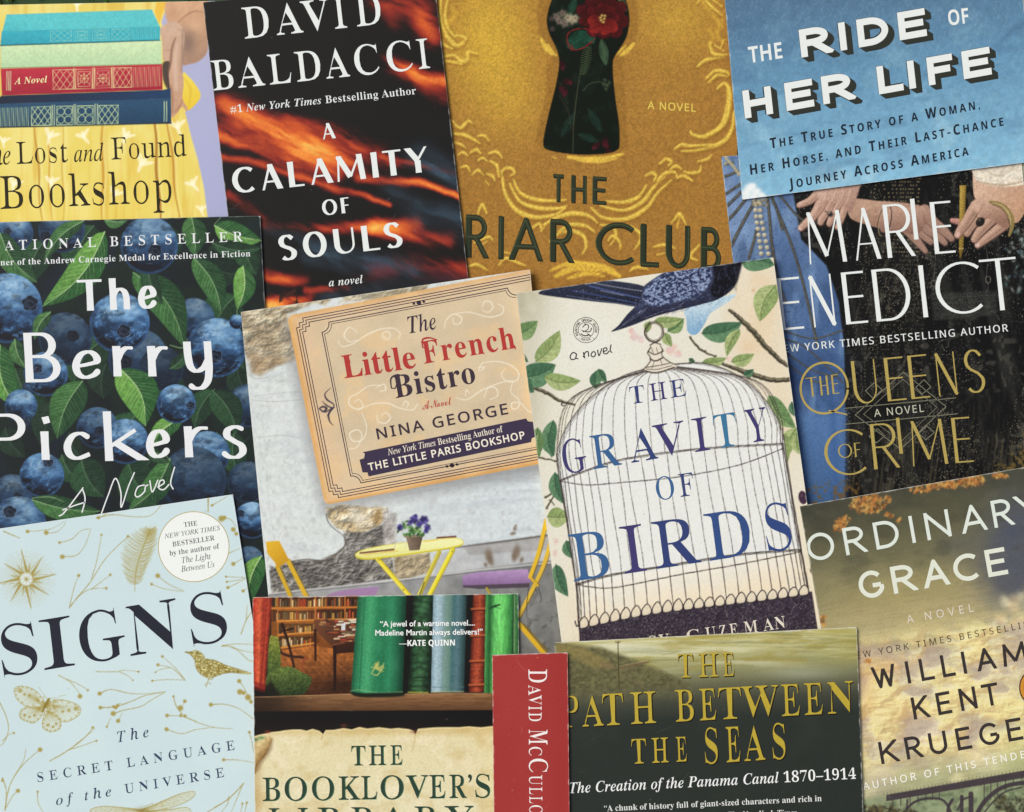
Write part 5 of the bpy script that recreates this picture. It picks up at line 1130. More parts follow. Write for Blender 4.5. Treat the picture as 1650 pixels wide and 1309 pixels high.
    # flourish at the left of the board
    for P, w in ((((500, 640), (470, 670), (480, 700), (515, 725), (515, 745)), [.6, 3, 1]), (((515, 745), (490, 780), (495, 815), (515, 838)), [1, 3, .6]), (((440, 748), (460, 738), (478, 748), (462, 764), (440, 748)), [2, 4, 2]), (((470, 725), (500, 742), (520, 742)), [1, 2.5, 1]), (((470, 770), (500, 752), (518, 745)), [1, 2.5, 1]), (((455, 710), (475, 728), (490, 740)), [.6, 2.4, 1]), (((480, 790), (490, 770), (500, 756)), [.6, 2, 1])): b.line(cr(Z6(*P)), w, D, 1, .95)
    for f in (0, 4.2, 8.4):
        b.ink('sign_border', np.concatenate([Q((Sx, 8.5 + f), (24 + f, 8.5 + f), (24 + f, 15 + f), (17 + f, 15 + f), (17 + f, 22 + f), (11 + f, 22 + f), (11 + f, Ty - 20 - f), (17 + f, Ty - 20 - f), (17 + f, Ty - 13.5 - f), (24 + f, Ty - 13.5 - f), (24 + f, Ty - 7.5 - f), (Sx, Ty - 7.5 - f))]), 1.35, D, smooth=False)
    for f, w in ((0, 1.5), (3.4, 1.0)):
        c0 = Q(*[(50 + f + 14 * math.cos(a), 23 + f + 14 * math.sin(a)) for a in np.linspace(0, 1.57, 6)]); c1 = Q(*[(50 + f + 14 * math.cos(a), Ty - 24 - f - 14 * math.sin(a)) for a in np.linspace(1.57, 0, 6)])
        b.ink('sign_border', np.concatenate([Q((357 - f, 23 + f)), c0, c1, Q((Sx, Ty - 24 - f))]), w, D, smooth=False)
        b.ink('sign_border', Q(*([(357 - f, 23 + f)] + [(371 - 14 * math.cos(a) - f, 23 + f + 14 * math.sin(a)) for a in np.linspace(0, 1.57, 6)])), w, D, smooth=False)
    for cx, cy in ((965, 190), (1140, 1048)):
        for dx, dy, r in ((-26, 5, 2.4), (0, 0, 4), (26, -5, 2.4)): b.shape('sign_border', ell(*Z6((cx + dx, cy + dy))[0], r, r * .85, n=14), D)
    band = Z6((652, 1018), (676, 1010), (680, 985), (668, 978), (1530, 800), (1540, 815), (1570, 818), (1700, 790), (1700, 860), (1575, 898), (1560, 905), (1556, 925), (700, 1106), (694, 1085), (668, 1085))
    b.shape('sign_band', band, (62, 52, 74))
    red, ink = (176, 58, 54), (62, 50, 62)
    b.text('title_lettering', ('bolditalic', 'The'), (660, 537.5), (705, 530), 27, ink, mode='stretch', thin=-.02, lean=12)
    b.text('title_lettering', ('serif', 'Little'), (555.5, 610), (671, 592.5), 37, red, xs=.92, lean=10, thin=.004)
    b.text('title_lettering', ('serif', 'French'), (684, 586.5), (831, 561), 36, red, xs=.84, lean=10, thin=.004)
    b.text('title_lettering', ('serif', 'Bistro'), (638, 642), (767, 616.5), 36, ink, xs=.9, lean=10, thin=.004)
    for P, w, c in ((((985, 425), (985, 385), (1020, 375), (1060, 385)), 3.2, red), (((985, 425), (1000, 430), (1005, 415)), 2, red), (((820, 640), (818, 590), (850, 570), (880, 575)), 3, ink), (((820, 640), (840, 640), (845, 622)), 2, ink), (((1450, 400), (1470, 420), (1474, 436)), 2.4, red), (((1300, 440), (1306, 462)), 2.4, red), (((590, 540), (600, 500), (585, 465)), 2, red)):
        b.ink('title_lettering', Z6(*P), w, c, taper=((0, .5, 1), (.6, 1, .4)), dz=1)
    b.text('subtitle_lettering', ('script', 'A Novel'), (681, 660.7), (728.5, 652), 13, (186, 74, 62))
    b.text('author_lettering', ('sans', 'NINA GEORGE'), (609, 708), (818.8, 667), 17, ink, thin=.022, dy=.022, xs=1.15)
    b.text('author_note', [('italic', 'New York Times ', 1, .012), ('serif', 'Bestselling Author of', 1, -.02)], (625.5, 734), (811, 696), 10.2, (236, 224, 204))
    b.text('author_note', ('sans', 'THE LITTLE PARIS BOOKSHOP'), (595, 758.6), (846, 706.6), 11.6, (240, 230, 210), thin=.03, dy=.03)
    # table, flowers, chairs (printed photograph)
    yl, yd = (228, 208, 50), (176, 154, 40)
    b.poly(cr(Z((440, 505), (520, 480), (690, 463), (694, 480), (670, 520), (600, 600), (400, 560)), 4, True), (160, 126, 164), 1.6)
    b.grad(Z((1128, 405), (1200, 388), (1460, 372), (1478, 440), (1440, 446), (1130, 460)), (178, 146, 186), (128, 96, 136), Z((1300, 380))[0], Z((1300, 462))[0], 1.8, tex=.06)
    b.poly(Z((1130, 456), (1470, 444), (1470, 466), (1210, 474), (1130, 466)), (74, 60, 72), 1.6, .9)
    for p, w, c in ((((180, 360), (245, 508)), 7, (206, 166, 44)), (((235, 330), (325, 508)), 8, (214, 172, 46)), (((1555, 120), (1515, 290), (1472, 412)), 7, (222, 180, 48)), (((1578, 230), (1530, 380), (1415, 612)), 7, (216, 178, 60)), (((1478, 420), (1510, 455)), 5, (210, 170, 50)), (((1415, 652), (1545, 806)), 8.5, (218, 174, 44)), (((1440, 655), (1560, 790)), 2, (120, 100, 40)), (((1250, 470), (1268, 500)), 4, (170, 150, 60))):
        q = cr(Z(*p)); b.line(q + [1.5, .5], w, (122, 92, 24), 1.4, .6); b.line(q, w * .86, c, 1.2)
    b.grad(Z((122, 232), (190, 227), (242, 328), (182, 368), (168, 340), (128, 290)), (226, 178, 46), (196, 146, 34), Z((130, 240))[0], Z((220, 350))[0], 1.4)
    b.poly(Z((1560, 105), (1585, 140), (1575, 185), (1540, 165)), (226, 186, 50), 1.4)
    for p in (((1515, 470), (1530, 520), (1522, 545)), ((1465, 470), (1455, 560), (1458, 620)), ((1500, 475), (1512, 500))): b.line(cr(Z(*p)), [1.4, 1.2, .8], (52, 48, 46), 1.1, .8)
    for p, w, c in ((((1005, 285), (900, 510)), 6.5, (190, 176, 60)), (((690, 318), (855, 510)), 8, yl), (((1075, 272), (948, 520)), 7.5, (226, 212, 44)), (((930, 440), (905, 510)), 3, (120, 112, 50))):
        q = Z(*p); b.line(q + [1.3, .6], w, yd, 1.2, .8); b.line(q, w * .8, c, 1.1); b.line(q - [1.2, 0], w * .25, (246, 236, 130), 1, .6)
    for x, y in ((1075, 280), (825, 478), (700, 325)): b.spot(*Z((x, y))[0], 1.2, 1.2, (110, 96, 40), .9)
    tb = cr(Z((583, 292), (640, 268), (780, 244), (950, 224), (1080, 214), (1128, 226), (1110, 250), (980, 274), (800, 300), (650, 316), (592, 310)), 5, True)
    b.poly(tb + [0, 2.4], (206, 190, 60), 1.2); b.grad(tb, (238, 236, 170), (226, 222, 136), Z((800, 240))[0], Z((800, 310))[0], 1.2); b.line(np.concatenate([tb, tb[:1]]), 1.3, (222, 206, 70), 1, .8)
    for p, w, c in ((((605, 290), (700, 280), (775, 272)), 3, (112, 64, 48)), (((998, 212), (1092, 206)), 3, (110, 60, 44)), (((620, 300), (720, 288), (795, 280)), 1.2, (224, 180, 70)), (((930, 232), (1000, 222)), 1.2, (224, 180, 70)), (((780, 262), (790, 235), (830, 230), (835, 262)), 1.2, (204, 206, 190))): b.line(cr(Z(*p)), w, c, 1.1, .9)
    b.grad(Z((832, 200), (926, 196), (922, 214), (908, 274), (856, 278), (840, 216)), (138, 118, 98), (94, 78, 64), Z((840, 230))[0], Z((915, 230))[0], 1.2, tex=.1)
    b.line(Z((832, 206), (926, 202)), 3, (150, 130, 108), 1, .9)
    for _ in range(46):
        a, r = rnd.uniform(0, 6.28), rnd.uniform(0, 1) ** .5; x, y = 870 + 88 * r * math.cos(a), 165 + 40 * r * math.sin(a)
        b.spot(*Z((x, y))[0], rnd.uniform(2.4, 4.6), rnd.uniform(1.6, 2.8), rnd.choice([(58, 96, 48), (84, 128, 60), (44, 74, 40), (120, 156, 84)]), .95, rnd.uniform(0, 180), 3)
    for x, y, r in ((880, 118, 22), (930, 122, 24), (948, 160, 18), (808, 158, 17), (905, 142, 16), (860, 135, 14), (940, 178, 12), (888, 100, 10)):
        for k in range(6):
            a = k * 1.05 + x; b.spot(*Z((x + r * .55 * math.cos(a), y + r * .55 * math.sin(a)))[0], r / 6.2, r / 7.5, rnd.choice([(62, 50, 116), (84, 72, 150), (44, 36, 88), (104, 92, 166)]), .95, math.degrees(a), 3)
        b.spot(*Z((x, y))[0], 1.4, 1.2, (26, 22, 44), .9)
    g = np.random.RandomState(15).rand(*X.shape) - .5; b.mul(1 + g * .04)
    b.done((176, 172, 164), seed=7, worn=.9)

# ================================================================== birdcage
def birdcage_book():
    b = Book('cream paperback with a drawn white birdcage, a blue bird, green leaves and blue capitals',
             [(832, 473), (1246, 415), (1334, 1055), (915, 1113)], 4, mat=M_MATTE)
    X, Y = b.X, b.Y; Z = zmap(820, 410, 3.235); L = zmap(820, 700, 3.235); rnd = random.Random(7)
    b.C[:] = (226, 221, 202)
    def reg(cx, cy, rx, ry): return np.exp(-((X - cx) / rx) ** 2 - ((Y - cy) / ry) ** 2)
    n = fbm(X / 40, Y / 40, 3, 4)
    b.mix(np.clip(.8 * reg(960, 560, 90, 70), 0, 1) * .8, (230, 231, 220)); b.mix(np.clip(reg(838, 480, 44, 60) + .7 * reg(850, 640, 30, 90), 0, 1) * .75, (176, 168, 138))
    b.mix(np.clip(reg(1215, 520, 46, 90) + .8 * reg(1260, 700, 30, 120) + .6 * reg(1225, 470, 30, 40), 0, 1) * .65, (228, 200, 158)); b.mix(sstep(.5, .75, n) * .35, (230, 226, 210))
    b.mix(np.clip(reg(935, 990, 40, 90) + reg(1310, 960, 40, 120), 0, 1) * .5, (232, 214, 180)); b.spot(1214, 468, 2.6, 3.4, (206, 150, 96), .6); b.spot(1206, 560, 16, 10, (224, 190, 150), .5)
    b.mix(sstep(.55, .75, fbm(X / 2.4, Y / 2.4, 9, 2)) * .10, (200, 186, 156))
    # branches
    def branch(P, w, z=Z):
        C = cr(z(*P), 8); k = np.array([rnd.uniform(-.7, .7) for _ in C]); C = C + np.stack([k, -k], 1)
        b.line(C, w, (92, 84, 66), 1.4); b.line(C - [0, np.max(w) * .18], np.array(w) * .4, (150, 142, 112), 1.2, .7, dash=.5, seed=4); b.line(C + [.6, np.max(w) * .25], np.array(w) * .35, (48, 44, 40), 1.2, .8, dash=.3, seed=5)
        for p in C[::5]: b.spot(p[0] + rnd.uniform(-1, 1), p[1] + rnd.uniform(-2, 2), 1.8, 1.4, (60, 56, 46), .8)
    branch(((1150, 290), (1200, 330), (1270, 400), (1330, 470), (1400, 540), (1452, 580)), [4, 8, 9, 8, 6]); branch(((1110, 570), (1190, 600), (1280, 630), (1380, 655), (1470, 652)), [4, 8, 8, 7]); branch(((95, 690), (180, 715), (260, 760), (345, 782)), [5, 6, 5, 3]); branch(((80, 115), (160, 122), (250, 140)), [3, 2.6, 2], L)
    branch(((190, 330), (245, 295)), [3, 3], L); branch(((195, 385), (240, 310)), [3, 2], L); branch(((215, 345), (235, 370)), [2, 1.6], L); branch(((945, 430), (1000, 500), (1080, 530)), [3, 4, 2])
    for p in (((1290, 405), (1270, 420)), ((1380, 520), (1400, 530)), ((280, 765), (275, 785), (290, 790)), ((1270, 625), (1250, 650))): b.line(cr(Z(*p)), [2, 2.6, 1.4], (72, 66, 54), 1.2, .9)
    Gd, Gm, Gl = ((106, 142, 104), (72, 108, 80), (52, 78, 58)), ((142, 164, 110), (106, 136, 86), (74, 98, 62)), ((176, 186, 128), (144, 162, 102), (104, 122, 76))
    def lf(x0, y0, x1, y1, w, g, z=Z, bend=.1): leaf(b, z((x0, y0))[0], z((x1, y1))[0], w / 3.235, *g, bend=bend, seed=int(x0 + y1) % 89, nv=8, tex=.16)
    for x, y, r in ((655, 430, 26), (690, 445, 20), (640, 400, 18), (840, 500, 26), (880, 520, 22), (860, 480, 18), (730, 385, 16), (1150, 545, 16)):
        for k in range(4): b.spot(*Z((x + r * .4 * math.cos(k * 1.6), y + r * .4 * math.sin(k * 1.6)))[0], r / 5.5, r / 7, rnd.choice([(232, 196, 182), (222, 172, 160), (238, 214, 204), (214, 196, 200)]), .6, k * 50)
        b.line(ell(*Z((x, y))[0], r / 4.4, r / 5, 20, 300, 12), .8, (206, 150, 142), 1, .4)
    for a in ((1215, 45, 1385, 55, 110, Gd, Z, -.1), (1392, 160, 1308, 350, 120, Gl), (1005, 412, 1215, 356, 104, Gd), (1203, 392, 1136, 532, 58, Gl), (1160, 560, 1278, 520, 66, Gl), (1010, 562, 1135, 540, 54, Gl), (828, 402, 912, 335, 62, Gm), (760, 345, 905, 335, 60, Gl), (815, 410, 850, 480, 50, Gl), (735, 350, 720, 410, 40, Gl), (20, 420, 150, 348, 92, Gm), (140, 560, 264, 398, 104, Gl), (60, 640, 244, 575, 130, Gd), (60, 640, 130, 720, 80, Gd), (185, 640, 374, 660, 86, Gl), (452, 700, 470, 598, 60, Gd, Z, -.1), (468, 600, 510, 665, 50, Gd), (232, 866, 225, 1060, 76, Gd), (150, 905, 160, 1060, 72, Gm), (30, 500, 100, 560, 60, Gd), (1355, 738, 1495, 905, 104, Gm), (1475, 770, 1500, 850, 40, Gd), (1500, 905, 1440, 1070, 84, Gl), (1225, 630, 1275, 600, 40, Gd), (940, 545, 970, 560, 26, Gd)): lf(*a)
    for a in ((205, 0, 235, 115, 70, Gd, L), (160, 0, 165, 95, 60, Gm, L), (240, 200, 290, 365, 74, Gd, L), (200, 430, 318, 432, 104, Gl, L, .02), (300, 555, 340, 650, 60, Gd, L), (245, 680, 308, 845, 84, Gd, L), (1440, 0, 1455, 140, 74, Gl, L), (1500, 0, 1525, 110, 60, Gl, L)): lf(*a)
    b.poly(ell(*L((1532, 330))[0], 7, 11, 0, 360, 24, -10), (66, 46, 62), 1.6); b.spot(*L((1526, 318))[0], 2, 3, (110, 84, 100), .7); b.spot(*L((245, 560))[0], 3, 4, (222, 170, 160), .6); b.spot(*L((240, 620))[0], 3, 5, (216, 160, 150), .6); b.line(cr(L((232, 548), (245, 545), (258, 560))), 1, (214, 160, 150), 1, .6); b.line(L((1570, 705), (1575, 720)), 2, (70, 56, 50), 1.4, .8)
    # bird
    def feather(P, c0, c1, p0, p1, tex=.35, ts=2.2, seed=1): b.grad(cr(Z(*P), 4, True), c0, c1, Z(p0)[0], Z(p1)[0], 1.2, 1, tex, seed, ts)
    feather(((915, 290), (980, 262), (1080, 232), (1184, 205), (1150, 245), (1080, 288), (1045, 315), (1020, 365), (985, 412), (955, 420), (930, 398), (925, 340)), (188, 208, 216), (128, 168, 198), (960, 280), (975, 410), .12)
    for p in (((990, 330), (1000, 370), (975, 410)), ((950, 300), (960, 350)), ((1120, 230), (1060, 280))): b.line(cr(Z(*p)), [1, 2, .8], (110, 152, 188), 2.4, .6)
    feather(((155, 200), (200, 178), (330, 148), (450, 130), (560, 140), (700, 165), (712, 215), (680, 272), (560, 258), (440, 246), (290, 228), (175, 212)), (50, 55, 72), (36, 39, 52), (400, 140), (400, 250), .3)
    for p, c, w in ((((420, 165), (560, 200), (700, 232)), (84, 98, 150), 2.2), (((330, 190), (520, 225), (690, 262)), (70, 84, 136), 1.6), (((440, 150), (600, 178), (700, 192)), (196, 198, 206), .8), (((300, 215), (460, 240), (660, 268)), (120, 130, 170), .8), (((480, 190), (600, 215)), (190, 196, 210), .7)): b.line(cr(Z(*p)), w, c, 1.1, .85)
    feather(((535, 404), (570, 372), (620, 310), (660, 270), (690, 215), (700, 170), (770, 118), (860, 70), (1000, 20), (1200, -10), (1196, 110), (1165, 180), (1090, 235), (1000, 262), (900, 288), (760, 325), (640, 372)), (64, 70, 96), (42, 44, 60), (760, 120), (800, 320), .35)
    s = b.blk(*Z((700, 60))[0], *Z((1080, 330))[0]); wing = cr(Z((715, 180), (780, 115), (880, 78), (1020, 60), (1055, 100), (1040, 160), (980, 220), (860, 250), (760, 270), (700, 240)), 4, True)
    m = b.pmask(wing, s, 4); tx = fbm(b.X[s] / 3.4, b.Y[s] / 2.4, 11, 3, .65)
    b.mix(m * .9, (88, 100, 130), s); b.mix(m * sstep(.46, .6, tx), (128, 142, 172), s); b.mix(m * sstep(.54, .44, tx) * .8, (36, 40, 66), s); b.mix(m * sstep(.62, .72, tx) * .7, (168, 182, 208), s)
    for _ in range(70):
        x, y = rnd.uniform(640, 1050), rnd.uniform(200, 330)
        if (x - 640) * .3 + y > 250 and y < 360 - (x - 640) * .22: b.line(Z((x, y), (x + rnd.uniform(8, 40), y - rnd.uniform(4, 22))), .8, rnd.choice([(104, 116, 160), (170, 178, 196), (58, 66, 108)]), 1, .6)
    s = b.blk(*Z((1040, 0))[0], *Z((1200, 230))[0]); m = b.pmask(cr(Z((1060, -20), (1210, -20), (1200, 110), (1165, 180), (1095, 225), (1050, 200), (1070, 120)), 4, True), s, 4); tx = fbm(b.X[s] / 2.2, b.Y[s] / 3, 13, 3)
    b.mix(m, (24, 24, 30), s); b.mix(m * sstep(.55, .7, tx) * .5, (66, 70, 92), s)
    for _ in range(40):
        x, y = rnd.uniform(260, 720), rnd.uniform(180, 330); b.spot(*Z((x, y))[0], .8, .6, (206, 206, 204), .55 * float(y < 262 or x > 610))
    for k in range(26):
        a = rnd.uniform(0, 1); x, y = 1190 - 20 * a, 60 + 140 * a; b.line(Z((x, y), (x + 14, y + 12)), .6, (60, 60, 70), .9, .6)
    for p in (((700, 305), (640, 340), (560, 395)), ((720, 280), (650, 322), (590, 372)), ((900, 270), (800, 298), (700, 335))): b.line(cr(Z(*p)), .8, (150, 156, 180), 1, .6, dash=.4)
    # the cage: white inside, ink bars
    lft = [Z((700, 600))[0], Z((600, 632))[0], Z((500, 690))[0], Z((400, 770))[0], Z((320, 868))[0], Z((272, 962))[0], Z((250, 1060))[0], L((265, 240))[0], L((305, 480))[0], L((350, 780))[0], L((362, 960))[0]]
    rgt = [Z((868, 572))[0], Z((1000, 566))[0], Z((1120, 596))[0], Z((1230, 655))[0], Z((1320, 740))[0], Z((1390, 840))[0], Z((1430, 940))[0], L((1440, 70))[0], L((1480, 330))[0], L((1525, 605))[0], L((1562, 800))[0]]
    lf_, rg_ = cr(lft, 6), cr(rgt, 6); cage = np.concatenate([lf_, rg_[::-1]])
    b.poly(cage, (229, 229, 221), 2.4); b.grad(L((345, 760), (1530, 600), (1560, 800), (360, 980)), (238, 232, 218), (236, 216, 180), L((900, 680))[0], L((940, 880))[0], 10, .8)
    b.mix(b.pmask(cage, (slice(None), slice(None)), 2) * sstep(.5, .75, fbm(X / 26, Y / 26, 17, 3)) * .25, (218, 218, 210))
    ink = (60, 50, 46)
    nb = 27
    def ringp(P, t): C = cr(P, 10); i = (C[:, 0] - C[0, 0]) / (C[-1, 0] - C[0, 0]); return np.array([np.interp(t, i, C[:, 0]), np.interp(t, i, C[:, 1])])
    r1 = L((268, 240), (380, 196), (600, 128), (1000, 74), (1430, 48)); r1b = L((268, 244), (400, 264), (560, 254), (900, 220), (1200, 160), (1430, 74)); r2 = L((350, 782), (540, 730), (850, 680), (1200, 625), (1525, 600)); r2b = L((350, 782), (420, 795), (560, 798), (900, 730), (1200, 678), (1525, 612)); rb = L((362, 975), (700, 905), (1000, 865), (1300, 830), (1565, 795))
    for P, w, ds in ((r1, 1.9, .15), (r1 + [0, 2], 1.1, .3), (r1b, 1.9, .4), (r2, 2.2, .1), (r2 + [0, 2.2], 1.3, .2), (r2b, 2.1, .35)): b.line(cr(P, 10), w, ink, 1, .85, dash=ds, seed=6)
    ap0, ap1 = Z((705, 606))[0], Z((866, 580))[0]
    for i in range(nb + 1):
        t = i / nb; tt = .5 - .5 * math.cos(math.pi * t); e = ringp(r1, tt)
        a = ap0 + (ap1 - ap0) * (.06 + .88 * tt); o = ringp(np.stack([lf_[0], lf_[12], lf_[24], lf_[36]]), .62) if False else None
        bul = (tt - .5) * 2; m1 = a * .62 + e * .38 + np.array([bul * 66, -34 + 10 * abs(bul)]); m2 = a * .25 + e * .75 + np.array([bul * 40, -22 + 8 * abs(bul)])
        P = cr([a, m1, m2, e], 9) + np.array([rnd.uniform(-.8, .8), 0]); b.line(P, 1.25 if 0 < i < nb else 1, ink if i % 3 else (96, 84, 78), 1, .88, dash=.45, seed=i)
        f = ringp(r1, min(max(tt + rnd.uniform(-.008, .008), 0), 1)); g_ = ringp(r2, tt); wv = rnd.uniform(-1.5, 1.5)
        b.line(cr([f, f * .6 + g_ * .4 + [wv, 0], g_ * .8 + f * .2 - [wv, 0], g_], 8), 1.3, ink, 1, .88, dash=.5 if 5 < i < nb - 4 else .2, seed=i + 30)
        h, k = ringp(r2, tt), ringp(rb, tt); b.line(cr([h, h * .5 + k * .5 + [rnd.uniform(-1, 1), 0], k + [0, 8]], 6), 1.5, ink, 1, .95, dash=.15, seed=i + 60)
    for C in (lf_, rg_): b.line(C, 1.6, ink, 1, .9, dash=.15, seed=3); b.line(C + [2.4 if C is lf_ else -2.4, .8], 1.1, ink, 1, .75, dash=.3, seed=8); b.line(C + [4.6 if C is lf_ else -4.8, 2], .9, ink, 1, .6, dash=.5, seed=9)
    top = cr(rb, 12); basep = np.concatenate([top + [0, 8], L((1580, 820), (1612, 1030), (1660, 1400), (420, 1400), (370, 1090), (362, 985))])
    b.poly(basep, (58, 50, 60), 1.6, 1, tex=.45, seed=19, ts=2.5); sb = b.blk(910, 940, 1340, 1113); b.mix(b.pmask(basep, sb, 2) * sstep(.66, .76, fbm(b.X[sb] / 2.2, b.Y[sb] / 2.2, 23, 2)) * .45, (150, 140, 134), sb)
    na = 22
    for i in range(na):
        t0, t1 = i / na, (i + 1) / na; p, q = ringp(rb, t0) + [0, 8], ringp(rb, t1) + [0, 8]; m_ = (p + q) / 2; h = 13 + rnd.uniform(-1.5, 1.5)
        h = h * (1.15 - .3 * t0); A_ = cr([p + [1.5, 3], p * .9 + q * .1 + [0, -h * .45], m_ + [.8, -h], q * .9 + p * .1 + [0, -h * .45], q + [-1.5, 3], m_ + [0, 5]], 4, True); b.poly(A_, (226, 212, 184), 1.2, .95); b.line(np.concatenate([A_, A_[:1]]), 1.7, (48, 40, 46), 1, .95)
    b.line(L((370, 985), (372, 1100)), 1.6, (48, 40, 46), 1, .9); b.line(L((345, 975), (352, 1000), (365, 1000)), 2.2, (48, 40, 46), 1, .9)
    # finial
    dk = (66, 54, 48)
    for r, w in ((14.6, 1.6), (12.6, 1.1), (16, .9)): b.line(ell(*Z((757, 405))[0], r, r * 1.06), w, dk, 1, .9, dash=.25, seed=int(r))
    b.line(ell(*Z((757, 405))[0], 15, 16, 60, 200, 18), 2.4, dk, 1, .85); b.poly(cr(Z((740, 470), (788, 465), (800, 495), (806, 540), (868, 575), (862, 596), (780, 612), (710, 612), (698, 600), (725, 575), (735, 545), (722, 515)), 4, True), (226, 216, 196), 1.4)
    for p, w in ((((735, 474), (760, 462), (792, 470)), 2), (((725, 505), (760, 522), (805, 505)), 2), (((722, 515), (740, 545), (725, 575), (698, 602)), 1.8), (((800, 495), (800, 530), (835, 560), (868, 575)), 1.8), (((735, 545), (765, 556), (800, 540)), 2.4), (((712, 590), (780, 580), (845, 566)), 1.4), (((700, 605), (770, 618), (862, 590)), 2.8), (((740, 482), (724, 512)), 2), (((790, 478), (802, 500)), 1.6), (((715, 598), (770, 600), (850, 580)), 1.2), (((745, 490), (752, 515)), 1.2), (((770, 488), (776, 515)), 1), (((756, 562), (745, 595)), 1), (((790, 550), (800, 580)), 1)): b.line(cr(Z(*p)), w, dk, 1, .9, dash=.15)
    # soft darker olive tone at the upper left corner
    b.spot(838, 480, 10, 30, (150, 144, 116), .3)
    # reading group seal
    c0 = Z((402, 395))[0]; K = (58, 50, 42)
    for r, w in ((20.4, 1.0), (12.6, .9)): b.ink('seal', ell(*c0, r, r, n=40), w, K, smooth=False)
    for P, w in ((((385, 380), (400, 365), (415, 372), (412, 390), (398, 400)), 1.4), (((390, 400), (410, 405), (425, 400), (430, 385)), 1.6), (((375, 415), (395, 425), (420, 420)), 1.8), (((400, 370), (395, 360)), 1.2), (((410, 415), (425, 425)), 1.6), (((380, 395), (390, 405)), 1.2)): b.ink('seal', Z(*P), w, K)
    def round_text(s_, r, a0, a1, cap, flip=False):
        for i, ch in enumerate(s_):
            if ch == ' ': continue
            a = math.radians(a0 + (a1 - a0) * i / (len(s_) - 1)); p = c0 + r * np.array([math.cos(a), math.sin(a)])
            tv = np.array([-math.sin(a), math.cos(a)]) * (-1 if flip else 1); up = np.array([math.cos(a), math.sin(a)]) * (-1 if flip else 1)
            pl, _ = glyph('sansbold', ch); e = _ext(pl); sh = tess(pl)
            V = p + np.outer((sh[0][:, 0] - (e[0] + e[1]) / 2) * cap, tv) + np.outer(sh[0][:, 1] * cap, up); b.vec('seal', (V, sh[1]), K)
    round_text('READING GROUP GUIDE', 14.2, 152, 372, 4.2); round_text('INSIDE', 17.6, 118, 66, 3.4, True)
    for dx in (-11, 12): b.shape('seal', ell(c0[0] + dx, c0[1] + 12.6 + abs(dx) * .05, .8, .8, n=8), K)
    for P in (((352, 520), (335, 512), (320, 530), (325, 548), (345, 545), (352, 522), (350, 540), (360, 545)), ((388, 512), (395, 540)), ((388, 535), (398, 512), (412, 508), (416, 532)), ((435, 510), (428, 526), (440, 535), (452, 522), (445, 508), (435, 510)), ((462, 500), (470, 528), (484, 492)), ((492, 508), (510, 500), (508, 488), (494, 492), (494, 515), (510, 518), (522, 505)), ((532, 472), (528, 500), (536, 512))): b.ink('subtitle_lettering', Z(*P), 1.9, (56, 52, 54))
    A, B_, C_ = (54, 66, 114), (60, 98, 142), (66, 60, 108)
    kw = dict(thin=-.044, dy=-.006, lean=7.5)
    b.letters('title_lettering', 'serif', [('T', 1016, 1041), ('H', 1048.5, 1075.5), ('E', 1081, 1107.5)], (1029, 649.8), (1095, 639.6), 28, A, cols=[A, C_, A], **kw)
    b.letters('title_lettering', 'serif', [('G', 908, 947.5), ('R', 956, 1003), ('A', 1017, 1062), ('V', 1056.5, 1108), ('I', 1120, 1145), ('T', 1153.5, 1191.5), ('Y', 1205.5, 1240.5)], (927, 761.5), (1225, 711.5), 54, A, cols=[C_, B_, A, C_, C_, (62, 116, 150), C_], **kw)
    b.letters('title_lettering', 'serif', [('O', 1058, 1089.5), ('F', 1096.5, 1120.5)], (1070, 805.4), (1105, 800), 37, A, cols=[B_, A], **kw)
    b.letters('title_lettering', 'serif', [('B', 924.5, 987), ('I', 1006.5, 1043), ('R', 1058, 1131), ('D', 1142.5, 1216), ('S', 1236.5, 1281)], (950, 933.6), (1260, 886.6), 76, A, cols=[B_, C_, A, (54, 78, 128), (52, 72, 124)], **kw)
    b.letters('author_lettering', 'serif', [('T', 985, 999), ('R', 1006, 1021), ('A', 1024, 1041), ('C', 1045, 1059), ('Y', 1063, 1080), ('G', 1107, 1131), ('U', 1138, 1154.5), ('Z', 1160, 1171.5), ('E', 1177, 1190), ('M', 1200, 1222), ('A', 1230.5, 1248), ('N', 1249.5, 1266.5)], (1120, 1034), (1265, 1012), 19.5, (226, 216, 200), thin=-.03, lean=7.5)
    g = np.random.RandomState(25).rand(*X.shape) - .5; b.mul(1 + g * .05)
    b.done((216, 206, 182), seed=8, worn=.7)
bistro_book(); birdcage_book()

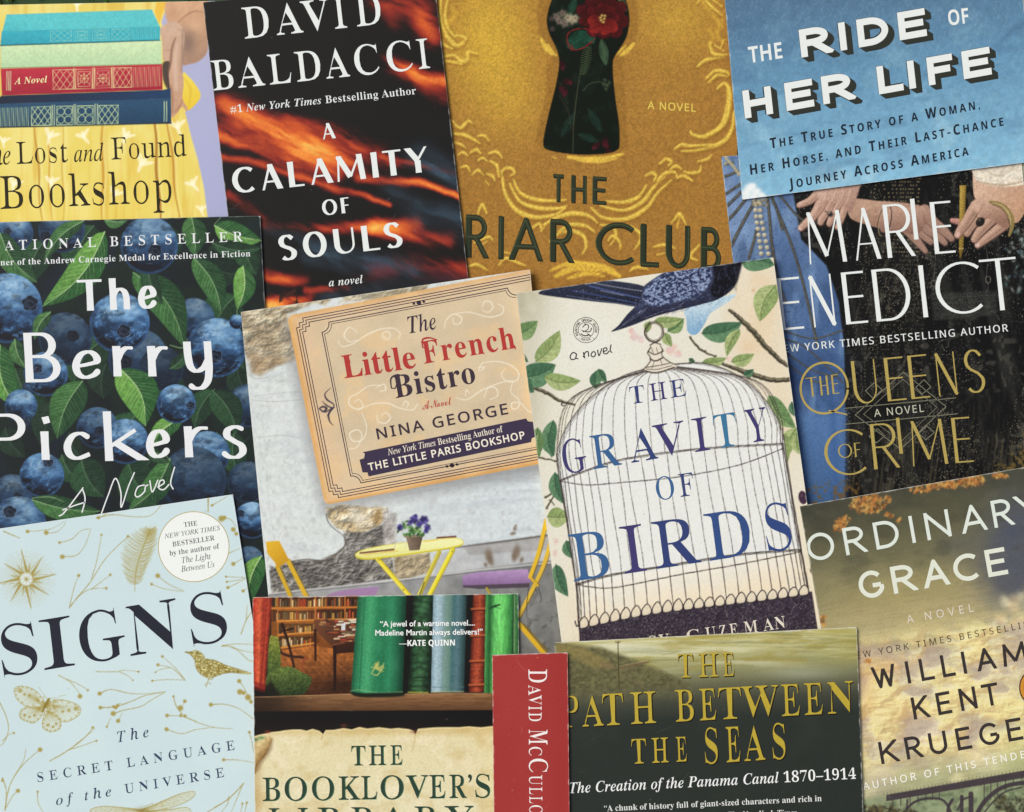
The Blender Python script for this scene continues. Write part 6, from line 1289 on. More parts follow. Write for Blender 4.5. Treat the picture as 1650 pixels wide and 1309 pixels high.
# ================================================================== clouds, autumn leaves and a bridge
def cloud_book():
    b = Book('olive and gold paperback with sunlit clouds, autumn leaves and an arched bridge at the foot',
             [(1289, 816), (1729, 740), (1841, 1380), (1401, 1456)], 5, mat=M_MATTE)
    X, Y = b.X, b.Y; Z = zmap(1270, 750, 2.342); rnd = random.Random(4)
    yy = Y + .17 * (X - 1290)                                    # along the cover
    t = np.stack([np.interp(yy, (815, 850, 920, 1000, 1060, 1120, 1200, 1260, 1330, 1420), v) for v in
                  ((72, 84, 112, 160, 196, 218, 218, 200, 150, 120), (71, 83, 108, 150, 186, 207, 204, 194, 154, 118), (58, 64, 80, 108, 142, 168, 164, 146, 118, 96))], -1)
    b.C[:] = t
    def reg(cx, cy, rx, ry): return np.exp(-((X - cx) / rx) ** 2 - ((Y - cy) / ry) ** 2)
    n = fbm(X / 60, Y / 34, 3, 5); n2 = fbm(X / 20, Y / 14, 9, 4)
    b.mix(np.clip(1.1 * reg(1650, 870, 60, 80) + .8 * reg(1620, 930, 50, 50), 0, 1) * .85, (84, 86, 96)); b.mix(np.clip(reg(1310, 830, 50, 30), 0, 1) * .8, (66, 66, 56))
    b.mix(sstep(.45, .75, n) * .4 * sstep(900, 980, yy), (176, 162, 116)); b.mix(np.clip(reg(1480, 1000, 110, 40), 0, 1) * .45, (186, 166, 112))
    b.mix(sstep(.5, .7, n2) * .12, (108, 98, 70))
    # cumulus edges
    for cx, cy, r in ((1632, 975, 22), (1645, 960, 16), (1615, 1000, 18), (1600, 1020, 16), (1580, 1035, 16), (1640, 1005, 24), (1560, 1060, 24), (1480, 1080, 30), (1440, 1072, 16), (1455, 1062, 14), (1425, 1085, 14), (1400, 1095, 16), (1620, 1060, 40), (1540, 1120, 50), (1440, 1130, 36), (1620, 1130, 60), (1480, 1180, 60), (1580, 1190, 60), (1420, 1190, 26)):
        for _ in range(7):
            a, q = rnd.uniform(0, 6.28), rnd.uniform(0, .8) * r
            b.spot(cx + q * math.cos(a), cy + q * math.sin(a) * .7, r * rnd.uniform(.3, .6), r * rnd.uniform(.25, .45), rnd.choice([(240, 224, 168), (232, 210, 156), (226, 196, 146), (248, 236, 194)]), .4, rnd.uniform(0, 180), 2.6)
    w = fbm(X / 34, Y / 24, 13, 5)
    b.mix(sstep(.48, .7, w) * sstep(1060, 1110, yy) * sstep(1330, 1240, yy) * .4, (184, 166, 140)); b.mix(sstep(.55, .75, fbm(X / 40, Y / 22, 17, 4)) * sstep(1040, 1090, yy) * .5, (242, 230, 180))
    b.mix(np.clip(reg(1500, 1180, 60, 30) + reg(1410, 1240, 30, 40), 0, 1) * .4, (214, 196, 190)); b.mix(np.clip(reg(1640, 1190, 40, 60) + .8 * reg(1620, 1290, 90, 26), 0, 1) * .5, (188, 192, 120)); b.mix(np.clip(reg(1380, 1060, 14, 20) + .8 * reg(1392, 1140, 12, 40), 0, 1) * .6, (214, 170, 110))
    b.mix(sstep(.5, .8, vnoise(X / 40 + Y / 300, (Y + .17 * X) / 1.8, 19)) * .10, (90, 82, 60))
    cw = fbm(X / 48 + .6 * fbm(X / 30, Y / 30, 90, 3), Y / 30, 91, 6, .55); c2 = fbm((X + 4) / 48 + .6 * fbm((X + 4) / 30, (Y + 3) / 30, 90, 3), (Y + 3) / 30, 91, 6, .55)
    msk = sstep(1030, 1075, yy) * sstep(1290, 1230, yy); top_ = sstep(.50, .56, cw)
    b.mix(msk * top_ * .75, (238, 222, 150)); b.mix(msk * np.clip((cw - c2) * 12, 0, 1) * .55, (180, 146, 108)); b.mix(msk * np.clip((c2 - cw) * 14, 0, 1) * .5, (244, 234, 188)); b.mix(msk * sstep(.46, .36, cw) * .55, (166, 148, 138))
    b.mix(np.clip(reg(1420, 1075, 36, 20) + .8 * reg(1398, 1120, 14, 40) + .5 * reg(1460, 1150, 30, 20), 0, 1) * .45, (214, 164, 104))
    b.mix(np.clip(1.1 * reg(1640, 870, 46, 60) + .6 * reg(1660, 950, 40, 30) + .5 * reg(1540, 880, 30, 20), 0, 1) * .5, (74, 80, 96)); b.mix(sstep(.5, .75, fbm(X / 46, Y / 26, 93, 5)) * sstep(1000, 930, yy) * .3, (62, 62, 52)); b.mix(np.clip(reg(1400, 960, 70, 30) + reg(1500, 940, 60, 24), 0, 1) * .35, (164, 150, 96))
    # autumn leaves along the top
    for cx, cy, rx, ry, m in ((300, 150, 70, 34, 150), (330, 130, 60, 24, 80), (195, 230, 26, 22, 60), (215, 205, 24, 14, 24), (560, 75, 80, 18, 90), (650, 60, 90, 26, 170), (500, 95, 40, 10, 40), (700, 55, 40, 16, 60), (800, 40, 30, 8, 30), (380, 190, 16, 10, 14), (420, 205, 10, 6, 8), (130, 590, 16, 22, 22), (300, 740, 14, 8, 12)):
        for _ in range(m):
            a, q = rnd.uniform(0, 6.28), rnd.uniform(0, 1) ** .6
            b.spot(*Z((cx + rx * q * math.cos(a), cy + ry * q * math.sin(a)))[0], rnd.uniform(1.4, 4.4), rnd.uniform(1, 2.8), rnd.choice([(190, 124, 60), (208, 156, 80), (160, 94, 52), (150, 98, 60), (222, 180, 100), (92, 70, 46)]), .6, rnd.uniform(0, 180), 3)
    # bridge
    q = lambda *p: Z(*p); D = (66, 58, 62)
    b.poly(q((280, 1262), (900, 1156), (1300, 1084), (1300, 1900), (280, 1900)), (134, 146, 112), 6, .75, tex=.2, seed=31, ts=12)
    b.mix(b.pmask(q((280, 1290), (900, 1180), (1300, 1100), (1300, 1900), (280, 1900)), (slice(None), slice(None)), 8) * sstep(.4, .7, fbm(X / 10, Y / 8, 33, 4)) * .6, (84, 96, 70))
    b.poly(q((370, 1244), (900, 1150), (1300, 1080), (1300, 1108), (900, 1178), (370, 1268)), D, 1.4, .95)
    for P, w in ((((440, 1309), (470, 1275), (520, 1258), (580, 1262), (610, 1300), (616, 1340)), 4), (((600, 1340), (605, 1290), (620, 1262)), 5), (((655, 1330), (655, 1250)), 6), (((690, 1340), (690, 1240)), 8), (((705, 1330), (740, 1270), (800, 1220), (870, 1200), (940, 1200)), 7), (((720, 1340), (760, 1285), (815, 1235), (880, 1216)), 2.4), (((445, 1330), (450, 1262)), 3), (((640, 1300), (660, 1262), (690, 1252)), 3)): b.line(cr(q(*P)), w, D, 1.3, .95)
    for x in (395, 425, 460, 490, 520, 545, 570, 740, 765, 790, 820, 850, 880): b.line(q((x, 1262 - (x - 370) * .17), (x, 1262 - (x - 370) * .17 + (30 if x < 700 else max(10, 80 - abs(x - 740) * .5)))), 1.5, D, 1.2, .9)
    for x in np.arange(360, 900, 14): b.line(q((x, 1246 - (x - 370) * .177), (x, 1236 - (x - 370) * .177)), .8, D, 1, .6)
    for _ in range(420):
        x = rnd.uniform(280, 480); y = rnd.uniform(1272, 1400)
        if y > 1280 + (x - 290) * .12: b.spot(*q((x, y))[0], rnd.uniform(1.5, 5), rnd.uniform(1, 3), rnd.choice([(58, 52, 42), (82, 70, 50), (104, 92, 60), (44, 42, 36)]), .9, rnd.uniform(0, 180))
    for _ in range(90): b.spot(*q((rnd.uniform(780, 900), rnd.uniform(1250, 1330)))[0], rnd.uniform(2, 5), rnd.uniform(1, 3), rnd.choice([(58, 54, 44), (84, 78, 54), (48, 46, 40)]), .7, rnd.uniform(0, 180))
    g = np.random.RandomState(35).rand(*X.shape) - .5; b.mul(1 + g * .09 + (n2 - .5) * .10)
    b.shape('award_seal', ell(1669, 1108, 27, 30, n=36), (70, 48, 30)); b.shape('award_seal', ell(1669, 1108, 25, 28, n=36), (206, 140, 54), dz=1); b.shape('award_seal', ell(1669, 1108, 20, 23, n=36), (178, 112, 44), dz=2)
    Wc, K = (218, 224, 212), (58, 52, 50); ln = 10
    b.letters('title_lettering', 'pen', [('O', 1304, 1347.5), ('R', 1364, 1397), ('D', 1413, 1451.5), ('I', 1469, 1478), ('N', 1495, 1534), ('A', 1552, 1591), ('R', 1603, 1634), ('Y', 1641, 1680)], (1325, 902.4), (1618, 848.4), 44, Wc, t=5.5, lean=ln)
    b.letters('title_lettering', 'pen', [('G', 1387.5, 1426.5), ('R', 1441, 1477.5), ('A', 1491, 1530.5), ('C', 1540, 1580), ('E', 1593, 1625)], (1405, 963.8), (1612, 927.2), 44, (222, 224, 206), t=7.0, lean=ln)
    b.text('subtitle_lettering', ('sans', 'A NOVEL'), (1462, 1005), (1569.5, 985.5), 12.8, (222, 212, 196), lean=ln, thin=-.008)
    b.text('author_note', ('sans', 'NEW YORK TIMES BESTSELLING AUTHOR'), (1366, 1064.5), (1764, 992), 10.4, (74, 60, 46), lean=ln)
    b.letters('author_lettering', 'pen', [('W', 1409, 1446), ('I', 1462, 1470), ('L', 1485.5, 1507), ('L', 1520, 1540.5), ('I', 1552, 1560.5), ('A', 1576.5, 1606), ('M', 1618, 1657)], (1426, 1108.4), (1641, 1071), 36, K, t=5.2, lean=ln)
    b.letters('author_lettering', 'pen', [('K', 1473, 1498.5), ('E', 1512.5, 1535), ('N', 1549.5, 1576), ('T', 1586, 1612)], (1479, 1159), (1601, 1136.8), 36, K, t=5.2, lean=ln)
    b.letters('author_lettering', 'pen', [('K', 1420.5, 1449), ('R', 1462, 1487.5), ('U', 1500.5, 1528.5), ('E', 1544, 1567), ('G', 1581, 1612), ('E', 1625.5, 1649.5), ('R', 1664, 1690)], (1428, 1230.4), (1637, 1193.6), 36, K, t=5.2, lean=ln)
    b.text('earlier_title_note', ('sans', 'AUTHOR OF THIS TENDER LAND'), (1391.7, 1273.5), (1733, 1205), 11.8, (240, 238, 226), lean=ln, thin=.012, dy=.012)
    b.done((90, 86, 66), seed=9, worn=.8)

# ================================================================== misty canal, gold capitals
def canal_book():
    b = Book('dark green paperback with a misty hillside above and large gold serif capitals',
             [(893.5, 1036), (1380.5, 1011), (1403, 1651), (916, 1676)], 6)
    X, Y = b.X, b.Y; Z = zmap(780, 1020, 2.661)
    yy = Y + .05 * (X - 893)
    b.C[:] = np.stack([np.interp(yy, (1030, 1048, 1075, 1095, 1115, 1140, 1170, 1700), v) for v in ((176, 188, 168, 136, 102, 68, 46, 40), (164, 180, 164, 134, 102, 70, 51, 45), (92, 122, 114, 94, 76, 58, 46, 42))], -1)
    n = fbm(X / 90, Y / 5.5, 3, 4); n2 = fbm(X / 40, Y / 9, 5, 4)
    up = sstep(1105, 1075, yy)
    b.mix(sstep(.45, .7, n) * up * .6, (216, 214, 176)); b.mix(sstep(.5, .7, n2) * up * .45, (150, 132, 56)); b.mix(sstep(.55, .75, fbm(X / 60, Y / 3.5, 7, 3)) * up * .5, (128, 128, 84)); b.mix(sstep(1290, 1390, X) * up * .45, (152, 142, 70))
    b.mix(np.exp(-((X - 1010) / 70) ** 2 - ((Y - 1044) / 9) ** 2) * .6, (224, 224, 204)); b.mix(np.exp(-((X - 1290) / 60) ** 2 - ((Y - 1085) / 10) ** 2) * .4, (186, 192, 170))
    # hillside, jib crane and mast
    hill = Z((255, 30), (420, 55), (500, 62), (580, 92), (680, 130), (780, 170), (900, 235), (900, 420), (200, 420)); s = b.blk(880, 1036, 1130, 1170)
    m = b.pmask(hill, s, 7) * sstep(1150, 1100, yy[s]); hn = fbm(b.X[s] / 5, b.Y[s] / 4, 9, 4)
    b.mix(m * .9, np.stack([94 + 70 * (hn - .5), 90 + 64 * (hn - .5), 60 + 44 * (hn - .5)], -1), s); b.poly(Z((300, 40), (430, 66), (520, 110), (560, 150), (470, 150), (380, 110), (310, 95)), (140, 126, 76), 6, .7, tex=.2, seed=11, ts=4)
    b.line(Z((303, 60), (318, 150)), 3, (176, 174, 160), 3, .6); b.line(Z((574, 34), (577, 170), (580, 240)), [1.2, 1.8, 1.2], (62, 54, 34), 1, .9); b.line(Z((562, 38), (574, 44), (584, 38)), 1.2, (62, 54, 34), 1, .9)
    b.line(Z((585, 150), (640, 138), (704, 124)), [4, 4.4, 3.4], (112, 94, 66), 1.5, .85); b.line(Z((585, 142), (640, 131), (704, 120)), 1.2, (170, 156, 116), 1, .7)
    b.poly(Z((500, 125), (560, 132), (556, 156), (505, 150)), (122, 104, 74), 2, .7); b.line(Z((580, 170), (630, 205), (690, 240)), [3, 3, 2], (112, 98, 72), 2, .6); b.line(Z((485, 150), (488, 200)), 1.5, (110, 100, 70), 2, .5)
    b.mix(sstep(.5, .8, fbm(X / 50, Y / 40, 13, 4)) * sstep(1120, 1180, yy) * .3, (56, 62, 54)); g = np.random.RandomState(45).rand(*X.shape) - .5; b.mul(1 + g * .06)
    G, sh = (180, 157, 46), (28, 26, 16)
    b._layer('lettering_shadow', None)
    for spec, P0, P1, cap, th in (([('T', 1092.5, 1118), ('H', 1126, 1158), ('E', 1165, 1183.5)], (1105, 1092), (1175, 1089.6), 38, -.035),
                              ([('P', 906, 934), ('A', 938.5, 973.5), ('T', 971, 1006), ('H', 1017, 1057.5), ('B', 1089, 1120), ('E', 1128, 1155), ('T', 1158, 1196), ('W', 1195, 1256), ('E', 1260, 1290), ('E', 1297, 1327), ('N', 1334, 1376.5)], (957, 1170.2), (1362, 1149), 51, -.03),
                              ([('T', 1018, 1042.5), ('H', 1051, 1077.5), ('E', 1090, 1107.5)], (1030, 1230.6), (1099, 1227.4), 40, -.03),
                              ([('S', 1136, 1158.5), ('E', 1171, 1194), ('A', 1199.5, 1234), ('S', 1245, 1267.5)], (1146, 1230.4), (1255, 1223.2), 57, -.03)):
        b.letters('lettering_shadow', 'serif', spec, P0, P1, cap, sh, thin=th, lean=2.2, off=(1.5, 1.7))
        b.letters('title_lettering', 'serif', spec, P0, P1, cap, (104, 86, 24), thin=th - .006, lean=2.2, mat=M_FOIL)
        b.letters('title_lettering', 'serif', spec, P0, P1, cap, G, thin=th - .018, dy=-.008, lean=2.2, dz=1, mat=M_FOIL)
    b.text('subtitle_lettering', ('bolditalic', 'The Creation of the Panama Canal 1870–1914'), (918, 1278.5), (1379.6, 1255), 17, (238, 238, 234), thin=-.02)
    b.text('quotation', ('serif', '“A chunk of history full of giant-sized characters and rich in'), (973.5, 1307.6), (1324, 1291), 9.4, (226, 226, 220), thin=-.012)
    b.text('quotation', [('serif', 'political skulduggery.”   — '), ('bolditalic', 'The New York Times')], (1015, 1324), (1284, 1314), 9.4, (226, 226, 220), thin=-.012)
    b.done((40, 46, 40), seed=10, worn=.8)

# ================================================================== old books on a shelf, torn parchment
def shelf_book():
    b = Book('paperback picturing a lamplit bookshop and old green books on a shelf above torn parchment',
             [(407, 963), (835, 957), (842, 1600), (414, 1606)], 4)
    X, Y = b.X, b.Y; Z = zmap(390, 940, 3.173); rnd = random.Random(6)
    b.C[:] = (26, 24, 20)
    b.mix(sstep(.5, .8, fbm(X / 14, Y / 8, 3, 4)) * .4, (46, 40, 34))
    # lamplit bookcase
    b.grad(Z((148, 60), (600, 60), (590, 340), (190, 345), (150, 300)), (150, 84, 34), (112, 62, 28), Z((300, 70))[0], Z((300, 340))[0], 1.5, tex=.25, seed=5, ts=8)
    bays = (((183, 372), (70, 122), (0, -4)), ((183, 372), (140, 186), (0, -6)), ((186, 372), (206, 258), (0, -8)), ((190, 372), (272, 322), (0, -10)), ((378, 523), (70, 118), (0, 0)), ((378, 523), (134, 182), (0, 0)), ((530, 592), (70, 118), (0, 0)), ((530, 592), (130, 178), (0, 0)), ((150, 182), (70, 122), (0, 0)), ((150, 182), (136, 196), (0, 0)), ((528, 590), (186, 222), (0, 0)))
    for (xa, xb), (ya, yb), _ in bays:
        b.poly(Z((xa, ya), (xb, ya), (xb, yb), (xa, yb)), (58, 34, 22), 1, .95); x = xa + 2
        lit = 1.0 if xa < 530 else 1.15
        while x < xb - 3:
            w = rnd.uniform(4, 9); h = rnd.uniform(.55, .95) * (yb - ya); c = rnd.choice([(196, 148, 92), (222, 186, 130), (120, 60, 36), (80, 46, 34), (160, 84, 44), (226, 206, 166), (70, 66, 52), (150, 50, 34), (204, 160, 70), (96, 84, 60), (52, 36, 30)])
            if rnd.random() < .86: b.poly(Z((x, yb - h), (x + w, yb - h), (x + w, yb), (x, yb)), tuple(np.array(c) * lit * rnd.uniform(.7, 1.1)), .9)
            x += w + .8
    for P, w, c in ((((150, 128), (372, 124), (595, 122)), 2.4, (206, 126, 52)), (((180, 194), (372, 188), (595, 182)), 2.4, (214, 134, 56)), (((184, 264), (372, 250), (440, 240)), 2.6, (214, 134, 54)), (((188, 332), (372, 306)), 3, (216, 140, 58)), (((182, 62), (184, 340)), 1.6, (186, 110, 48)), (((375, 62), (374, 200)), 1.8, (196, 116, 50)), (((526, 62), (526, 190)), 1.8, (180, 108, 52)), (((290, 62), (292, 300)), .7, (120, 66, 30))): b.line(Z(*P), w, c, 1.2, .9)
    b.mix(np.exp(-((X - 475) / 34) ** 2 - ((Y - 1000) / 34) ** 2) * .22, (240, 170, 80))
    # floor boards
    b.grad(Z((186, 345), (372, 318), (420, 330), (575, 340), (570, 575), (130, 575), (150, 440)), (178, 104, 48), (66, 38, 24), Z((300, 340))[0], Z((330, 560))[0], 1.5, tex=.25, seed=8, ts=5)
    for k in range(9): b.line(Z((190 + 26 * k, 350 - 3 * k), (330 + 44 * k, 560)), .8, (84, 46, 24), 1.2, .6); 
    for k in range(6): b.line(Z((190, 370 + 34 * k), (570, 352 + 36 * k)), .7, (214, 140, 70), 1.2, .35 * (1 - k / 7))
    # table with piles of books
    b.grad(Z((368, 186), (520, 186), (592, 200), (592, 316), (462, 322), (368, 236)), (110, 66, 42), (70, 40, 28), Z((380, 190))[0], Z((560, 310))[0], 1.2)
    b.grad(Z((462, 318), (592, 290), (592, 352), (470, 362)), (66, 36, 26), (48, 28, 22), Z((500, 300))[0], Z((520, 360))[0], 1.2); b.line(Z((462, 316), (592, 290)), 1.2, (150, 96, 62), 1, .8)
    for _ in range(110):
        x, y = rnd.uniform(372, 588), rnd.uniform(184, 300)
        if y > 196 + (x - 372) * .95 or (x > 470 and y > 296): continue
        w, h = rnd.uniform(16, 42), rnd.uniform(4, 8); c = rnd.choice([(206, 180, 140), (150, 74, 46), (90, 50, 36), (180, 130, 84), (228, 212, 184), (112, 96, 72), (66, 48, 40), (166, 60, 44)])
        b.poly(Z((x, y), (x + w, y - 2), (x + w + 6, y + h), (x + 4, y + h + 3)), c, .9, .95); b.line(Z((x + 3, y + h + 3), (x + w + 6, y + h + 1)), .7, (46, 28, 22), 1, .7)
    b.poly(Z((508, 205), (528, 205), (528, 240), (508, 242)), (220, 226, 228), 1.2, .9)
    b.line(Z((474, 330), (475, 545)), [6, 4], (40, 24, 18), 1.2); b.line(Z((374, 240), (376, 395)), [5, 3.2], (52, 30, 20), 1.2); b.line(Z((586, 350), (588, 400)), 3, (40, 24, 18), 1.2)
    b.spot(*Z((520, 520))[0], 24, 10, (40, 24, 18), .6)
    # chair
    b.line(cr(Z((205, 210), (235, 300), (255, 380), (270, 450))), [5, 4, 3], (44, 26, 20), 1.2); b.line(cr(Z((185, 290), (198, 350), (240, 372), (300, 378), (325, 385))), [4, 4.4, 4], (56, 32, 24), 1.2); b.line(cr(Z((325, 380), (305, 420), (318, 460))), [4.4, 3.4, 3], (140, 72, 40), 1.2); b.line(Z((205, 245), (260, 232)), 3, (40, 24, 18), 1.2)
    b.grad(cr(Z((140, 285), (165, 272), (188, 290), (198, 440), (160, 480), (130, 480)), 4, True), (126, 132, 54), (64, 84, 40), Z((150, 290))[0], Z((170, 450))[0], 1.3, tex=.4, seed=3, ts=2)
    b.grad(cr(Z((130, 470), (230, 425), (320, 462), (355, 485), (345, 525), (300, 572), (130, 575)), 4, True), (92, 110, 52), (40, 54, 30), Z((250, 440))[0], Z((260, 570))[0], 1.3, tex=.45, seed=4, ts=2)
    b.poly(Z((60, 520), (110, 530), (150, 500), (200, 580), (60, 590)), (24, 18, 16), 6, .8)
    # shelf board
    b.grad(Z((50, 582), (560, 566), (1400, 562), (1400, 650), (560, 652), (50, 658)), (150, 108, 70), (92, 62, 40), Z((700, 566))[0], Z((700, 650))[0], 1.3); s = b.blk(400, 1112, 845, 1150)
    m = b.pmask(Z((50, 582), (560, 566), (1400, 562), (1400, 650), (560, 652), (50, 658)), s); b.mix(m * sstep(.45, .7, vnoise(b.X[s] / 18, b.Y[s] / 1.6, 5)) * .4, (84, 56, 36), s); b.mix(m * sstep(520, 420, b.X[s]) * .75, (34, 24, 18), s); b.line(Z((50, 584), (560, 567), (1400, 563)), 1.1, (190, 146, 104), 1, .7)
    b.grad(Z((50, 656), (1400, 648), (1400, 780), (50, 780)), (20, 18, 16), (30, 26, 22), Z((700, 650))[0], Z((700, 770))[0], 2)
    # spines
    def spine(P, stops, tex=.2, ts=2.2, seed=1, vert=.0):
        P = Z(*P); s = b.blk(P[:, 0].min(), P[:, 1].min(), P[:, 0].max(), P[:, 1].max()); m = b.pmask(P, s, 1.1)
        v = np.clip((b.Y[s] - P[0, 1]) / (P[3, 1] - P[0, 1]), 0, 1); xl = P[0, 0] * (1 - v) + P[3, 0] * v; xr = P[1, 0] * (1 - v) + P[2, 0] * v; u = np.clip((b.X[s] - xl) / (xr - xl), 0, 1)
        k = np.linspace(0, 1, len(stops)); c = np.stack([np.interp(u, k, [q[i] for q in stops]) for i in range(3)], -1)
        n = fbm(b.X[s] / ts, b.Y[s] / (ts * (1 + vert * 5)), seed, 4); c = c * (1 + tex * (n - .5) * 2)[..., None]; b.mix(m, c, s)
    spine(((52, 55), (155, 55), (118, 548), (58, 525)), ((150, 44, 34), (196, 74, 48), (212, 96, 60), (150, 50, 36), (176, 66, 44), (110, 34, 28)), .25, 4, 2)
    b.line(Z((130, 66), (98, 520)), 1.4, (96, 26, 22), 1.2, .6); b.poly(Z((58, 500), (120, 520), (116, 560), (58, 545)), (110, 24, 22), 2, .6)
    spine(((594, 50), (842, 50), (822, 562), (556, 566)), ((30, 84, 58), (54, 136, 90), (70, 158, 106), (44, 124, 82), (36, 112, 74), (48, 130, 88), (34, 96, 66), (18, 52, 38)), .16, 1.6, 3)
    b.line(Z((628, 66), (600, 555)), 1.8, (24, 80, 54), 1.6, .55); b.line(cr(Z((556, 552), (600, 545), (700, 560), (820, 555))), 1.6, (150, 176, 120), 1.2, .5); b.poly(cr(Z((556, 556), (640, 562), (820, 560), (800, 580), (600, 582)), 4, True), (18, 26, 20), 2.5, .9)
    for x, y in ((740, 110), (620, 250), (700, 320), (640, 480), (780, 420), (760, 200)): b.spot(*Z((x, y))[0], 9, 14, (86, 170, 122), .18)
    for _ in range(26):
        a = rnd.uniform(-2.6, .4); b.line(Z((690, 440), (690 + rnd.uniform(10, 40) * math.cos(a), 440 + rnd.uniform(14, 46) * math.sin(a))), 1.2, (184, 182, 98), 1, .7)
    for P in (((660, 465), (680, 430), (700, 400)), ((700, 450), (720, 430), (725, 405)), ((665, 462), (690, 470), (715, 440))): b.line(cr(Z(*P)), [.8, 2.4, .8], (196, 190, 108), 1, .8)
    spine(((842, 50), (886, 50), (860, 566), (822, 562)), ((16, 20, 16), (12, 14, 12), (22, 26, 20)), .1)
    spine(((880, 50), (980, 50), (966, 562), (846, 562)), ((22, 34, 24), (44, 78, 50), (58, 96, 62), (36, 62, 42), (16, 26, 20)), .5, 6, 5)
    for k in range(12): b.line(cr(Z((870, 90 + 40 * k), (910, 80 + 40 * k + rnd.uniform(-14, 14)), (960, 100 + 40 * k))), [1, 3, 1], (26, 44, 30), 4, .6); b.line(cr(Z((872, 102 + 40 * k), (915, 95 + 40 * k + rnd.uniform(-14, 14)), (950, 108 + 40 * k))), [.6, 2, .6], (84, 124, 84), 4, .35)
    for y in (482, 498, 530): b.line(Z((852, y), (960, y - 1)), 1.2, (20, 34, 24), 1, .7)
    b.line(Z((850, 558), (950, 560)), 2.4, (170, 158, 60), 1.6, .8)
    spine(((978, 50), (1152, 50), (1136, 556), (966, 558)), ((126, 152, 160), (166, 190, 198), (150, 174, 180), (104, 136, 134), (74, 112, 108), (70, 106, 108), (84, 116, 122), (60, 88, 90), (36, 54, 54)), .14, 1.8, 7)
    b.mix(b.pmask(Z((1040, 55), (1075, 55), (1060, 555), (1025, 555)), (slice(None), slice(None)), 4) * .35, (150, 170, 140)); b.line(Z((966, 532), (1136, 530)), 2.2, (96, 120, 120), 1.2, .5); b.line(Z((970, 556), (1134, 555)), 2.2, (186, 176, 130), 1.4, .6)
    for x in np.arange(990, 1120, 9): b.line(Z((x, 512), (x + 6, 520)), 1, (110, 140, 144), 1, .4)
    b.poly(Z((1150, 50), (1185, 50), (1165, 560), (1136, 560)), (18, 16, 14), 2)
    spine(((1182, 50), (1250, 50), (1238, 556), (1160, 558)), ((74, 28, 20), (140, 58, 38), (168, 74, 48), (124, 50, 34), (70, 28, 22)), .28, 2.4, 9)
    for y in (132, 268, 398, 520): b.line(Z((1178 - y * .03, y), (1246 - y * .02, y - 3)), 3.4, (184, 96, 56), 1.3, .8); b.line(Z((1178 - y * .03, y + 9), (1246 - y * .02, y + 6)), 1.8, (54, 20, 16), 1.2, .8)
    for y in (70, 75, 420, 440, 495): b.line(Z((1188 - y * .04, y), (1240 - y * .02, y)), 1, (190, 110, 66), .9, .6, dash=.4)
    spine(((1246, 50), (1392, 50), (1376, 562), (1238, 562)), ((84, 164, 88), (40, 92, 48), (98, 186, 96), (114, 206, 108), (100, 190, 96), (66, 140, 70), (36, 88, 46)), .22, 2.2, 11, .6)
    b.line(cr(Z((1268, 128), (1290, 118), (1318, 110))), [2.4, 3.4, 2.4], (30, 46, 34), 1.2, .9); b.line(cr(Z((1262, 138), (1290, 122), (1320, 130))), [1, 1.6, 1], (40, 90, 50), 1.2, .8); b.line(Z((1262, 66), (1250, 555)), 1.6, (40, 100, 52), 1.6, .7); b.line(Z((1240, 520), (1278, 518)), 1.2, (34, 90, 46), 1, .7)
    spine(((1388, 50), (1440, 50), (1440, 562), (1374, 562)), ((26, 60, 34), (70, 122, 68), (44, 92, 50), (38, 84, 46), (30, 70, 40)), .2, 2.2, 13)
    b.line(Z((1392, 60), (1392, 350)), 1.4, (150, 180, 130), 1, .7)
    # torn parchment
    tops = [(60, 782), (95, 776), (125, 768), (150, 762), (190, 760), (215, 752), (260, 748), (300, 746), (330, 752), (360, 748), (395, 758), (415, 772), (428, 750), (470, 748), (520, 740), (560, 748), (600, 738), (640, 744), (700, 736), (760, 744), (800, 738), (850, 744), (878, 758), (886, 776), (900, 748), (950, 740), (1000, 738), (1060, 736), (1110, 740), (1160, 732), (1220, 736), (1290, 730), (1420, 736)]
    pp = Z(*[(x, y + rnd.uniform(-3, 3)) for x, y in tops], (1420, 2200), (60, 2200)); b.grad(pp, (224, 212, 166), (226, 217, 178), (500, 1180), (500, 1300), 1.6)
    m = b.pmask(pp, (slice(None), slice(None)), 1.6); n = fbm(X / 30, Y / 26, 23, 5); b.mix(m * sstep(.48, .75, n) * .45, (202, 174, 112)); b.mix(m * sstep(.5, .75, fbm(X / 22, Y / 22, 29, 4)) * .5, (240, 228, 196)); b.mix(m * sstep(1192, 1178, Y) * .4, (196, 162, 92)); b.mix(m * sstep(430, 410, X) * .45, (176, 140, 84)); b.mix(m * (fbm(X / 3, Y / 3, 31, 3) > .62) * .10, (180, 150, 100))
    b.line(pp[:len(tops)] + [0, 1.2], 1.4, (244, 226, 170), 1, .7); b.line(Z((885, 770), (880, 820), (870, 860)), [2, 2, 1], (190, 156, 96), 3, .5); b.line(Z((415, 770), (405, 800)), 1.4, (180, 146, 88), 2, .6)
    b.grad(cr(Z((60, 960), (70, 900), (82, 800), (110, 778), (150, 790), (150, 815), (120, 880), (85, 920), (70, 975)), 4, True), (232, 212, 156), (150, 112, 60), Z((75, 820))[0], Z((130, 870))[0], 1.4, tex=.15, seed=3, ts=4); b.line(cr(Z((152, 800), (140, 850), (95, 915), (78, 960))), [2, 6, 5, 2], (110, 84, 52), 6, .6)
    for x, y, c in ((130, 760, (150, 60, 40)), (520, 728, (120, 60, 44)), (100, 790, (40, 110, 60)), (70, 800, (36, 96, 54)), (880, 760, (130, 70, 50))): b.spot(*Z((x, y))[0], 5, 2.4, c, .7)
    D, Hs = (44, 66, 54), (76, 112, 84)
    b._layer('lettering_edge', None); kw = dict(lean=.8)
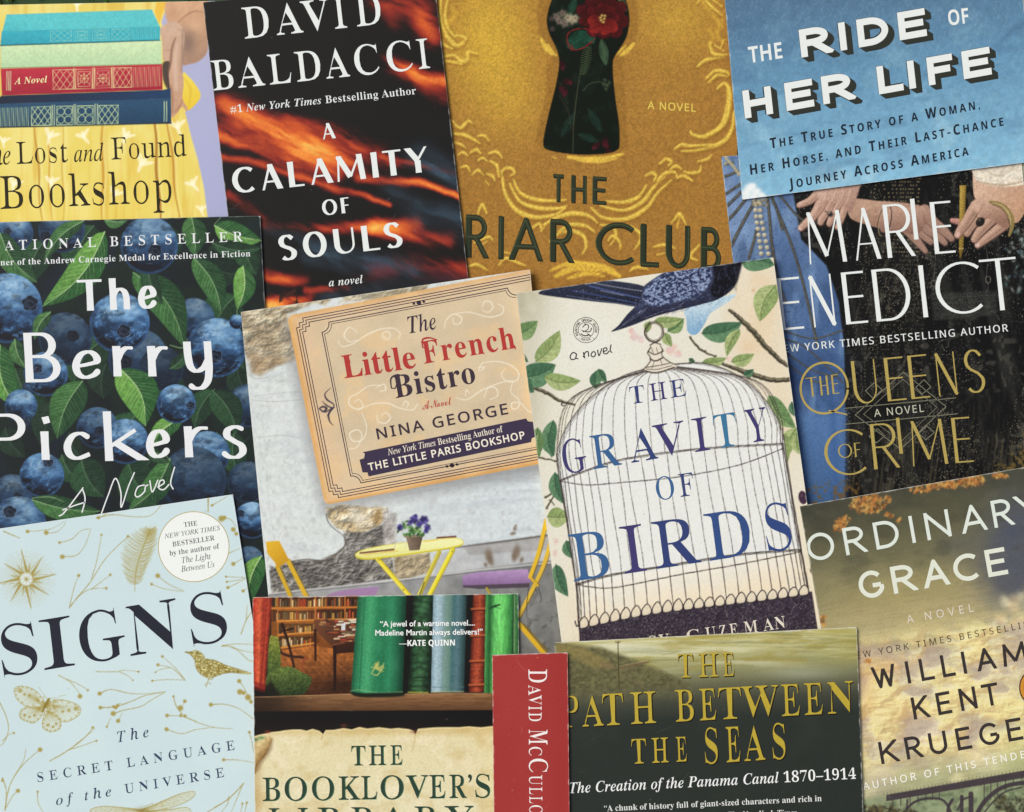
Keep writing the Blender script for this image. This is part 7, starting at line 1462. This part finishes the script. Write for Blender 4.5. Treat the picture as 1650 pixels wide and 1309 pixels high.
    for spec, P0, P1, cap in (([('T', 565.5, 589), ('H', 594, 622), ('E', 629, 648.5)], (575, 1233.4), (640, 1232.4), 31.5), ([('B', 423, 452), ('O', 457, 495.5), ('O', 501, 539.5), ('K', 545.5, 580.5), ('L', 582, 608), ('O', 611.5, 651.5), ('V', 653.5, 690), ('E', 691.5, 718), ('R', 724, 752), ('S', 765, 790.5)], (425, 1290.8), (785, 1285), 37.5),
                              ([('L', 433, 463), ('I', 480, 496), ('B', 512, 548), ('R', 566, 604), ('A', 612, 656), ('R', 668, 706), ('Y', 716, 764)], (440, 1340), (760, 1336), 37.5)):
        b.letters('lettering_edge', 'serif', spec, P0, P1, cap, Hs, thin=-.036, off=(1.1, .6), **kw); b.letters('title_lettering', 'serif', spec, P0, P1, cap, D, thin=-.048, dy=-.004, **kw)
    b.text('title_lettering', ('serif', '’'), (754.5, 1285.6), (761, 1285.5), 37, D, lean=.8)
    b.text('quotation', ('plain', '“A jewel of a wartime novel....'), (612.8, 1010), (765, 1008), 8.8, (240, 240, 236), thin=.022, dy=.022)
    b.text('quotation', ('plain', 'Madeline Martin always delivers!”'), (605, 1024.4), (777.6, 1022.4), 8.8, (240, 240, 236), thin=.022, dy=.022)
    b.text('quotation', ('sansbold', '—KATE QUINN'), (643, 1041.4), (733, 1040.4), 9.6, (242, 242, 238), thin=.01)
    g = np.random.RandomState(55).rand(*X.shape) - .5; b.mul(1 + g * .07)
    b.done((60, 52, 40), seed=11, worn=.9)

# ================================================================== pale blue cover with gold nature drawings
def pale_blue_book():
    b = Book('pale blue paperback with gold twigs, feather, compass star, moth and bird drawings',
             [(-75, 863), (375, 797), (477, 1437), (8, 1506)], 3)
    X, Y = b.X, b.Y; Z = zmap(0, 790, 2.522); rnd = random.Random(10)
    b.C[:] = (201, 219, 220); b.mix(sstep(.4, .7, fbm(X / 120, Y / 120, 3, 3)) * .5, (208, 225, 224)); b.mix(sstep(.5, .8, fbm(X / 3, Y / 3, 5, 2)) * .12, (190, 210, 216))
    G = (164, 146, 74)
    def tw(P, w=1.3, dots=(), a=.92): b.line(cr(Z(*P), 6), [w * 1.15, w * .85, w * .6], G, .9, a, dash=.3, seed=int(P[0][0])); [b.spot(*Z((x, y))[0], r / 2.522, r / 2.6, G, .95, 20, 5) for x, y, r in dots]
    L = [(((15, 168), (80, 195)), 2, ()), (((112, 168), (160, 165), (215, 155), (260, 128)), 1, ((112, 168, 8),)), (((185, 172), (225, 172), (255, 150), (268, 125)), 1, ((188, 173, 10),)), (((392, 114), (460, 100), (540, 108), (610, 104), (655, 62)), 1.4, ((400, 112, 7),)), (((400, 116), (470, 70)), 1.2, ()), (((846, 20), (846, 90)), 2.6, ()), (((862, 62), (900, 40), (925, 25)), 1.2, ((862, 62, 6),)),
         (((240, 214), (290, 200), (330, 165), (368, 158)), 1.2, ((242, 213, 6),)), (((252, 270), (310, 265), (345, 225), (368, 160)), 1.2, ((253, 271, 10),)), (((282, 478), (320, 430), (370, 370), (420, 290), (470, 235), (520, 190)), 1.6, ((520, 188, 6),)), (((372, 360), (395, 280), (412, 182)), 1.2, ((412, 182, 5),)), (((282, 478), (300, 400), (320, 348)), 1.4, ((320, 347, 7),)), (((310, 440), (360, 405), (432, 398)), 1.2, ((432, 399, 6),)), (((375, 400), (415, 370), (448, 345)), 1.1, ((448, 344, 6),)),
         (((640, 348), (690, 385), (748, 410)), 1.3, ((641, 348, 10),)), (((615, 382), (670, 402), (745, 412)), 1.2, ((616, 382, 6),)), (((905, 116), (935, 118), (960, 150)), 1.2, ((900, 116, 13), (912, 112, 9))), (((948, 160), (965, 180)), 1, ((948, 160, 10), (960, 178, 8))), (((948, 300), (985, 275), (990, 240)), 1.2, ((948, 300, 9),)), (((932, 255), (975, 238)), 1.1, ()), (((918, 352), (960, 354), (998, 355)), 1.1, ((919, 352, 5),)), (((922, 372), (960, 368), (998, 357)), 1.1, ((922, 373, 5),)), (((926, 396), (965, 378), (998, 360)), 1.1, ((926, 396, 7),)), (((988, 410), (1010, 395)), 1, ((988, 410, 7),)),
         (((980, 585), (1000, 530), (1025, 490), (1030, 470)), 1.6, ()), (((1000, 530), (1005, 470)), 1.2, ()), (((902, 634), (950, 640), (1010, 690), (1030, 695)), 1.5, ()), (((905, 632), (960, 625), (1030, 628)), 1.3, ()), (((940, 640), (1000, 656), (1030, 660)), 1.2, ()),
         (((236, 752), (285, 780), (330, 835)), 1.3, ((325, 838, 10),)), (((270, 768), (320, 790), (358, 812)), 1.2, ((357, 813, 5),)), (((390, 738), (470, 738), (510, 732), (563, 738)), 1.2, ((563, 738, 5),)), (((485, 738), (520, 755), (540, 773)), 1.1, ((540, 773, 4),)), (((618, 775), (680, 770), (752, 772)), 1.2, ((619, 775, 5),)), (((752, 773), (720, 740), (690, 720), (640, 710)), 1.4, ((642, 710, 7),)), (((750, 770), (715, 725), (660, 676)), 1.2, ((660, 676, 6),)), (((690, 722), (655, 728), (630, 740)), 1, ((632, 740, 4),)),
         (((405, 827), (450, 810), (520, 825), (580, 828), (672, 820)), 1.5, ((405, 827, 9),)), (((408, 884), (470, 880), (530, 860), (590, 835), (672, 820)), 1.7, ((408, 884, 8),)), (((462, 910), (500, 895), (570, 880), (620, 850), (670, 822)), 1.5, ((460, 908, 11), (470, 884, 8), (480, 938, 9))), (((480, 938), (500, 900)), 1, ()), (((434, 962), (450, 925)), 1, ((434, 962, 5),)), (((475, 870), (500, 868)), 1, ((462, 880, 7), (478, 876, 7))),
         (((705, 838), (718, 880), (760, 925), (860, 962), (945, 970)), 1.5, ((705, 838, 5),)), (((678, 916), (740, 920), (800, 940)), 1.2, ((679, 916, 8),)), (((676, 972), (740, 990), (800, 972), (870, 965)), 1.3, ((677, 972, 9),)), (((735, 888), (750, 858)), 1, ((733, 886, 12), (751, 858, 8), (735, 916, 7), (752, 918, 7))), (((857, 872), (910, 870), (970, 888), (1030, 930)), 1.5, ((857, 872, 9),)), (((972, 776), (990, 800), (1005, 830), (1025, 870)), 1.3, ((972, 776, 9), (975, 820, 12), (990, 824, 9), (1008, 842, 13), (1020, 860, 8))), (((1013, 983), (1025, 1030), (1030, 1070)), 1.2, ((1013, 984, 6),)), (((908, 1096), (970, 1097), (1030, 1108)), 1.4, ((909, 1096, 7),)),
         (((204, 1100), (270, 1062), (340, 1010), (378, 965)), 1.7, ((377, 965, 6),)), (((280, 1055), (330, 1040), (392, 1018)), 1.3, ((392, 1019, 5),)), (((300, 1040), (350, 1000), (388, 968)), 1.1, ()), (((20, 1300), (40, 1200), (90, 1120), (160, 1056)), 1.6, ((163, 1055, 10),)), (((60, 1160), (95, 1100), (106, 1048)), 1.2, ()), (((10, 1170), (25, 1220), (22, 1300)), 1.8, ((10, 1180, 6),)), (((25, 1290), (50, 1245), (73, 1222)), 1.4, ((73, 1222, 9),)), (((153, 1225), (155, 1270), (175, 1309)), 1.3, ((153, 1226, 5),)), (((0, 865), (25, 920), (35, 970), (20, 1020), (0, 1040)), 1.4, ()), (((10, 1020), (35, 995), (56, 986)), 1.1, ((56, 987, 5),)),
         (((990, 1192), (950, 1235), (900, 1275), (840, 1309)), 1.8, ()), (((930, 1245), (925, 1275), (900, 1309)), 1.3, ()), (((985, 1200), (960, 1260), (940, 1309)), 1.2, ()), (((985, 1275), (978, 1309)), 1.2, ((985, 1274, 5),)), (((1003, 1270), (995, 1309)), 1.2, ((1003, 1270, 5),)), (((870, 1290), (940, 1252)), 1, ())]
    for P, w, d in L: tw(P, w, d)
    # compass star
    c = Z((107, 362))[0]
    for k in range(96):
        a = k * math.tau / 96 + .02; r = 40 + 9 * ((k * 7) % 5) / 4 if k % 3 else 47; b.line(np.array([c + 12 * np.array([math.cos(a), math.sin(a)]), c + r * np.array([math.cos(a), math.sin(a)])]), [.8, .3], G, .9, .38)
    for k in range(16):
        a = k * math.tau / 16 - .16; L_ = 50 if k % 4 == 0 else (44 if k % 2 == 0 else 27); d = np.array([math.cos(a), math.sin(a)]); n_ = np.array([-d[1], d[0]]); w = 5.2 if k % 2 == 0 else 3
        b.poly(np.array([c + d * L_, c + d * 10 + n_ * w, c + d * 6]), G, .9, .95); b.line(np.array([c + d * L_, c + d * 10 - n_ * w, c + d * 6]), .7, G, .9, .7)
    b.poly(ell(*c, 11.5, 11.5), (214, 224, 216), 1); b.line(ell(*c, 11.2, 11.2), 1, G, .9); b.line(ell(*c, 9.4, 9.4), .6, G, .9, .7)
    for k in range(8):
        a = k * math.tau / 8; d = np.array([math.cos(a), math.sin(a)]); n_ = np.array([-d[1], d[0]]); b.poly(np.array([c + d * 9, c + n_ * 1.6, c]), G, .8, .9)
    # feather
    sh = cr(Z((548, 412), (550, 350), (565, 280), (590, 210), (612, 158)), 14); b.line(sh, [.8, 1.3, .8], G, 1)
    for i, p in enumerate(sh[8:]):
        t = i / len(sh[8:]); w = (26 * math.sin(math.pi * min(1, t * .8 + .14)) + 3)
        for sgn in (-1, 1):
            for j in range(2):
                e = p + np.array([sgn * w * rnd.uniform(.75, 1.05) * (.85 if sgn > 0 else 1), -w * rnd.uniform(.35, .6)]) + [0, j * 1.5]; b.line(cr([p + [0, j * 1.5], p * .5 + e * .5 + [0, w * .14], e], 3), [.9, .8, .35], G, .9, .55)
    b.spot(*Z((605, 176))[0], 7, 9, G, .55, 20)
    # moth
    o = Z((188, 868))[0]
    def wing(P, spots):
        C = cr(Z(*P), 6, True); b.poly(C, (212, 218, 196), 1, .45); b.line(np.concatenate([C, C[:1]]), 1.2, G, 1, .85, dash=.3, seed=4); ctr = C.mean(0)
        for k in range(0, len(C), 2): b.line(np.array([o * .6 + ctr * .4, C[k] * .92 + ctr * .08]), [1.5, .7, .5], G, .9, .5, dash=.35, seed=k)
        for k in range(0, len(C), 3): b.spot(*(C[k] * .9 + ctr * .1), 1.6, 1.4, G, .8)
        for x, y, r in spots: q = Z((x, y))[0]; b.spot(*q, r / 2.522, r / 2.522, G, .9, 0, 4); b.line(ell(*q, r / 2.0, r / 2.0, n=14), .8, G, .9, .8)
    wing(((180, 862), (150, 820), (110, 800), (72, 798), (58, 815), (70, 850), (110, 880), (160, 888)), ((82, 815, 7), (100, 830, 4), (120, 835, 5))); wing(((200, 862), (250, 852), (310, 870), (328, 892), (315, 920), (265, 942), (225, 920), (200, 890)), ((308, 888, 7), (280, 895, 5), (255, 900, 4)))
    wing(((170, 885), (120, 880), (86, 895), (82, 925), (110, 940), (140, 945), (170, 915)), ((100, 915, 5), (120, 922, 4), (140, 915, 4))); wing(((190, 895), (175, 930), (175, 965), (205, 982), (240, 972), (248, 945), (230, 915)), ((195, 955, 5), (215, 962, 4), (228, 950, 4)))
    for _ in range(90):
        a, q = rnd.uniform(0, 6.28), abs(rnd.gauss(0, 1)); b.spot(o[0] + q * 9 * math.cos(a), o[1] + 3 + q * 6.5 * math.sin(a), 2.2, 1.2, G, .6, math.degrees(a))
    b.line(cr(Z((200, 848), (188, 868), (172, 900))), [3, 5, 2.4], (140, 122, 56), 1.2); b.line(cr(Z((205, 846), (235, 840), (270, 832))), .7, G, .9, .6); b.line(cr(Z((192, 846), (170, 820), (155, 798))), .7, G, .9, .6); b.line(cr(Z((215, 850), (268, 855))), .8, G, .9, .7)
    # bird
    body = cr(Z((752, 658), (775, 656), (800, 652), (825, 668), (835, 684), (875, 692), (920, 712), (985, 732), (1022, 746), (985, 746), (930, 742), (890, 752), (850, 764), (815, 748), (796, 722), (790, 690), (772, 668)), 5, True)
    b.poly(body, (196, 186, 124), 1, .9, tex=.35, seed=5, ts=1.5); s = b.blk(290, 1040, 412, 1100); m = b.pmask(body, s, 1)
    b.mix(m * sstep(.42, .56, fbm(b.X[s] / 2.4, b.Y[s] / 1.3, 7, 3)) * .85, (136, 118, 48), s); b.line(np.concatenate([body, body[:1]]), .8, (136, 118, 52), .9, .8)
    for P in (((830, 700), (880, 722), (940, 738), (1000, 740)), ((835, 715), (880, 735), (930, 742)), ((860, 700), (920, 722), (990, 740)), ((815, 690), (815, 725), (840, 750))): b.line(cr(Z(*P)), [1, 1.4, .7], (128, 108, 40), 1, .8)
    b.spot(*Z((800, 664))[0], 1.2, 1.2, (70, 60, 30), .9); b.line(Z((752, 659), (785, 662)), .8, (110, 94, 40), .9, .8)
    for P in (((850, 762), (842, 785), (838, 800)), ((845, 780), (858, 790)), ((842, 785), (832, 792)), ((870, 758), (860, 770), (845, 768))): b.line(cr(Z(*P)), 1.1, G, .9, .9)
    # dragonfly
    for P in (((575, 1300), (640, 1275), (720, 1238), (785, 1224), (788, 1245), (740, 1275), (650, 1300)), ((570, 1300), (500, 1290), (420, 1285), (372, 1296), (375, 1312), (450, 1330), (560, 1320)), ((590, 1310), (680, 1300), (760, 1290), (770, 1320), (680, 1340)), ((560, 1315), (480, 1330), (430, 1350))):
        C = cr(Z(*P), 5, True); b.poly(C, (206, 208, 176), 1, .5); b.line(np.concatenate([C, C[:1]]), 1, G, .9, .8)
        for k in range(0, len(C) - 1, 2): b.line(np.array([C[0], C[k]]), .7, G, .9, .45)
        for _ in range(60): t = rnd.random(); k = rnd.randrange(len(C)); p = C[0] * (1 - t) + C[k] * t; b.spot(*p, 1.2, .6, G, .4, rnd.uniform(0, 180))
    b.spot(*Z((578, 1306))[0], 9, 6, (140, 122, 56), .85); b.line(cr(Z((590, 1285), (625, 1272))), .9, G, 1, .8)
    # seal
    c = Z((787, 230))[0]; b.shape('seal', ell(*c, 57.6, 57, n=60), (178, 160, 92)); b.shape('seal', ell(*c, 56.4, 55.8, n=60), (236, 238, 232), dz=1)
    K = (62, 64, 68); z = lambda x, y: tuple(Z((x, y))[0])
    for run, p, q, cap in ((('serif', 'THE'), (748, 150), (803, 143), 7.6), (('italic', 'NEW YORK TIMES'), (669, 197), (895, 162), 7.4), (('serif', 'BESTSELLER'), (702, 230), (873, 203), 7.8), (('serif', 'by the author of'), (690, 267), (893, 237), 8.2), (('italic', 'The Light'), (740, 297), (858, 279), 9.4), (('italic', 'Between Us'), (737, 333), (873, 312), 9.4)):
        b.text('seal_lettering', run, z(*p), z(*q), cap, K, thin=-.02 if run[0] == 'serif' else 0, lean=7)
    N = (38, 40, 52); kw = dict(lean=6.6)
    b.letters('title_lettering', 'serif', [('S', 4, 66), ('I', 71, 121.5), ('G', 130, 205), ('N', 210, 292), ('S', 309, 371.5)], (35, 1086.4), (340, 1036.4), 81, N, thin=-.036, dy=-.012, **kw)
    D = (56, 68, 96)
    b.text('subtitle_lettering', ('italic', 'The'), (190.3, 1196.4), (240, 1187.4), 17, D, lean=7, thin=.01, xs=.9)
    b.text('subtitle_lettering', ('serif', 'SECRET LANGUAGE'), (60.7, 1260.6), (378.8, 1208), 15, D, lean=7, thin=-.04)
    b.text('subtitle_lettering', [('italic', 'of the ', 1.05, .01), ('serif', 'UNIVERSE', 1, -.04)], (91, 1297.8), (361.8, 1251.8), 15, D, lean=7)
    b.done((190, 208, 212), seed=12, worn=.6, edge=(236, 238, 236))

# ================================================================== red spine, bare pale cover
def red_book():
    b = Book('narrow red book spine with white vertical author lettering, lying on top of the pile',
             [(793, 1056), (914.5, 1052), (922, 1692), (800, 1696)], 7, mat=M_MATTE, cat='book spine', name='book_spine')
    X, Y = b.X, b.Y
    b.C[:] = (161, 57, 54); b.mix(sstep(.35, .75, fbm(X / 60, Y / 110, 3, 3)) * .35, (170, 64, 60)); b.mul(1 + (np.random.RandomState(5).rand(*X.shape) - .5) * .06)
    b.mix(np.exp(-((X - 905) / 14) ** 2) * .25, (150, 48, 46)); b.spot(866, 1060, 1, 1, (214, 150, 80), .8)
    W = (240, 232, 226)
    def dn(ch, y0, y1, cap):
        pl, _ = glyph('serif', ch); e = _ext(pl); k = (y1 - y0) / (e[1] - e[0]); pl = fat(pl, -.045, -.004); sh = tess(pl)
        V = np.stack([851.4 + .008 * (y0 - 1078) + sh[0][:, 1] * cap, y0 + (sh[0][:, 0] - e[0]) * k], 1); b.vec('author_lettering', (V, sh[1]), W)
    for ch, y0, y1, c in (('D', 1078.5, 1101, 30), ('A', 1104, 1121, 20.7), ('V', 1120, 1136, 20.7), ('I', 1138, 1144.5, 20.7), ('D', 1148, 1163, 20.7), ('M', 1176, 1200, 30), ('C', 1203, 1218, 20.7), ('C', 1221.5, 1245, 30), ('U', 1249, 1265, 20.7), ('L', 1268.5, 1280.5, 20.7), ('L', 1283.5, 1295, 20.7), ('O', 1297, 1313, 20.7), ('U', 1316, 1332, 20.7), ('G', 1335, 1351, 20.7), ('H', 1354, 1371, 20.7)): dn(ch, y0, y1, c)
    b.done((150, 50, 48), seed=13, worn=1.0, edge=(226, 190, 180))

def plain_book():
    b = Book('pale cream and green book edge peeking out beyond the blue sky cover',
             [(1600, -200), (2050, -200), (2050, 440), (1600, 440)], 0)
    b.C[:] = (222, 228, 188); b.mix(sstep(.4, .7, fbm(b.X / 60, b.Y / 60, 3, 3)) * .5, (230, 232, 204)); b.done((200, 206, 160), seed=14)

cloud_book(); canal_book(); shelf_book(); pale_blue_book(); red_book(); plain_book()

# ------------------------------------------------------------------ grass around the pile
def grass():
    rnd = random.Random(5); V, F, Cc = [], [], []
    def blade(x, y, k_):
        h = rnd.uniform(.004, .013) * k_; a = rnd.uniform(0, 6.28); w = rnd.uniform(.0010, .0022); b = rnd.uniform(.3, 1.0) * h
        dx, dy = math.cos(a), math.sin(a); i = len(V)
        V.extend([(x - dy * w, y + dx * w, -.0003), (x + dy * w, y - dx * w, -.0003), (x + dx * b * .5 + dy * w * .7, y + dy * b * .5 - dx * w * .7, -.0003 + h * .7),
                  (x + dx * b * .5 - dy * w * .7, y + dy * b * .5 + dx * w * .7, -.0003 + h * .7), (x + dx * b * 1.3, y + dy * b * 1.3, -.0003 + h)])
        F.extend([(i, i + 1, i + 2, i + 3), (i + 3, i + 2, i + 4)])
        k = rnd.uniform(.6, 1.5); t = rnd.random(); c = (.035 * k + .06 * t * t, .09 * k + .03 * t, .022 * k); Cc.extend([c] * 5)
    rs = np.random.RandomState(6); P = np.stack([rs.uniform(-.62, .78, 70000), rs.uniform(-.66, .48, 70000)], 1); gap = np.full(len(P), 9.0)
    for q in QUADS:                                        # distance to the nearest book, negative inside
        e = np.roll(q, -1, 0) - q; ln = np.linalg.norm(e, axis=1)
        gap = np.minimum(gap, np.stack([(e[i, 0] * (P[:, 1] - q[i, 1]) - e[i, 1] * (P[:, 0] - q[i, 0])) / ln[i] for i in range(4)]).max(0))
    for (x, y), g in zip(P[gap > .0012], gap[gap > .0012]): blade(x, y, min(1.0, .15 + g / .016))
    gm = print_mat('grass blades', 0.6, 0.15, 0.0)
    gr = link_mesh('grass', V, F, gm, None, np.array(Cc)); gr['kind'] = 'stuff'; gr['label'] = 'short green grass around the books'
grass()
